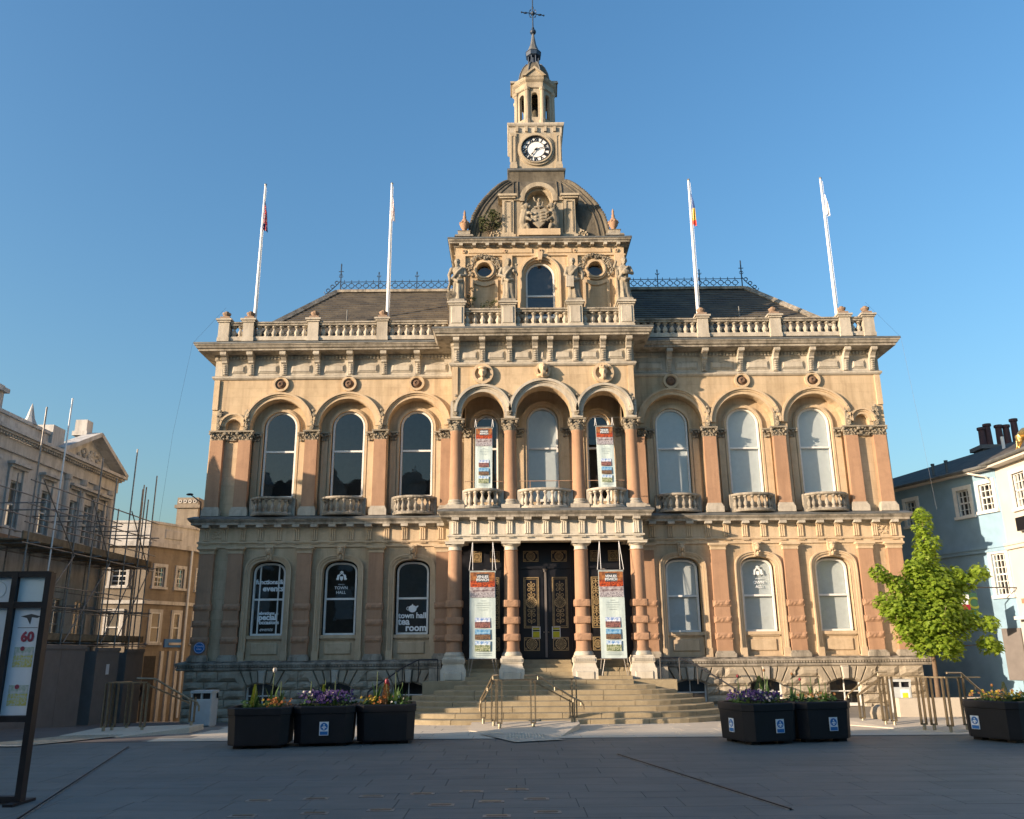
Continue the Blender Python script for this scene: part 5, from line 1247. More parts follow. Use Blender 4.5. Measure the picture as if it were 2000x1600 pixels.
def banner(x0, x1, y, z0, z1, label, legs, tilt=0):
    w_, h_ = x1-x0, z1-z0; xc = (x0+x1)/2
    o = thing('banner', label, 'banner', (xc, y, z0), 'venue banners hanging in the porch')
    L = (xc, y, z0)
    def add(name, mb, mat, par=o):
        k = obj(name, mb, M[mat], par, L); return k
    m = MB(); nx_, nz_ = 8, 16
    for j in range(nz_+1):
        for i in range(nx_+1): m.v.append((-w_/2+w_*i/nx_+tilt*(h_*(1-j/nz_)), .006*math.sin(i*1.3+j*.3)+.01*math.sin(j*.5), h_*j/nz_))
    for j in range(nz_):
        for i in range(nx_): m.f.append((j*(nx_+1)+i, j*(nx_+1)+i+1, (j+1)*(nx_+1)+i+1, (j+1)*(nx_+1)+i))
    nv = len(m.v); m.v += [(a_, b_+.006, c_) for a_, b_, c_ in m.v]; m.f += [[nv+q for q in f][::-1] for f in list(m.f)]
    sheet = add('sheet', m, 'banner')
    Y = -.022
    def box(a, b, c, d, yy=Y): t1 = tilt*(h_-(c+d)/2*h_); return MB().box(-w_/2+a*w_+t1, -w_/2+b*w_+t1, yy-.002, yy, c*h_, d*h_)
    add('theatre_print', box(.02, .98, .81, .985), 'ph4', sheet); add('tables_print', box(.02, .98, .69, .81), 'ph5', sheet)
    add('label_print', box(.27, .74, .865, .965, Y-.003), 'labelgrey', sheet)
    for k, s_ in enumerate(('VENUES', 'IPSWICH')):
        me = text_mesh(s_, .105*w_/.76, bold=.002, ext=.001, spacing=.9); shift_me(me, 0+tilt*h_*.08, Y-.007, h_*(.916-.036*k)); add('lettering', me, 'white_p', sheet)
    for k, (a, b) in enumerate(((.4, .6), (.27, .77), (.24, .8), (.27, .75), (.35, .68))): add('print_line', box(a, b, .652-.026*k, .656-.026*k), 'faint', sheet)
    for k, mt in enumerate(('ph1', 'ph2', 'ph3')): add('photo_print', box(.21, .8, .345-.131*k, .46-.131*k), mt, sheet)
    for k in range(2): add('print_line', box(.2, .8, .04+.02*k, .045+.02*k), 'faint', sheet)
    add('top_bar', MB().tube([(-w_/2-.03, 0, h_+.01), (w_/2+.03, 0, h_+.01)], .014, 6), 'steel'); add('bottom_bar', MB().tube([(-w_/2-.04+tilt*h_, 0, -.005), (w_/2+.04+tilt*h_, 0, -.005)], .014, 6), 'steel')
    for s in (-1, 1):
        if legs:
            for q in (-.02, .09): add('rope', MB().tube([(s*(w_/2-q), 0, h_), (s*(w_/2-.08), .12, 4.9-z0)], .008, 5), 'wpole')
            add('leg', MB().tube([(s*(w_/2-.1)+tilt*h_, 0, 0), (s*(w_/2+.02)+tilt*h_, .0, -.6)], .011, 6), 'steel'); add('leg', MB().tube([(s*(w_/2+.0)+tilt*h_, 0, 0), (s*(w_/2+.06)+tilt*h_, .1, -.6)], .011, 6), 'steel')
        else:
            for q in (-.03, .03): add('rope', MB().tube([(s*(w_/2-q), 0, h_), (s*(w_/2), .0, h_+.28)], .008, 5), 'wpole')
    if not legs: add('wire', MB().tube([(-w_/2-.3, 0, h_+.28), (w_/2+.3, 0, h_+.28)], .006, 5), 'steel')
banner(-1.31, -.54, 25.72, 1.47, 4.0, 'tall pale banner on legs left of the central doors', True); banner(2.54, 3.29, 25.72, 1.45, 3.99, 'tall pale banner on legs right of the central doors', True, .004)
banner(-1.16, -.62, 25.93, 6.55, 8.5, 'pale hanging banner in the left arch of the upper loggia', False, -.01); banner(2.64, 3.18, 25.93, 6.55, 8.52, 'pale hanging banner in the right arch of the upper loggia', False, .018)
# ================================================================ FLAGPOLES AND LIMP FLAGS
def flagmat(name, kind):
    m, t, b, o = nodes(name); tc = N(t, 'ShaderNodeTexCoord'); sp_ = N(t, 'ShaderNodeSeparateXYZ'); t.links.new(tc.outputs['Object'], sp_.inputs[0])
    R_, W_, B_ = (.5, .03, .045), (.75, .74, .74), (.02, .03, .12)
    if kind == 0:
        mp = N(t, 'ShaderNodeMapping'); mp.inputs[2].default_value = (0, rad(35), 0); mp.inputs[3].default_value = (6, 6, 3.2); t.links.new(tc.outputs['Object'], mp.inputs[0]); n1 = noi(t, mp.outputs[0], 1.6, 1)
        c = ramp(t, n1, [(.36, B_), (.43, W_), (.47, R_), (.58, R_), (.62, W_), (.66, B_)]); 
        c.node.color_ramp.interpolation = 'CONSTANT'
    elif kind == 1: c = ramp(t, noi(t, pos(t, 5, 5, 2), 1.2, 1), [(.4, W_), (.5, W_), (.56, (.5, .12, .14)), (.62, W_)])
    elif kind == 2:
        mr = N(t, 'ShaderNodeMapRange', i_1=-1.75, i_2=0.0); t.links.new(sp_.outputs[2], mr.inputs[0]); c = ramp(t, mr.outputs[0], [(0, (.62, .07, .04)), (.34, (.6, .09, .05)), (.36, (.5, .35, .06)), (.62, (.55, .38, .12)), (.64, (.03, .08, .25)), (1, (.03, .08, .25))]); c.node.color_ramp.interpolation = 'CONSTANT'
    else: c = ramp(t, noi(t, pos(t, 5, 5, 3), 1.5, 2), [(.5, W_), (.62, W_), (.66, (.16, .15, .2)), (.7, W_)])
    t.links.new(c, b.inputs[0]); b.inputs['Roughness'].default_value = .8; return m
def flagpole(x, z0, z1, kind, plabel, flabel, ft, fb, wd):
    y = 26.85
    o = thing('flagpole', plabel, 'flagpole', (AX+x, y, z0), 'white flagpoles along the parapet'); L = (AX+x, y, z0)
    obj('pole', MB().lathe([(.062, -.8), (.062, .2), (.05, 2.5), (.036, z1-z0)], n=10), M['wpole'], o, L, smooth=True); obj('truck', MB().ell((0, 0, z1-z0+.03), .05, 8, 6), M['steel'], o, L)
    obj('halyard', MB().tube([(.07, -.03, .2), (.055, -.03, z1-z0-.1)], .005, 4), M['wpole'], o, L)
    m = MB(); n = 15; H_ = ft-fb
    for j in range(13):
        f_ = j/12; z = -H_*f_; sp2 = wd*(.15+.85*f_**.7)
        for i in range(n):
            u = i/(n-1); xx = .045+sp2*(u*.75-.12*f_)+.02*math.sin(3*f_+u*2); yy = -.05+.055*math.sin(u*4.2*PI+f_)*(.35+.65*f_)-.02*u; zz = z-.12*u*f_+(.05*u if j == 0 else 0)
            m.v.append((xx, yy, zz-u*.35*(1-f_)))
    for j in range(12):
        for i in range(n-1): m.f.append((j*n+i, j*n+i+1, (j+1)*n+i+1, (j+1)*n+i))
    f = obj('flag', m, flagmat('flag_cloth', kind), None, (AX+x, y, ft), smooth=True); tag(f, flabel, 'flag')
flagpole(-9.74, 12.8, 17.75, 0, 'white flagpole at far left of the parapet', 'limp red, white and blue flag on the leftmost pole', 17.15, 16.0, .3)
flagpole(-5.22, 12.8, 17.75, 1, 'white flagpole left of the clock tower', 'limp pale flag with red on pole left of the clock tower', 17.3, 16.35, .22)
flagpole(5.38, 12.8, 17.8, 2, 'white flagpole right of the clock tower', 'limp flag with gold centre and red end, right of the tower', 17.3, 16.05, .26)
flagpole(10.1, 12.8, 17.82, 3, 'white flagpole at far right of the parapet', 'limp white flag on the rightmost pole', 17.25, 16.4, .26)
# thin pigeon-net wires strung from the cornice corners
for pts, lab in (([(-11.6, 26.4, 11.6), (-11.9, 26.3, 8.5), (-12.0, 26.2, 5.6)], 'thin net wire hanging beside the left end of the hall'), ([(11.95, 26.4, 11.6), (12.1, 26.3, 8.5), (12.2, 26.2, 5.8)], 'thin net wire hanging beside the right end of the hall'),
                 ([(-11.6, 26.4, 11.6), (-10.7, 26.7, 13.0)], 'thin net wire rising to the left parapet corner'), ([(11.95, 26.4, 11.6), (11.05, 26.7, 13.0)], 'thin net wire rising to the right parapet corner')):
    q = obj('net_wire', MB().tube([(a_+AX, b_, c_) for a_, b_, c_ in pts], .003, 4), M['iron']); tag(q, lab, 'wire', 'net wires')
# ================================================================ WEEDS ON THE STONEWORK
def leafcloud(m, rnd, cs, n, size, up=.3):
    for _ in range(n):
        c, r_ = rnd.choice(cs); d_ = Vector((rnd.gauss(0, 1), rnd.gauss(0, 1), rnd.gauss(0, 1))).normalized()*r_*rnd.random()**.4; p = Vector(c)+d_
        nr = Vector((rnd.gauss(0, .7), rnd.gauss(0, .7)-.3, rnd.random()+up)).normalized(); u = nr.orthogonal().normalized(); u = Matrix.Rotation(rnd.random()*6.3, 3, nr) @ u; v = nr.cross(u); s_ = size*rnd.uniform(.6, 1.3)
        m.add([p-u*s_, p-v*s_*.45, p+u*s_, p+v*s_*.45], [(0, 1, 2, 3)])
def weed(name, label, base, cs, n, size, seed):
    rnd = random.Random(seed); o = thing(name, label, 'weed', base)
    m = MB(); leafcloud(m, rnd, cs, n, size); obj('foliage', shift_raw(m, base), M['weed'], o, base)
    m = MB()
    for c, r_ in cs: m.tube([base, (Vector(base)+Vector(c))/2+Vector((rnd.uniform(-.05, .05), -.02, .05)), c], [.012, .008, .005], 5)
    obj('stem', shift_raw(m, base), M['bark'], o, base)
def shift_raw(m, b): m.v = [(p[0]-b[0], p[1]-b[1], p[2]-b[2]) for p in m.v]; return m
weed('dome_bush', 'grey-green bush sprouting from the left side of the dome', (AX-1.75, 26.75, 15.5), [((AX-1.75+a_, 26.6+b_, 15.5+c_), r_) for a_, b_, c_, r_ in ((0, 0, .75, .28), (.2, .05, .55, .25), (-.15, 0, .45, .22), (.1, 0, .95, .18), (.25, 0, .85, .2), (-.25, .05, .7, .15))], 520, .06, 1)
weed('ledge_weed', 'straggly weed at the foot of the left attic panel', (AX-2.35, 26.1, 12.5), [((AX-2.35+a_, 26.1, 12.5+c_), r_) for a_, c_, r_ in ((0, .35, .14), (-.06, .6, .12), (.02, .85, .1), (.1, .5, .1), (-.15, .3, .12))], 150, .045, 2)
weed('ledge_weed', 'low bushy weed beside the second statue from the left', (AX-1.7, 26.1, 12.5), [((AX-1.7+a_, 26.1, 12.5+c_), r_) for a_, c_, r_ in ((0, .3, .16), (.2, .35, .14), (-.22, .22, .13), (.35, .2, .1))], 170, .045, 3)
weed('ledge_weed', 'small weed in the balcony beside the right side of the attic window', (AX+.85, 26.1, 12.5), [((AX+.85, 26.1, 12.85), .1), ((AX+.95, 26.1, 12.75), .08)], 50, .04, 4)
# ================================================================ PLANTERS AND FLOWERS
def octo(hw, c): return [(-hw+c, -hw), (hw-c, -hw), (hw, -hw+c), (hw, hw-c), (hw-c, hw), (-hw+c, hw), (-hw, hw-c), (-hw, -hw+c)]
def oct_loft(levels, c=.15):
    m = MB(); n = 8
    for hw, z in levels: m.v += [(x, y, z) for x, y in octo(hw, c*hw/.55)]
    for j in range(len(levels)-1):
        for i in range(n): m.f.append((j*n+i, j*n+(i+1) % n, (j+1)*n+(i+1) % n, (j+1)*n+i))
    m.f += [list(range(n))[::-1], [(len(levels)-1)*n+i for i in range(n)]]; return m
pbody = oct_loft([(.535, .06), (.54, .09), (.56, .58), (.575, .59), (.58, .7), (.565, .72), (.51, .72), (.51, .64)]).mesh('body'); psoil = oct_loft([(.51, .56), (.51, .66)]).mesh('soil')
def planter(x, y, rz, label, notices=()):
    o = thing('planter', label, 'planter', (x, y, 0), 'black planters on the square', rz)
    def add(n_, mb, mt, par=o): 
        k = obj(n_, mb, M[mt], par, WL[par.name]); return k
    add('body', pbody, 'planter'); add('soil', psoil, 'soil')
    for sx in (-1, 1):
        for sy in (-1, 1): add('foot', MB().box(sx*.34-.09, sx*.34+.09, sy*.34-.09, sy*.34+.09, 0, .08), 'planter')
    for nx_, side in notices:
        f = Matrix.Rotation(side, 4, 'Z')
        def fl(mb): me = mb if not isinstance(mb, MB) else mb.mesh('n'); me.transform(f); return me
        q = add('notice', fl(MB().box(nx_-.085, nx_+.085, -.562, -.55, .2, .44)), 'white_p')
        r = add('notice_disc', fl(MB().disc(nx_, .355, .068, -.566, -.562, 24)), 'blue', q); add('notice_panel', fl(MB().box(nx_-.072, nx_+.072, -.566, -.562, .21, .27)), 'blue', q)
        mm = MB().ell((nx_, -.568, .385), (.014, .002, .014), 8, 5).prism([(nx_-.05, .335), (nx_-.02, .36), (nx_+.02, .365), (nx_+.05, .335), (nx_+.03, .33), (nx_+.01, .345), (nx_+.02, .305), (nx_-.02, .305), (nx_-.01, .345), (nx_-.03, .33)], 'y', -.57, -.566)
        add('symbol', fl(mm), 'white_p', q)
    return o
PLS = [(-4.8, 17.08, .12, 'black planter with white tulip, leftmost of the three by the steps', ()), (-3.66, 17.4, .12, 'black planter with purple flowers and one blue notice, middle of the left three', ((.02, 0),)), (-2.53, 17.7, .12, 'black planter with pink and orange flowers beside the steps', ()),
       (4.6, 17.05, .3, 'black planter with purple pansies and two blue notices, right of the steps', ((.12, 0), (.0, -PI/2))), (5.76, 17.4, .22, 'black planter with red tulip buds beside the purple pansy planter', ((.1, 0),)), (9.3, 17.0, .45, 'black planter at the right edge with one blue notice', ((-.25, -PI/2),))]
for p_ in PLS: planter(*p_)
def bedding(x, y, z, label, cols, n, spread, seed, hgt=.12):
    rnd = random.Random(seed); o = thing('flower_bed', label, 'flowers', (x, y, z)); B = (x, y, z)
    m = MB(); leafcloud(m, rnd, [((rnd.uniform(-spread, spread), rnd.uniform(-.36, .36), rnd.uniform(0, hgt*.8)), .1) for _ in range(30)], 420, .045, .8)
    obj('leaves', m, M['green'], o, B, kind='stuff')
    for ci, (c_, share, cx, cw) in enumerate(cols):
        m = MB()
        for _ in range(int(n*share)):
            p = Vector((cx+rnd.gauss(0, 1)*cw, rnd.uniform(-.4, .36), hgt*.5+rnd.random()*hgt)); nr = Vector((rnd.gauss(0, .4), -.8+rnd.gauss(0, .4), .6)).normalized(); u = nr.orthogonal().normalized(); v = nr.cross(u); r_ = rnd.uniform(.022, .034)
            if abs(p.x) > .5: continue
            pts = []
            for k in range(10): a_ = 2*PI*k/10; q = r_*(1.1 if k % 2 else .75); pts.append(p+u*q*math.cos(a_)+v*q*math.sin(a_)+nr*(.006 if k % 2 else 0))
            m.add([p]+pts, [(0, 1+k, 1+(k+1) % 10) for k in range(10)])
        obj('blooms', m, M[c_], o, B, kind='stuff')
bedding(-4.80, 17.08, .67, 'low green bedding with small orange flowers beneath the white tulip', [('orange', .45, .28, .1), ('yellow', .15, .2, .15)], 110, .42, 1)
bedding(-3.66, 17.4, .67, 'dense mound of dark purple pansies in the middle left planter', [('purple', 1.0, 0, .25), ('twhite', .06, 0, .3)], 330, .45, 2, .2)
bedding(-2.53, 17.7, .67, 'yellow and orange bedding flowers beside the steps', [('yellow', .3, -.3, .1), ('orange', .3, -.2, .15), ('twhite', .1, .2, .1)], 110, .42, 3)
bedding(4.60, 17.05, .67, 'dark purple pansies filling the planter right of the steps', [('purple', .9, -.02, .24), ('twhite', .16, 0, .3)], 300, .45, 4, .17)
bedding(5.76, 17.4, .67, 'sparse green and rust bedding under the red tulip buds', [('ochre', .5, .05, .3)], 60, .42, 5)
bedding(9.30, 17.0, .67, 'yellow and green bedding in the right edge planter', [('yellow', .4, -.1, .3), ('ochre', .3, 0, .3)], 160, .45, 6, .14)
def tulip(x, y, h, col, label, lean=0, bud=False, leaves=3, seed=0):
    rnd = random.Random(seed); z0 = .66; o = thing('tulip', label, 'tulip', (x, y, z0), 'tulips in the planters'); B = (x, y, z0)
    obj('stem', MB().tube([(0, 0, 0), (lean*.4, 0, h*.5), (lean, 0, h)], [.009, .008, .007], 6), M['green'], o, B)
    for k in range(leaves):
        a_ = rnd.random()*6.3; dx, dy = math.cos(a_), math.sin(a_); L = h*rnd.uniform(.5, .75); m = MB(); w_ = .03
        for j, (f_, ww) in enumerate(((0, .5), (.3, 1), (.65, .8), (1, .05))):
            px_ = dx*L*.35*f_**1.5; py_ = dy*L*.35*f_**1.5; m.v += [(px_-dy*w_*ww, py_+dx*w_*ww, L*f_), (px_+dy*w_*ww, py_-dx*w_*ww, L*f_)]
        m.f += [(2*j, 2*j+1, 2*j+3, 2*j+2) for j in range(3)]; obj('leaf', m, M['green'], o, B)
    if col:
        m = MB(); s_ = .6 if bud else 1
        for k in range(6):
            a_ = k*PI/3; r_ = .034*s_*(1 if k % 2 else .9); H_ = .1*s_; c = Vector((lean, 0, h)); d_ = Vector((math.cos(a_), math.sin(a_), 0)); t_ = Vector((-d_.y, d_.x, 0)); vs = []
            for f_, rr_, ww in ((0, .2, .3), (.3, 1, 1), (.65, 1.05, .9), (1, .7, .1)): q = c+d_*r_*rr_+Vector((0, 0, H_*f_)); vs += [q-t_*r_*.75*ww, q+t_*r_*.75*ww]
            m.add(vs, [(2*j, 2*j+1, 2*j+3, 2*j+2) for j in range(3)])
        obj('bloom', m, M[col], o, B)
tulip(-4.60, 16.9, .66, 'twhite', 'tall white tulip in the leftmost planter', .02, seed=1)
tulip(-2.46, 17.5, .42, 'pinkred', 'pink tulip in the planter beside the steps', -.06, seed=2)
tulip(-2.41, 17.6, .36, 'tred', 'red tulip beside the pink one near the steps', -.1, seed=12)
for k, (x, y, h, lab) in enumerate(((-4.90, 16.9, .42, 'bare green stem left of the white tulip'), (-4.45, 16.95, .5, 'bare green stem right of the white tulip'), (-3.94, 17.2, .5, 'bare stem at the left of the purple planter'), (-3.46, 17.2, .5, 'bare stem at the right of the purple planter'), (-3.68, 17.3, .52, 'bare stem in the middle of the purple planter'), (-2.71, 17.5, .66, 'tall bare stem left of the pink tulip'), (-2.33, 17.5, .64, 'tall bare stem right of the pink tulip'), (-2.21, 17.55, .45, 'bare stem nearest the steps'))): tulip(x, y, h, None, lab, .01*(k % 3-1), leaves=4, seed=20+k)
for k, (x, y, h, c_, lab) in enumerate(((4.28, 16.95, .5, 'tred', 'red tulip in the left of the right-hand purple planter'), (4.78, 16.95, .6, 'ochre', 'brown drooping tulip head above the purple pansies'), (4.83, 17.0, .52, None, 'bare stem behind the brown tulip head'), (4.43, 16.95, .38, None, 'bare stem beside the red tulip of the purple planter'), (5.53, 17.2, .42, 'tred', 'red tulip bud at left of the rust-coloured planter'), (5.40, 17.3, .52, 'ochre', 'brown tulip bud at the far left of the rust planter'), (5.78, 17.3, .5, None, 'tall bare stem in the middle of the rust planter'), (5.93, 17.3, .45, None, 'bare stem at the right of the rust planter'), (6.03, 17.3, .38, None, 'short bare stem at the right rim of the rust planter'), (9.03, 16.8, .3, 'ochre', 'small bud in the right edge planter'), (9.63, 16.8, .4, None, 'bare stem at the right side of the edge planter'))): tulip(x, y, h, c_, lab, .015*(k % 3-1), True, 4, 40+k)
def conifer(x, y, h, r_, mat, label, seed):
    rnd = random.Random(seed); o = thing('dwarf_conifer', label, 'shrub', (x, y, .66)); m = MB()
    for _ in range(int(420*h/.4)):
        t_ = rnd.random(); rr_ = r_*(1-t_)**.8*rnd.random()**.5; a_ = rnd.random()*6.3; p = Vector((rr_*math.cos(a_), rr_*math.sin(a_), h*t_)); u = Vector((math.cos(a_)*.5, math.sin(a_)*.5, 1)).normalized(); v = u.orthogonal().normalized(); s_ = .022
        m.add([p, p+u*s_+v*s_*.3, p+u*s_*2.2, p+u*s_-v*s_*.3], [(0, 1, 2, 3)])
    obj('foliage', m, M[mat], o, (x, y, .66)); obj('stem', MB().tube([(0, 0, -.03), (0, 0, h*.8)], [.012, .004], 5), M['bark'], o, (x, y, .66))
conifer(-4.96, 17.0, .42, .09, 'conifer', 'small lime-green conifer in the leftmost planter', 1); conifer(-3.71, 17.3, .4, .09, 'conifer', 'small lime-green conifer among the purple pansies on the left', 2)
conifer(-2.53, 17.55, .5, .11, 'ochre', 'orange-brown heather bush beside the pink tulip', 3); conifer(9.26, 16.85, .36, .09, 'conifer', 'small yellow conifer in the right edge planter', 4)
conifer(4.73, 17.15, .5, .2, 'green', 'rounded dark green shrub behind the purple pansies', 5)
# ================================================================ HANDRAILS, RAMPS, TACTILE PAVING
def rail_set(name_lab, base, posts, tops, hands):
    o = thing('guard_rail', name_lab, 'handrail', base, 'bronze guard rails in front of the hall')
    for (x, y, zb, zt) in posts:
        p = part('post', MB().box(x-.062, x-.034, y-.035, y+.035, zb+.12, zt).box(x+.034, x+.062, y-.035, y+.035, zb+.12, zt).box(x-.062, x+.062, y-.03, y+.03, zb+.12, zb+.15), M['rail'], o)
        part('foot', MB().lathe([(.035, zb-.02), (.035, zb+.13)], x, y, 10), M['railfoot'], p)
    for a_, b_ in tops: part('top_bar', MB().bar(a_, b_, .03, .055), M['rail'], o)
    for pts in hands:
        h_ = part('handrail', MB().tube(pts, .021, 8), M['rail'], o, True)
        for k in range(1, len(pts)-2): part('bracket', MB().tube([pts[k], (pts[k][0], pts[k][1], pts[k][2]-.09)], .01, 5), M['railfoot'], h_)
    return o
rail_set('bronze guard rail standing before the entrance steps', (.4, 19.9, .05), [(-.72, 20.6, .08, .66), (-.47, 20.15, .05, 1.06), (-.33, 19.75, .03, 1.06), (.41, 19.75, .03, 1.06), (1.36, 20.3, .1, 1.06), (1.3, 20.25, .1, .62)],
         [((-.5, 20.15, 1.065), (-.33, 19.75, 1.065)), ((-.33, 19.75, 1.065), (1.36, 20.3, 1.065)), ((.42, 19.75, 1.03), (1.3, 20.2, .56)), ((-.47, 20.15, 1.03), (-.74, 20.6, .6))],
         [[(.22, 19.68, 1.16), (.52, 19.72, 1.16), (.9, 19.9, .92), (1.32, 20.1, .66), (1.5, 20.18, .58), (1.56, 20.2, .5), (1.56, 20.2, .4)], [(-.36, 19.9, 1.17), (-.48, 19.95, 1.16), (-.62, 20.3, .9), (-.78, 20.6, .62), (-.8, 20.65, .52), (-.8, 20.65, .36)]])
rail_set('bronze guard rail at the left corner of the hall', (-8.5, 20.2, 0), [(-9.17, 20.05, 0, 1.06), (-9.05, 20.2, 0, 1.06), (-8.9, 20.6, 0, 1.06), (-8.31, 20.05, 0, 1.06), (-7.42, 20.6, .05, .72)],
         [((-9.17, 20.05, 1.07), (-8.9, 20.6, 1.07)), ((-9.12, 20.05, 1.07), (-8.3, 20.05, 1.07)), ((-8.3, 20.05, 1.03), (-7.45, 20.45, .6))],
         [[(-8.5, 19.95, 1.16), (-8.1, 19.98, 1.15), (-7.75, 20.2, .9), (-7.42, 20.4, .68), (-7.28, 20.45, .62), (-7.22, 20.45, .52), (-7.22, 20.45, .42)]])
rail_set('bronze guard rails near the tree at the right of the hall', (8.8, 19.6, 0), [(8.02, 20.7, 0, .66), (8.25, 20.0, 0, 1.07), (8.38, 19.85, 0, 1.07), (8.62, 18.95, 0, 1.07), (8.78, 18.85, 0, 1.07), (8.95, 18.5, 0, 1.07), (9.42, 18.75, 0, 1.07), (10.1, 19.2, 0, .7)],
         [((8.22, 20.0, 1.08), (8.95, 18.5, 1.08)), ((8.95, 18.5, 1.08), (10.0, 19.1, 1.06)), ((8.25, 20.0, 1.03), (7.95, 20.7, .62))],
         [[(8.35, 19.85, 1.17), (8.2, 20.0, 1.16), (7.95, 20.4, .9), (7.75, 20.7, .66), (7.7, 20.75, .55), (7.7, 20.75, .4)], [(9.0, 18.45, 1.17), (9.42, 18.7, 1.16), (9.8, 18.95, .9), (10.15, 19.2, .68), (10.22, 19.25, .55)]])
def ramp_slab(label, pts, loc, mat='terrace'):
    n = len(pts); m = MB(); m.v = [(x, y, z) for x, y, z in pts]+[(x, y, -.02) for x, y, z in pts]; m.f = [list(range(n))]+[(i, (i+1) % n, n+(i+1) % n, n+i) for i in range(n)]
    o = obj('ramp', shift_raw(m, loc), M[mat], None, loc); return tag(o, label, 'ramp')
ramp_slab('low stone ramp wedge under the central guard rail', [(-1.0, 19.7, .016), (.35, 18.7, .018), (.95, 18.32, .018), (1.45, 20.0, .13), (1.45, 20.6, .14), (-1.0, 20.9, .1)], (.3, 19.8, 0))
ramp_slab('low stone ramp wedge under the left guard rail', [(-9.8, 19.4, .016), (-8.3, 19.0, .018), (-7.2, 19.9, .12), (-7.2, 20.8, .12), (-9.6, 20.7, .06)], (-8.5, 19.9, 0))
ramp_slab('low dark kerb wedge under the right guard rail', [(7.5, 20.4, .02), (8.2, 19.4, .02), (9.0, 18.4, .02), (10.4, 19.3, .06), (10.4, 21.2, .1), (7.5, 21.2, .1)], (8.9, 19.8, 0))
tac = obj('tactile_paving', MB().add([(-.75, 18.95, .022), (.0, 17.2, .022), (.95, 17.6, .022), (.62, 18.55, .022), (.1, 19.0, .022)], [(0, 1, 2, 3, 4)]).raw('tactile_paving'), M['pale'], kind='structure')
m = MB(); y_ = 18.0
while y_ < 19.0:
    x_ = -.15
    while x_ < .62:
        if x_+y_ < 19.25: m.ell((x_, y_, .022), (.022, .022, .012), 6, 4)
        x_ += .066
    y_ += .066
obj('blisters', m, M['pale'], tac, kind='stuff')
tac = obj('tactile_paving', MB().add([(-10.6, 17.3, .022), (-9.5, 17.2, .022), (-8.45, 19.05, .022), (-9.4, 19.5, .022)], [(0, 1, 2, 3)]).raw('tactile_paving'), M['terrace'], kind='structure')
for k in range(11):
    x_ = -10.5+k*.1; obj('tactile_bar', shift_raw(MB().bar((x_, 17.4, .02), (x_+1.1, 19.3, .02), .035, .012), (x_, 17.4, 0)), M['white'], tac, (x_, 17.4, 0))
# ================================================================ LITTER BINS
def bin_(x, y, z, rz, label, poster=False):
    o = thing('litter_bin', label, 'bin', (x, y, z), 'grey litter bins', rz); B = (x, y, z)
    def add(n_, mb, mt, par=o): return obj(n_, mb, M[mt], par, WL[par.name])
    add('body', MB().cbox(-.26, .26, -.24, .24, .03, .66, .02).box(-.24, .24, -.2, .24, 0, .04), 'bin'); add('hood', MB().box(-.26, -.22, -.24, .24, .66, .82).box(.22, .26, -.24, .24, .66, .82).box(-.02, .02, -.23, .24, .66, .82).box(-.27, .27, -.26, .25, .8, .86).box(-.26, .26, .1, .24, .66, .82), 'bin')
    for s in (-1, 1): add('opening', MB().box(s*.12-.1, s*.12+.1, -.15, -.1, .66, .8), 'black')
    if poster:
        q = add('poster', MB().box(-.02, .2, -.248, -.241, .3, .6), 'white_p'); add('print', MB().box(.02, .16, -.252, -.248, .34, .52), 'poster_y', q)
bin_(-7.72, 22.2, zg(-7.7, 22.2), 0, 'pale grey twin litter bin by the left corner of the hall'); bin_(10.42, 24.1, 0, -.25, 'pale grey litter bin with green poster behind the right guard rail', True)
st_ = tag(obj('stone_ball', MB().lathe([(.14, 0), (.2, .1), (.22, .22), (.17, .34), (.06, .4)], n=16), M['plinth'], None, (8.55, 21.0, 0), smooth=True), 'squat rounded stone standing behind the right guard rail', 'stone')
# low kerbs of the raised tree bed on the right
tag(obj('tree_bed_wall', MB().box(-1.2, 3.2, -.15, .15, 0, .45), M['terrace'], None, (10.9, 22.7, 0)), 'low pale stone wall in front of the tree', 'wall')
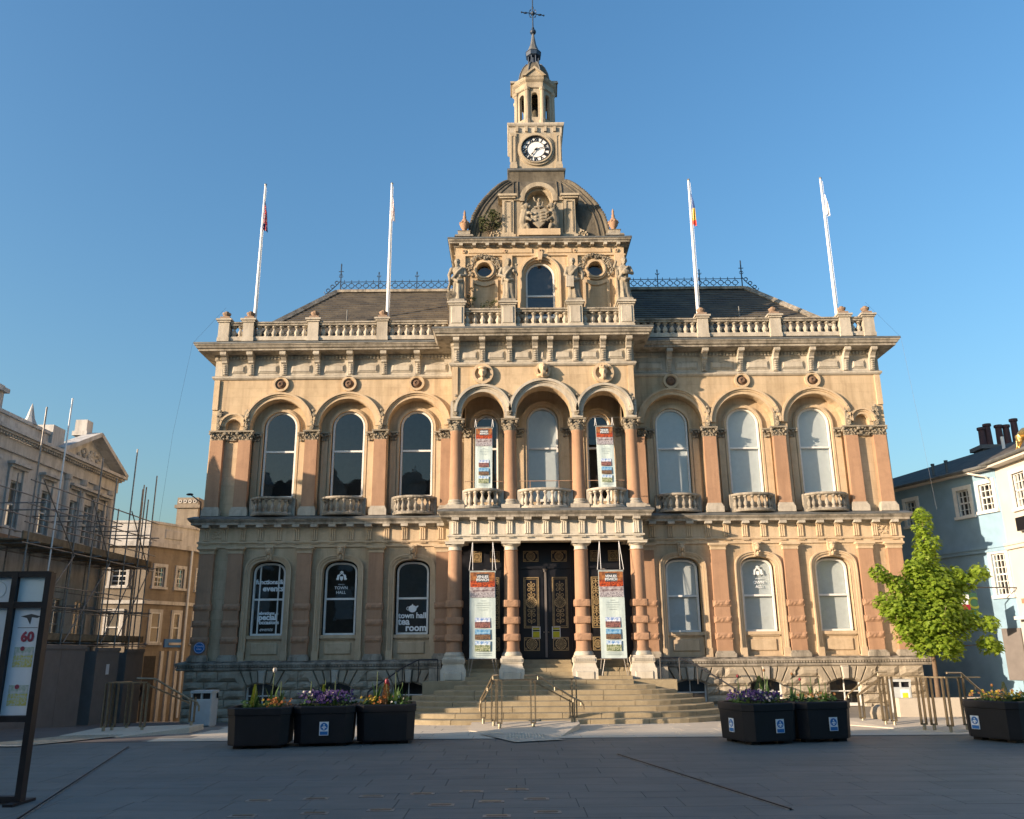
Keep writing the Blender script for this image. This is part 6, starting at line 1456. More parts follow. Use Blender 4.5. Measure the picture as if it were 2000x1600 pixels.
# ================================================================ FLOOR CHANNELS AND JET PLATES
for pts, lab in (([(1.72, 15.2), (3.0, 10.05)], 'slim drainage slot running across the right of the square'), ([(-7.29, 17.05), (-5.3, 9.8)], 'slim drainage slot running to the left corner')):
    (xa, ya), (xb, yb) = pts; o = thing('drain_slot', lab, 'drain', (xa, ya, 0)); d_ = Vector((xb-xa, yb-ya, 0)).normalized(); n_ = Vector((d_.y, -d_.x, 0))
    for s in (-1, 1): part('edging', MB().bar(Vector((xa, ya, .006))+n_*s*.024, Vector((xb, yb, .006))+n_*s*.024, .012, .012), M['steel'], o)
    part('slot', MB().bar((xa, ya, .001), (xb, yb, .001), .042, .014), M['black'], o)
plate = []
for x, y, row in ((-3.06, 10.95, 'back'), (-2.4, 11.05, 'back'), (-1.75, 11.2, 'back'), (-1.15, 11.35, 'back'), (-.55, 11.5, 'back'), (.02, 11.62, 'back'), (-2.95, 9.98, 'front'), (-2.2, 10.1, 'front'), (-1.5, 10.25, 'front'), (-.85, 10.55, 'front'), (-.28, 10.75, 'front'), (.25, 10.9, 'front'), (-.2, 9.85, 'near'), (.35, 10.05, 'near')):
    NP = globals().setdefault('NP', {}); NP[row] = NP.get(row, 0)+1
    o = thing('jet_plate', 'small flush metal plate, %s from the left in the %s row' % (('first', 'second', 'third', 'fourth', 'fifth', 'sixth')[NP[row]-1], {'back': 'farthest', 'front': 'middle', 'near': 'nearest'}[row]), 'floor plate', (x, y, 0), 'flush metal plates in the paving')
    part('frame', shift(MB().ring([(-.12, -.045), (-.12, .045), (.12, .045), (.12, -.045), (-.12, -.045)], [(-.15, -.065), (-.15, .065), (.15, .065), (.15, -.065), (-.15, -.065)], -.003, .003), 0, 0, 0) if False else MB().box(x-.15, x+.15, y-.07, y+.07, -.004, .006), M['steel'], o)
    part('slot', MB().box(x-.11, x+.11, y-.02, y+.02, .002, .0075), M['black'], o)
    part('cover', MB().box(x-.12, x+.12, y+.03, y+.055, .002, .009), M['railfoot'], o)
# ================================================================ INFORMATION STAND at the left edge
KX, KY = -5.88, 10.9
ks = thing('information_stand', 'black framed information stand with pale posters at the left edge', 'display stand', (KX-.9, KY, 0))
x0, x1 = KX-1.9, KX
for x in (x0, -6.3, x1): part('upright', MB().box(x-.036, x+.036, KY-.06, KY+.06, 0.02 if x != -6.3 else .95, 2.7), M['black'], ks)
for z in (.05, .95, 2.3, 2.68): part('crossbar', MB().box(x0, x1, KY-.055, KY+.055, z-.035, z+.035), M['black'], ks)
for x in (x0, x1): part('base_foot', MB().box(x-.06, x+.06, KY-.25, KY+.25, 0, .03), M['black'], ks)
pb_ = part('poster_board', MB().box(-6.26, x1-.05, KY-.01, KY+.02, .99, 2.26), M['white_p'], ks)
M['panelgrey'] = paint('poster_board_blue_grey', (.56, .64, .68), .5, .03); M['whitish'] = paint('header_panel_pale', (.66, .76, .75), .4, .03)  # plain pale paint for the boards and the right header
part('poster_board', MB().box(x0+.05, -6.34, KY-.01, KY+.02, .99, 2.26), M['panelgrey'], ks); part('header_panel', MB().box(-6.255, x1-.05, KY-.01, KY+.02, 2.34, 2.64), M['whitish'], ks); h2 = part('header_panel', MB().box(x0+.05, -6.345, KY-.01, KY+.02, 2.34, 2.64), M['panelgrey'], ks)
part('emblem', MB().annulus(-6.52, 2.49, .1, .107, KY-.014, KY-.01, 24), M['faint'], h2)
me = text_mesh('60', .16, bold=.008, ext=.001); part('lettering', shift_me(me, -6.06, KY-.014, 1.86), M['pinkred'], pb_)
part('motif', MB().prism([(-6.18, 2.16), (-6.05, 2.19), (-5.93, 2.16), (-5.97, 2.14), (-6.04, 2.15), (-6.05, 2.06), (-6.1, 2.14)], 'y', KY-.013, KY-.01), M['labelgrey'], pb_); part('rule', MB().box(-6.2, -5.95, KY-.013, KY-.01, 2.02, 2.026), M['labelgrey'], pb_)
M['map1'] = photo_mat('print_map', (.3, .42, .3), (.62, .62, .6), (.55, .5, .08), (.5, .55, .5), .55, 8)
for z in (1.55, 1.1): q = part('map_print', MB().box(-6.2, -5.96, KY-.013, KY-.01, z, z+.24), M['map1'], pb_); part('marker', MB().disc(-6.1, z+.22, .028, KY-.015, KY-.013, 12), M['pinkred'], q)
# ================================================================ NEIGHBOURING BUILDINGS
def fr_(mb, O, t):
    """wall frame: u runs along t, depth goes back from the outward side"""
    n = (t[1], -t[0]); mb.v = [(O[0]+t[0]*x-n[0]*y, O[1]+t[1]*x-n[1]*y, z) for x, y, z in mb.v]; return mb
def rect(a, b, z0, z1): return [(a, z0), (a, z1), (b, z1), (b, z0)]
def sash(root, O, t, uc, hw, z0, z1, nx_=2, nz_=4, surround=None, yg=.12, frame='wpaint'):
    m = MB().ring([(uc-hw+.04, z0+.04), (uc-hw+.04, z1-.04), (uc+hw-.04, z1-.04), (uc+hw-.04, z0+.04), (uc-hw+.04, z0+.04)], [(uc-hw, z0), (uc-hw, z1), (uc+hw, z1), (uc+hw, z0), (uc-hw, z0)], yg-.04, yg+.03)
    for k in range(1, nx_): x = uc-hw+2*hw*k/nx_; m.box(x-.012, x+.012, yg-.03, yg+.02, z0, z1)
    for k in range(1, nz_): z = z0+(z1-z0)*k/nz_; m.box(uc-hw, uc+hw, yg-(.04 if k == nz_//2 else .029), yg+.021, z-(.025 if k == nz_//2 else .012), z+(.025 if k == nz_//2 else .012))
    wn = part('window', fr_(m, O, t), M[frame], root)
    part('pane', fr_(MB().add([(uc-hw, yg, z0), (uc+hw, yg, z0), (uc+hw, yg, z1), (uc-hw, yg, z1)], [(0, 1, 2, 3)]), O, t).raw('pane'), M['glass'], wn)
    part('room', fr_(MB().box(uc-hw-.1, uc+hw+.1, yg+.25, yg+.27, z0-.1, z1+.1), O, t), M['dark'], wn)
    if surround:
        s = MB().ring([(uc-hw, z0), (uc-hw, z1), (uc+hw, z1), (uc+hw, z0)], [(uc-hw-.12, z0), (uc-hw-.12, z1+.14), (uc+hw+.12, z1+.14), (uc+hw+.12, z0)], -.05, .03); s.box(uc-hw-.16, uc+hw+.16, -.1, .03, z0-.1, z0); part('surround', fr_(s, O, t), M[surround], wn)
    return wn
# ---- scaffolded classical building on the left
SX = -14.3; TS = (0, 1); OS = (SX, 0)
sb = thing('classical_building', 'stone classical building with pediment behind scaffolding on the left', 'building', (SX, 26, -.5))
WY = [(22.3, .3), (23.9, .3), (25.55, .3), (27.2, .27), (28.15, .27), (29.05, .25)]
def sp(name, mb, mat): return part(name, fr_(mb, OS, TS), M[mat], sb)
sp('wall', MB().wall(21.7, 30.0, 4.9, 7.4, 0, [rect(y-w_, y+w_, 5.2, 6.5) for y, w_ in WY], .25), 'oldstone')
sp('wall', MB().wall(21.7, 30.0, -1, 4.7, .15, [rect(y-.42, y+.42, .3, 3.4) for y in (22.6, 24.2, 25.8, 27.4, 28.9)], .3), 'oldstone')
for y in (22.6, 24.2, 25.8, 27.4, 28.9): sash(sb, (SX-.15, 0), TS, y, .42, .3, 3.4, 2, 4)
part('end_wall', MB().box(-22, SX-.01, 29.8, 30.0, -1, 8), M['oldstone'], sb); part('end_wall', MB().box(-22, SX-.01, 21.7, 21.85, -.2, 8.2), M['oldstone'], sb)
for y, w_ in WY:
    sash(sb, OS, TS, y, w_, 5.2, 6.5, 1, 2, None); sp('window_hood', MB().box(y-w_-.2, y+w_+.2, -.22, .02, 6.92, 7.0).box(y-w_-.14, y+w_+.14, -.12, .02, 6.84, 6.92).box(y-w_-.12, y-w_, -.06, .02, 5.1, 6.84).box(y+w_, y+w_+.12, -.06, .02, 5.1, 6.84), 'oldstone')
for y in (26.65, 27.68, 28.6, 29.6): sp('half_column', MB().lathe([(.17, 4.95), (.17, 5.05), (.14, 5.1), (.12, 7.05), (.16, 7.1), (.17, 7.25)], y, 0, 14), 'oldstone')
sp('entablature', MB().prism([(0, 0), (1, 0), (1, 1)], 'z', 5, 5.01) if False else MB().box(21.7, 30.05, -.08, .1, 7.25, 7.62), 'oldstone')
sp('cornice', MB().box(21.6, 30.15, -.34, .1, 7.74, 7.84).box(21.65, 30.1, -.26, .1, 7.68, 7.74), 'oldstone')
m = MB(); den(21.7, 30.0, -.0, 7.62, 7.69, .14, .08, .2, m); sp('dentils', m, 'oldstone').__setitem__('kind', 'stuff')
sp('parapet', MB().box(21.7, 25.9, .0, .25, 7.84, 8.22).box(21.65, 25.9, -.06, .3, 8.22, 8.32).box(25.3, 26.0, -.1, .4, 7.84, 8.55), 'oldstone')
sp('pediment', MB().prism([(25.8, 7.8), (30.0, 7.8), (27.9, 8.75)], 'y', .05, .4), 'oldstone')
for a_, b_ in (((25.65, 7.82), (27.9, 8.85)), ((30.15, 7.82), (27.9, 8.85))): sp('raking_cornice', MB().bar((a_[0], -.1, a_[1]+.03), (b_[0], -.1, b_[1]+.03), .14, .5), 'oldstone')
m = MB(); q_ = random.Random(4)
for k in range(26): m.ell((27.9+q_.gauss(0, .42), .02, 7.98+q_.random()*.35), (.09, .06, .07), 6, 5)
sp('carving', m, 'oldstone'); sp('acroterion', MB().box(27.65, 28.05, .1, .5, 8.8, 9.35).box(27.6, 28.1, .05, .55, 8.8, 8.95), 'oldstone'); sp('acroterion', MB().box(29.6, 29.95, .1, .5, 8.0, 8.6), 'oldstone')
sp('ledge', MB().box(21.7, 30.05, -.3, .2, 4.72, 4.9), 'terra')
part('roof', MB().add([(SX-.2, 21.7, 8.0), (SX-.2, 30, 8.0), (-18.5, 30, 8.9), (-18.5, 21.7, 8.9), (-23, 30, 8), (-23, 21.7, 8)], [(0, 1, 2, 3), (3, 2, 4, 5)]), M['slate'], sb)
for y_, z_ in ((22.55, 8.75),): part('chimney', MB().box(SX-.7, SX-.1, y_-.2, y_+.35, 8.0, z_+.3).box(SX-.8, SX, y_-.3, y_+.45, z_+.1, z_+.22), M['oldstone'], sb)
part('pinnacle', MB().lathe([(.22, 8.3), (.12, 8.5), (.05, 8.8), (.01, 8.95)], SX-.1, 24.35, 8), M['oldstone'], sb)
# lower wing and shop, out of frame to the left: they shade the lower left of the hall
lw = thing('corner_shop', 'lower stepped stone building adjoining the scaffolded one, beyond the left edge', 'building', (-17, 19, 0))
part('wall', MB().box(-22, SX, 18.75, 21.65, -.2, 6.3), M['oldstone'], lw); part('wall', MB().box(-22, SX+.1, 15.65, 18.7, -.2, 4.4), M['oldstone'], lw); part('roof', MB().prism([(18.65, 6.31), (21.65, 6.31), (21.65, 7.6), (20.4, 7.3)], 'x', -22, SX), M['slate'], lw); part('roof', MB().box(-22, SX+.2, 15.55, 18.74, 4.41, 4.52), M['lead'], lw)
for k in range(2): sash(lw, (SX+.005, 0), TS, 19.5+k*1.25, .35, 3.6, 5.2, 2, 4, 'oldstone', -.02)
# ---- scaffolding
scf = thing('scaffolding', 'steel tube scaffolding with boards across the left building', 'scaffolding', (-12.9, 26, 0))
rng = random.Random(21); PY_ = [22.0, 23.15, 24.3, 25.4, 26.5, 27.6, 28.6, 29.4]; TZ = [8.16, 8.75, 6.3, 7.5, 7.1, 8.3, 7.2, 7.75]
for k, y in enumerate(PY_):
    lx = rng.uniform(-.04, .04); part('pole', MB().tube([(-12.6, y, zg(-12.6, y)), (-12.6+lx, y+.03, TZ[k])], .022, 6), M['steel'] if k != 1 else M['wpole'], scf)
    part('pole', MB().tube([(-13.85, y+.1, zg(-13, y)), (-13.85, y+.1, 6.2+.4*(k % 2))], .022, 6), M['steel'], scf)
for k, (y, z) in enumerate(((29.0, 6.9), (29.15, 7.3), (29.9, 7.6), (30.6, 7.1))): part('pole', MB().tube([(-12.8-.3*k, y+.4, -.4), (-12.8-.3*k, y+.4, z)], .022, 6), M['steel'], scf)
for z in (1.95, 2.95, 3.5, 4.45, 5.0, 5.5, 6.1):
    for x in (-12.57, -13.82): part('ledger', MB().tube([(x, 21.7, z+rng.uniform(-.03, .03)), (x, 29.9, z+rng.uniform(-.03, .03))], .019, 6), M['steel'], scf)
for y in PY_:
    for z in (2.0, 3.0, 4.5, 5.55): part('transom', MB().tube([(-12.3, y+.06, z), (-14.1, y+.06, z)], .019, 6), M['steel'], scf)
for a_, b_ in (((22.0, 2.0), (24.3, 4.4)), ((24.3, 4.4), (22.2, 6.2)), ((24.3, 2.0), (26.5, 4.4)), ((26.5, 4.4), (25.0, 6.1)), ((27.6, 2.2), (29.4, 4.4)), ((29.4, 4.4), (27.6, 6.2)), ((26.5, 2.0), (28.3, 4.3))): part('brace', MB().tube([(-12.52, a_[0], a_[1]), (-12.52, b_[0], b_[1])], .019, 6), M['steel'], scf)
for z in (2.06, 4.56):
    for k in range(5):
        for y0_ in (21.8, 24.5, 27.2): part('board', MB().box(-13.9+.25*k, -13.67+.25*k, y0_+rng.uniform(-.1, .1), y0_+2.75+rng.uniform(-.1, .1), z, z+.04), M['board'], scf)
part('toe_board', MB().box(-12.66, -12.62, 21.8, 29.8, 4.58, 4.78), M['board'], scf); part('toe_board', MB().box(-12.66, -12.62, 21.8, 29.8, 2.08, 2.26), M['board'], scf)
# ---- hoarding of grey sheets
for y0_, y1_, xx, zt, lab in ((19.9, 25.2, -12.3, 1.84, 'wide grey hoarding sheet under the scaffolding, nearest'), (25.9, 27.4, -12.3, 1.78, 'grey hoarding sheet with a small paper notice'), (27.9, 29.2, -12.3, 1.74, 'farthest grey hoarding sheet beside the lane')):
    z0_ = zg(xx, y1_)-.05; o = thing('hoarding', lab, 'hoarding', (xx, y0_, 0), 'grey hoarding sheets'); n_ = max(1, int((y1_-y0_)/1.3))
    for k in range(n_): part('sheet', MB().box(xx-.03, xx, y0_+(y1_-y0_)*k/n_+.004, y0_+(y1_-y0_)*(k+1)/n_-.004, z0_, zt), M['hoard'], o)
    part('cap_rail', MB().box(xx-.06, xx+.03, y0_, y1_, zt, zt+.1), M['hoard'], o); part('return_sheet', MB().box(xx-.9, xx-.031, y0_, y0_+.03, z0_, zt), M['hoard'], o)
    if 'notice' in lab: part('paper_notice', MB().box(xx, xx+.004, 26.6, 26.8, 1.1, 1.4), M['white_p'], o)
# ---- corner building at the end of the lane
cb_ = thing('corner_building', 'buff stone corner building with low parapet beyond the lane', 'building', (-16, 38, -1))
CF = [((-22, 36.4), (-15.84, 37.0)), ((-15.84, 37.0), (-14.75, 39.2)), ((-14.75, 39.2), (-14.4, 44))]
for k, (p0, p1) in enumerate(CF):
    L = math.hypot(p1[0]-p0[0], p1[1]-p0[1]); t_ = ((p1[0]-p0[0])/L, (p1[1]-p0[1])/L); U = lambda x: x
    ws = [(L-1.15, .32)] if k == 0 else ([(.7, .27), (1.85, .2)] if k == 1 else [(.8, .25), (2.2, .25)])
    mt = 'oldred'
    part('wall', fr_(MB().wall(0, L, -1.6, 6.3, 0, [o_ for u, w_ in ws for o_ in (rect(u-w_, u+w_, 4.5, 5.35),)], .2), p0, t_), M[mt], cb_)
    for u, w_ in ws:
        sash(cb_, p0, t_, u, w_, 4.5, 5.35, 2, 4, 'oldstone', .1); sash(cb_, p0, t_, u, w_*.9, 2.15, 3.4, 1, 2, 'oldstone', -.01)
    part('string', fr_(MB().box(-.02, L+.02, -.08, .05, 3.75, 3.9), p0, t_), M['oldstone'], cb_); part('cornice', fr_(MB().box(-.05, L+.05, -.16, .1, 6.2, 6.4), p0, t_), M['oldstone'], cb_); part('parapet', fr_(MB().box(-.02, L+.02, -.04, .2, 6.4, 7.2).box(-.05, L+.05, -.1, .25, 7.2, 7.3), p0, t_), M['oldstone'], cb_)
    part('panel', fr_(MB().cbox(L*.3, L*.7, -.08, .0, 6.6, 7.0, .03), p0, t_), M['oldstone'], cb_)
part('roof', MB().prism([(-22, 36.6), (-15.95, 37.2), (-14.95, 39.3), (-14.6, 44), (-22, 44)], 'z', 6.9, 7.1), M['lead'], cb_)
part('doorway', fr_(MB().box(.35, .95, -.012, .1, -1.5, 1.6), *[(-15.84, 37.0), ((-14.75+15.84)/2.455, 2.2/2.455)]), M['dark'], cb_); part('shop_sign', fr_(MB().box(1.3, 2.2, -.06, 0, 1.95, 2.3), *[(-15.84, 37.0), ((-14.75+15.84)/2.455, 2.2/2.455)]), M['blue'], cb_)
for k in range(3): part('shop_pilaster', fr_(MB().box(1.15+.42*k, 1.3+.42*k, -.08, 0, -1.5, 1.8), (-15.84, 37.0), ((-14.75+15.84)/2.455, 2.2/2.455)), M['oldstone'], cb_)
part('downpipe', MB().tube([(-14.7, 39.0, 6.2), (-14.7, 39.0, -1)], .05, 6), M['wpaint'], cb_)
ch = part('chimney', MB().box(-16.0, -15.0, 40, 40.8, 7.0, 8.35).box(-16.1, -14.9, 39.9, 40.9, 8.35, 8.5).box(-16.0, -15.0, 39.95, 40.85, 8.5, 8.85), M['oldred'], cb_)
m = MB()
for k in range(4): m.annulus(-15.85+.23*k, 8.66, .05, .085, 39.92, 39.96, 10)
part('arcading', m, M['oldstone'], ch)
# street lamp arm fixed to the hall's left corner
tag(obj('wall_lamp', MB().tube([(0, 0, 0), (0, 0, .5), (-.35, 0, .75)], .02, 6).ell((-.38, 0, .76), (.12, .06, .04), 8, 5), M['black'], None, (-9.9, 26.6, 5.8)), 'small dark lamp arm at the left corner of the first floor cornice', 'lamp')
# far end of the lane
fb = thing('far_building', 'plain dark brick building closing the lane in the distance', 'building', (-14, 62, -2.5)); part('wall', MB().box(-30, -4, 62, 66, -3, 3.5), M['oldred'], fb); part('roof', MB().prism([(62, 3.5), (66, 3.5), (64, 5)], 'x', -30.2, -3.8), M['slate'], fb)
for k in range(5): sash(fb, (-24, 61.99), (1, 0), 2+3*k, .6, .2, 2, 2, 4, None, -.03)
# ---- inn on the right: blue side wall and cream front
inn = thing('corner_inn', 'pale blue and cream rendered inn with sash windows on the right', 'building', (16.2, 27.9, 0))
KC = (16.2, 27.9); dL = math.hypot(.351, 1); tb = (.351/dL, -1/dL); OB = (16.2-tb[0]*15, 27.9-tb[1]*15)   # blue wall runs towards the corner, facing left
def ub(Y): return 15-(Y-27.9)*dL
BW = [(ub(29.25), .27, 6.05, 6.95, 3, 4), (ub(28.35), .27, 6.1, 7.0, 3, 4), (ub(28.28), .27, 3.3, 4.65, 4, 6), (ub(31.5), .27, 6.05, 6.95, 3, 4), (ub(32.4), .27, 3.3, 4.65, 4, 6)]
part('blue_wall', fr_(MB().wall(0, 15, -.2, 5, 0, [rect(BW[2][0]-.27, BW[2][0]+.27, 3.3, 4.65), rect(BW[4][0]-.27, BW[4][0]+.27, 3.3, 4.65)], .15).wall(0, 15, 5, 7.45, 0, [rect(u-w_, u+w_, a_, b_) for u, w_, a_, b_, *_ in (BW[0], BW[1], BW[3])], .15), OB, tb), M['pubblue'], inn)
for u, w_, a_, b_, nx_, nz_ in BW: sash(inn, OB, tb, u, w_, a_, b_, nx_, nz_, 'wpaint', .08)
part('string_course', fr_(MB().box(0, 15.02, -.08, .05, 4.72, 4.84).box(0, 15.04, -.12, .05, 4.84, 4.92), OB, tb), M['pubblue'], inn); part('eaves', fr_(MB().box(0, 15.1, -.35, .1, 7.42, 7.52), OB, tb), M['pubwhite'], inn); part('gutter', fr_(MB().tube([(0, -.4, 7.5), (15.1, -.4, 7.5)], .06, 8), OB, tb), M['lead'], inn)
OW = (16.2, 27.9); tw = (0, -1)
WW = [(1.25, .36, 5.95, 7.05, 4, 4), (3.2, .36, 5.95, 7.05, 4, 4), (1.9, .4, 2.6, 4.2, 4, 6)]
part('cream_wall', fr_(MB().wall(0, 9, -.2, 5, 0, [rect(1.9-.4, 2.3, 2.6, 4.2)], .15).wall(0, 9, 5, 7.45, 0, [rect(u-w_, u+w_, a_, b_) for u, w_, a_, b_, *_ in WW[:2]], .15), OW, tw), M['pubwhite'], inn)
for u, w_, a_, b_, nx_, nz_ in WW: sash(inn, OW, tw, u, w_, a_, b_, nx_, nz_, 'wpaint', .08)
part('string_course', fr_(MB().box(-.02, 9, -.09, .05, 4.72, 4.84).box(-.04, 9, -.13, .05, 4.84, 4.92), OW, tw), M['pubwhite'], inn); part('eaves', fr_(MB().box(-.1, 9, -.36, .1, 7.42, 7.56), OW, tw), M['pubwhite'], inn); part('gutter', fr_(MB().tube([(-.1, -.42, 7.56), (9, -.42, 7.56)], .06, 8), OW, tw), M['lead'], inn)
part('roof', MB().add([(16.0, 27.9, 7.5), (15.9, 18.9, 7.5), (20, 18.9, 9.3), (20, 29, 9.3), (OB[0]-.3, OB[1], 7.5), (19.2, 33.5, 9.0), (26, 18.9, 7.4), (26, 42, 7.4)], [(0, 1, 2, 3), (4, 0, 3, 5), (3, 2, 6, 7, 5), (4, 5, 7)]), M['slate'], inn)
part('wall_box', fr_(MB().box(1.0, 1.6, -.2, -.001, 5.2, 5.62), OW, tw), M['black'], inn); part('wall_panel', fr_(MB().box(ub(28.3)-.28, ub(28.3)+.42, -.06, -.001, .65, 2.25), OB, tb), M['hoard'], inn)
part('small_sign', fr_(MB().box(.3, .7, -.03, -.001, 3.0, 3.15), OW, tw), M['terra'], inn); part('ledge', fr_(MB().box(.2, 4, -.3, 0, 2.5, 2.6), OW, tw), M['wpaint'], inn); part('downpipe', fr_(MB().tube([(14.2, -.35, 7.4), (14.75, -.2, 7.2), (14.8, -.05, 7.0)], .035, 6), OB, tb), M['pubwhite'], inn)
cs = part('chimney_stack', MB().box(18.6, 20.4, 32.6, 33.3, 8.2, 9.3).box(18.5, 20.5, 32.5, 33.4, 9.2, 9.36), M['hoard'], inn)
for x, z in ((18.85, 10.15), (19.1, 10.3), (19.55, 10.25), (19.85, 10.25), (20.2, 10.5)): part('chimney_pot', MB().lathe([(.14, 9.3), (.12, z-.12), (.16, z-.1), (.16, z)], x, 32.95, 10), M['pot'], cs)
part('vent_pipe', MB().tube([(18.0, 30.2, 8.3), (18.0, 30.2, 9.1)], .06, 8), M['wpole'], inn)
for x, y in ((15.7, 31.0), (15.9, 30.4)): part('vent_pipe', MB().tube([(x, y, 7.5), (x, y, 8.25)], .05, 8).lathe([(.07, 8.2), (.07, 8.27)], x, y, 8), M['lead'], inn)
# gilded lion on the roof edge
LP = (16.15, 25.55, 7.62)
ln = thing('lion_statue', 'gilded lion statue standing on the inn roof at the right edge', 'statue', LP)
m = MB(); m.tube([(0, .55, .5), (0, .3, .54), (0, 0, .52), (0, -.25, .56), (0, -.4, .68)], [.13, .17, .16, .2, .17], 12); m.ell((0, -.5, .82), (.15, .17, .17), 12, 8); m.ell((0, -.66, .77), (.09, .1, .08), 10, 6)
for k in range(22): a_ = k*2.4; m.ell((.17*math.cos(a_), -.34-.05*(k % 3), .74+.17*math.sin(a_)), .085, 6, 5)
for s in (-1, 1):
    m.tube([(s*.1, .5, .48), (s*.12, .42, .28), (s*.11, .55, .16), (s*.11, .5, .0)], [.12, .09, .055, .05], 8); m.ell((s*.11, .45, .03), (.06, .1, .04), 8, 5)
    m.tube([(s*.1, -.28, .5), (s*.11, -.28, .25), (s*.11, -.3, 0)], [.1, .07, .05], 8); m.ell((s*.11, -.35, .03), (.06, .1, .04), 8, 5)
m.tube([(0, .66, .5), (0, .8, .42), (0, .82, .2), (0, .9, .1)], [.04, .03, .03, .05], 8)
obj('body', remesh(m, 'lion', .02, 2), M['gold'], ln, LP); obj('statue_plinth', MB().box(-.2, .2, -.6, .75, -.12, .0), M['pubwhite'], ln, LP)
# hanging sign by the inn
M['signgreen'] = paint('sign_green', (.012, .07, .04), .5, .1)
SG = (14.25, 27.2, 2.6); sg = thing('hanging_sign', 'dark green and white pub board behind the tree', 'sign', SG)
obj('board', MB().box(-.4, .3, -.02, .02, -.1, .72), M['signgreen'], sg, SG); wp = obj('white_panel', MB().box(-.36, .04, -.03, -.02, .28, .66), M['white_p'], sg, SG); obj('red_panel', MB().box(-.36, .04, -.033, -.03, .2, .36), M['tred'], sg, SG)
obj('lettering', text_mesh('IS', .26, bold=.006), M['black'], wp, (SG[0]-.16, SG[1]-.035, SG[2]+.42)); obj('lettering', text_mesh('C', .5, bold=.01), M['conifer'], sg, (SG[0]+.15, SG[1]-.03, SG[2]+.24)); obj('bracket', MB().tube([(-.3, .02, .72), (-.3, .02, .9), (2.0, .6, .9)], .02, 6), M['black'], sg, SG)
# ================================================================ BUILDINGS ON THE FAR SIDE OF THE SQUARE (behind the viewer)
xx = -86; rng = random.Random(5); labs = ['tall cream shop building', 'brown brick shop building', 'pale stone bank building', 'grey stucco shop building', 'red brick corner building', 'buff brick shop building', 'white rendered building', 'dark brick office building', 'sandstone arcade building', 'cream corner building']
hts = [11.8, 11.5, 12.45, 12.4, 12.2, 12.0, 12.0, 11.0, 12.5, 10.5]; k = 0
for k in range(10):
    w_ = 12.5; o = thing('shop_building', labs[k]+' on the far side of the square, behind the viewer', 'building', (xx+w_/2, -10, 0), 'buildings across the square'); h_ = hts[k]; mt = ('oldstone', 'oldred', 'oldstone', 'hoard', 'terra', 'oldred', 'pubwhite', 'oldred', 'buff2', 'oldstone')[k]
    part('wall', MB().box(xx+.01, xx+w_-.01, -20, -10, -.1, h_-.6), M[mt], o); part('parapet', MB().box(xx+.01, xx+w_-.01, -20, -9.8, h_-.6, h_), M['oldstone'], o); part('cornice', MB().box(xx+.005, xx+w_-.005, -10.3, -9.5, h_-1, h_-.75), M['oldstone'], o)
    for fl in range(3):
        for j in range(4):
            u = xx+1.6+j*3.1; z_ = .6+fl*3.6; part('window', MB().box(u-.55, u+.55, -10.02, -9.97, z_, z_+2.2).box(u-.7, u+.7, -10.0, -9.9, z_-.15, z_), M['black'] if fl == 0 else M['panelgrey'], o)
    if k in (4, 5, 6):
        part('roof', MB().prism([(-20, h_), (-11.5, h_), (-13.5, 15.2), (-18, 15.2)], 'x', xx+.3, xx+w_-.3), M['slate'], o)
        for j in range(2): u = xx+3+j*6; part('dormer', MB().box(u-1, u+1, -13.5, -11.8, h_, 14.6).prism([(u-1.2, 14.6), (u+1.2, 14.6), (u, 15.9)], 'y', -14, -11.6), M['oldstone'], o)
        part('chimney', MB().box(xx+5.2, xx+7.0, -16, -15, 15, 17.6).box(xx+5.05, xx+7.15, -16.1, -14.9, 17.3, 17.5), M['oldred'], o)
    xx += w_
# ================================================================ TREE
TB = (11.2, 23.6, .1)
tree = thing('maple_tree', 'young bright green maple at the right corner of the hall', 'tree', TB)
rnd = random.Random(12); tr = MB(); tip = (11.45, 23.6, 5.35)
tr.tube([(11.2, 23.6, 0), (11.2, 23.58, .7), (11.22, 23.6, 1.4), (11.28, 23.6, 2.4), (11.36, 23.6, 3.6), tip], [.075, .06, .055, .045, .03, .01], 10)
BR = [((11.22, 23.6, 1.5), (10.75, 23.3, 1.75), (10.35, 23.1, 2.0)), ((11.22, 23.6, 1.6), (10.5, 23.4, 2.15), (9.95, 23.3, 2.75)), ((11.24, 23.6, 2.0), (10.7, 23.4, 2.7), (10.0, 23.2, 3.45)), ((11.25, 23.6, 2.1), (10.8, 23.7, 2.9), (10.55, 23.8, 3.35)), ((11.25, 23.6, 1.6), (11.7, 23.4, 2.0), (12.55, 23.3, 2.3)),
      ((11.24, 23.6, 1.5), (11.8, 23.5, 1.7), (12.6, 23.5, 1.75)), ((11.26, 23.6, 2.0), (11.8, 23.6, 2.8), (12.75, 23.5, 3.6)), ((11.25, 23.6, 1.7), (11.3, 23.0, 2.2), (11.3, 22.7, 2.7)), ((11.25, 23.6, 1.8), (11.2, 24.2, 2.4), (11.1, 24.6, 2.9)), ((11.3, 23.6, 2.6), (11.9, 23.6, 3.3), (12.1, 23.6, 3.7)), ((11.3, 23.6, 2.7), (11.0, 23.4, 3.3), (10.85, 23.3, 3.7))]
for b_ in BR: tr.tube(b_, [.03, .02, .008], 6)
part('trunk', tr, M['bark'], tree, True)
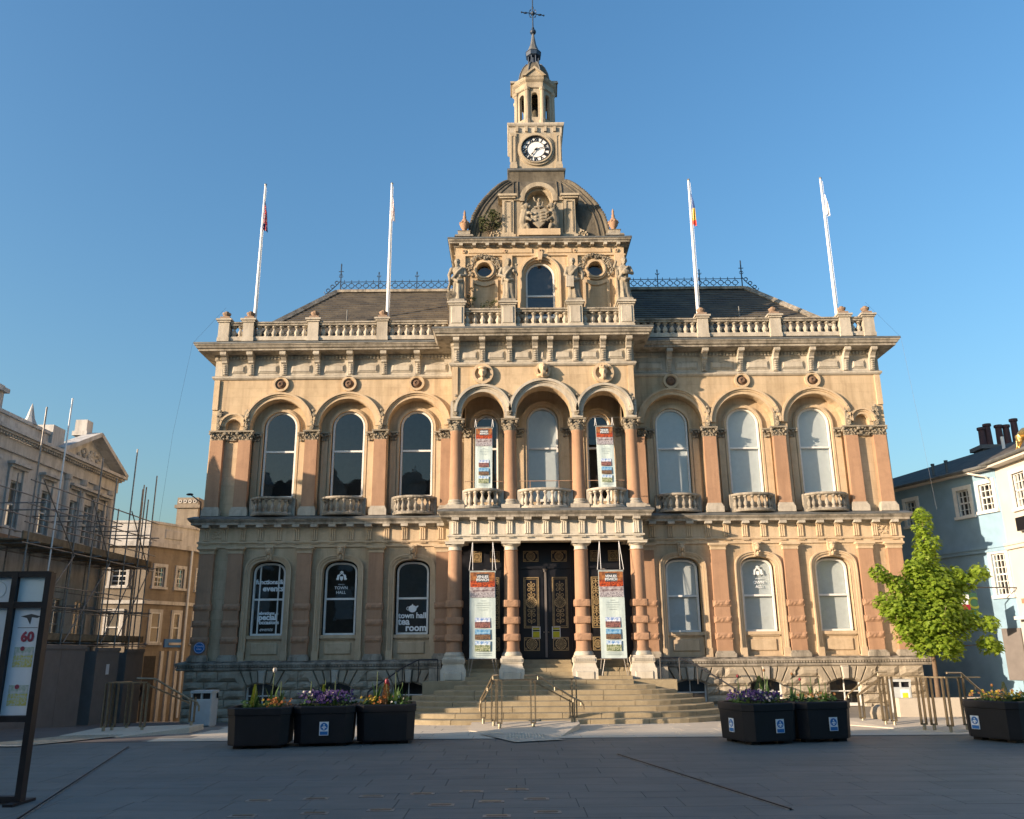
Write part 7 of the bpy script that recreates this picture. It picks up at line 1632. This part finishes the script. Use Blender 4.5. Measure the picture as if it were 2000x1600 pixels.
# clumps: (centre, radius); sprays of five-lobed leaves drooping outwards
CL = [((11.45, 23.6, 5.22), .24), ((11.42, 23.6, 4.88), .29), ((11.45, 23.55, 4.45), .36), ((11.38, 23.6, 4.05), .36), ((11.15, 23.5, 3.7), .36), ((11.6, 23.6, 3.62), .34), ((10.95, 23.5, 3.4), .45), ((11.4, 23.4, 3.2), .55), ((11.0, 23.5, 2.8), .55), ((11.6, 23.4, 2.7), .5), ((11.2, 23.2, 2.3), .6), ((10.7, 23.3, 2.3), .5), ((11.7, 23.4, 2.1), .45), ((10.5, 23.2, 2.65), .45), ((10.15, 23.2, 2.65), .38), ((9.95, 23.25, 2.85), .3), ((10.35, 23.1, 2.1), .35), ((10.8, 23.2, 1.8), .38), ((11.3, 23.1, 1.75), .38), ((11.6, 23.3, 1.6), .28), ((9.85, 23.2, 3.6), .24), ((10.35, 23.3, 3.3), .28), ((10.1, 23.25, 3.5), .18),
      ((12.75, 23.5, 3.62), .27), ((12.4, 23.5, 3.4), .28), ((12.1, 23.55, 3.15), .3), ((12.15, 23.6, 3.6), .25), ((12.3, 23.4, 2.35), .3), ((12.7, 23.3, 2.25), .25), ((12.0, 23.5, 2.4), .35), ((12.65, 23.5, 1.75), .26), ((12.85, 23.5, 1.65), .2), ((10.85, 23.3, 3.75), .25), ((11.1, 24.3, 2.9), .5), ((11.3, 24.1, 2.2), .45), ((11.9, 23.6, 2.9), .35), ((11.75, 23.5, 3.35), .35)]
lf = MB()
LOBE = [(0, -.35), (.18, -.3), (.5, -.28), (.34, -.02), (.55, .28), (.22, .25), (0, .68), (-.22, .25), (-.55, .28), (-.34, -.02), (-.5, -.28), (-.18, -.3)]
for c, r_ in CL:
    for _ in range(int(2250*r_**2.2)+55):
        d_ = Vector((rnd.gauss(0, 1), rnd.gauss(0, 1), rnd.gauss(0, 1)*.75)).normalized()*r_*(.45+.6*rnd.random()**.6); p = Vector(c)+d_
        out = Vector((d_.x, d_.y, 0)); out = out.normalized() if out.length > .01 else Vector((0, -1, 0))
        ax_ = (out*.7+Vector((rnd.gauss(0, .3), rnd.gauss(0, .3), -.35-rnd.random()*.5))).normalized(); nr = (Vector((0, 0, 1))+out*.6+Vector((rnd.gauss(0, .3), rnd.gauss(0, .3), 0))).normalized(); sd_ = ax_.cross(nr).normalized(); nr = sd_.cross(ax_)
        s_ = rnd.choice((.055, .075, .09, .11, .135))*rnd.uniform(.85, 1.15); vs = [p+sd_*s_*a_+ax_*s_*b_+nr*s_*(.1-.35*(a_*a_)) for a_, b_ in LOBE]
        lf.add([p+nr*s_*.08]+vs, [(0, 1+k, 1+(k+1) % 12) for k in range(12)])
me = lf.raw('crown'); part('crown', me, M['leaf'], tree)
# ================================================================ PERSON walking down the lane
PP = (-14.1, 33.0, zg(-14.1, 33.0))
M['cloth'] = paint('dark_clothing', (.018, .018, .022), .8, .2, 0, 20); M['skin'] = paint('skin', (.35, .2, .14), .6, .1); M['hair'] = paint('hair', (.02, .015, .012), .7, .2)
pe = thing('person', 'person in dark clothes walking in the lane behind the left guard rail', 'person', PP)
m = MB()
m.tube([(0, 0, .82), (0, -.01, 1.0), (0, 0, 1.2), (0, .01, 1.36)], [.16, .15, .18, .14], 12); m.tube([(0, 0, 1.36), (0, -.01, 1.5)], [.07, .06], 8); m.ell((0, -.02, 1.6), (.085, .1, .125), 12, 9); m.ell((-.06, -.11, 1.6), (.015, .02, .02), 6, 4); m.ell((0, -.12, 1.59), (.015, .025, .025), 6, 4)
for s in (-1, 1): m.tube([(s*.09, 0, .85), (s*.1, -s*.12, .48), (s*.1, -s*.02+.06*(s < 0), .08)], [.095, .07, .05], 10); m.ell((s*.1, -s*.02-.06+.06*(s < 0), .05), (.05, .13, .05), 8, 6); m.tube([(s*.19, 0, 1.32), (s*.25, s*.05, 1.08), (s*.24, s*.02-.08, .86)], [.06, .05, .038], 8); m.ell((s*.24, s*.02-.09, .8), (.03, .035, .06), 8, 6)
obj('body', remesh(m, 'person', .018, 2), M['cloth'], pe, PP); obj('hair', MB().ell((0, .02, 1.65), (.095, .1, .1), 12, 8), M['hair'], pe, PP); obj('face', MB().ell((0, -.055, 1.58), (.07, .075, .09), 12, 8), M['skin'], pe, PP)
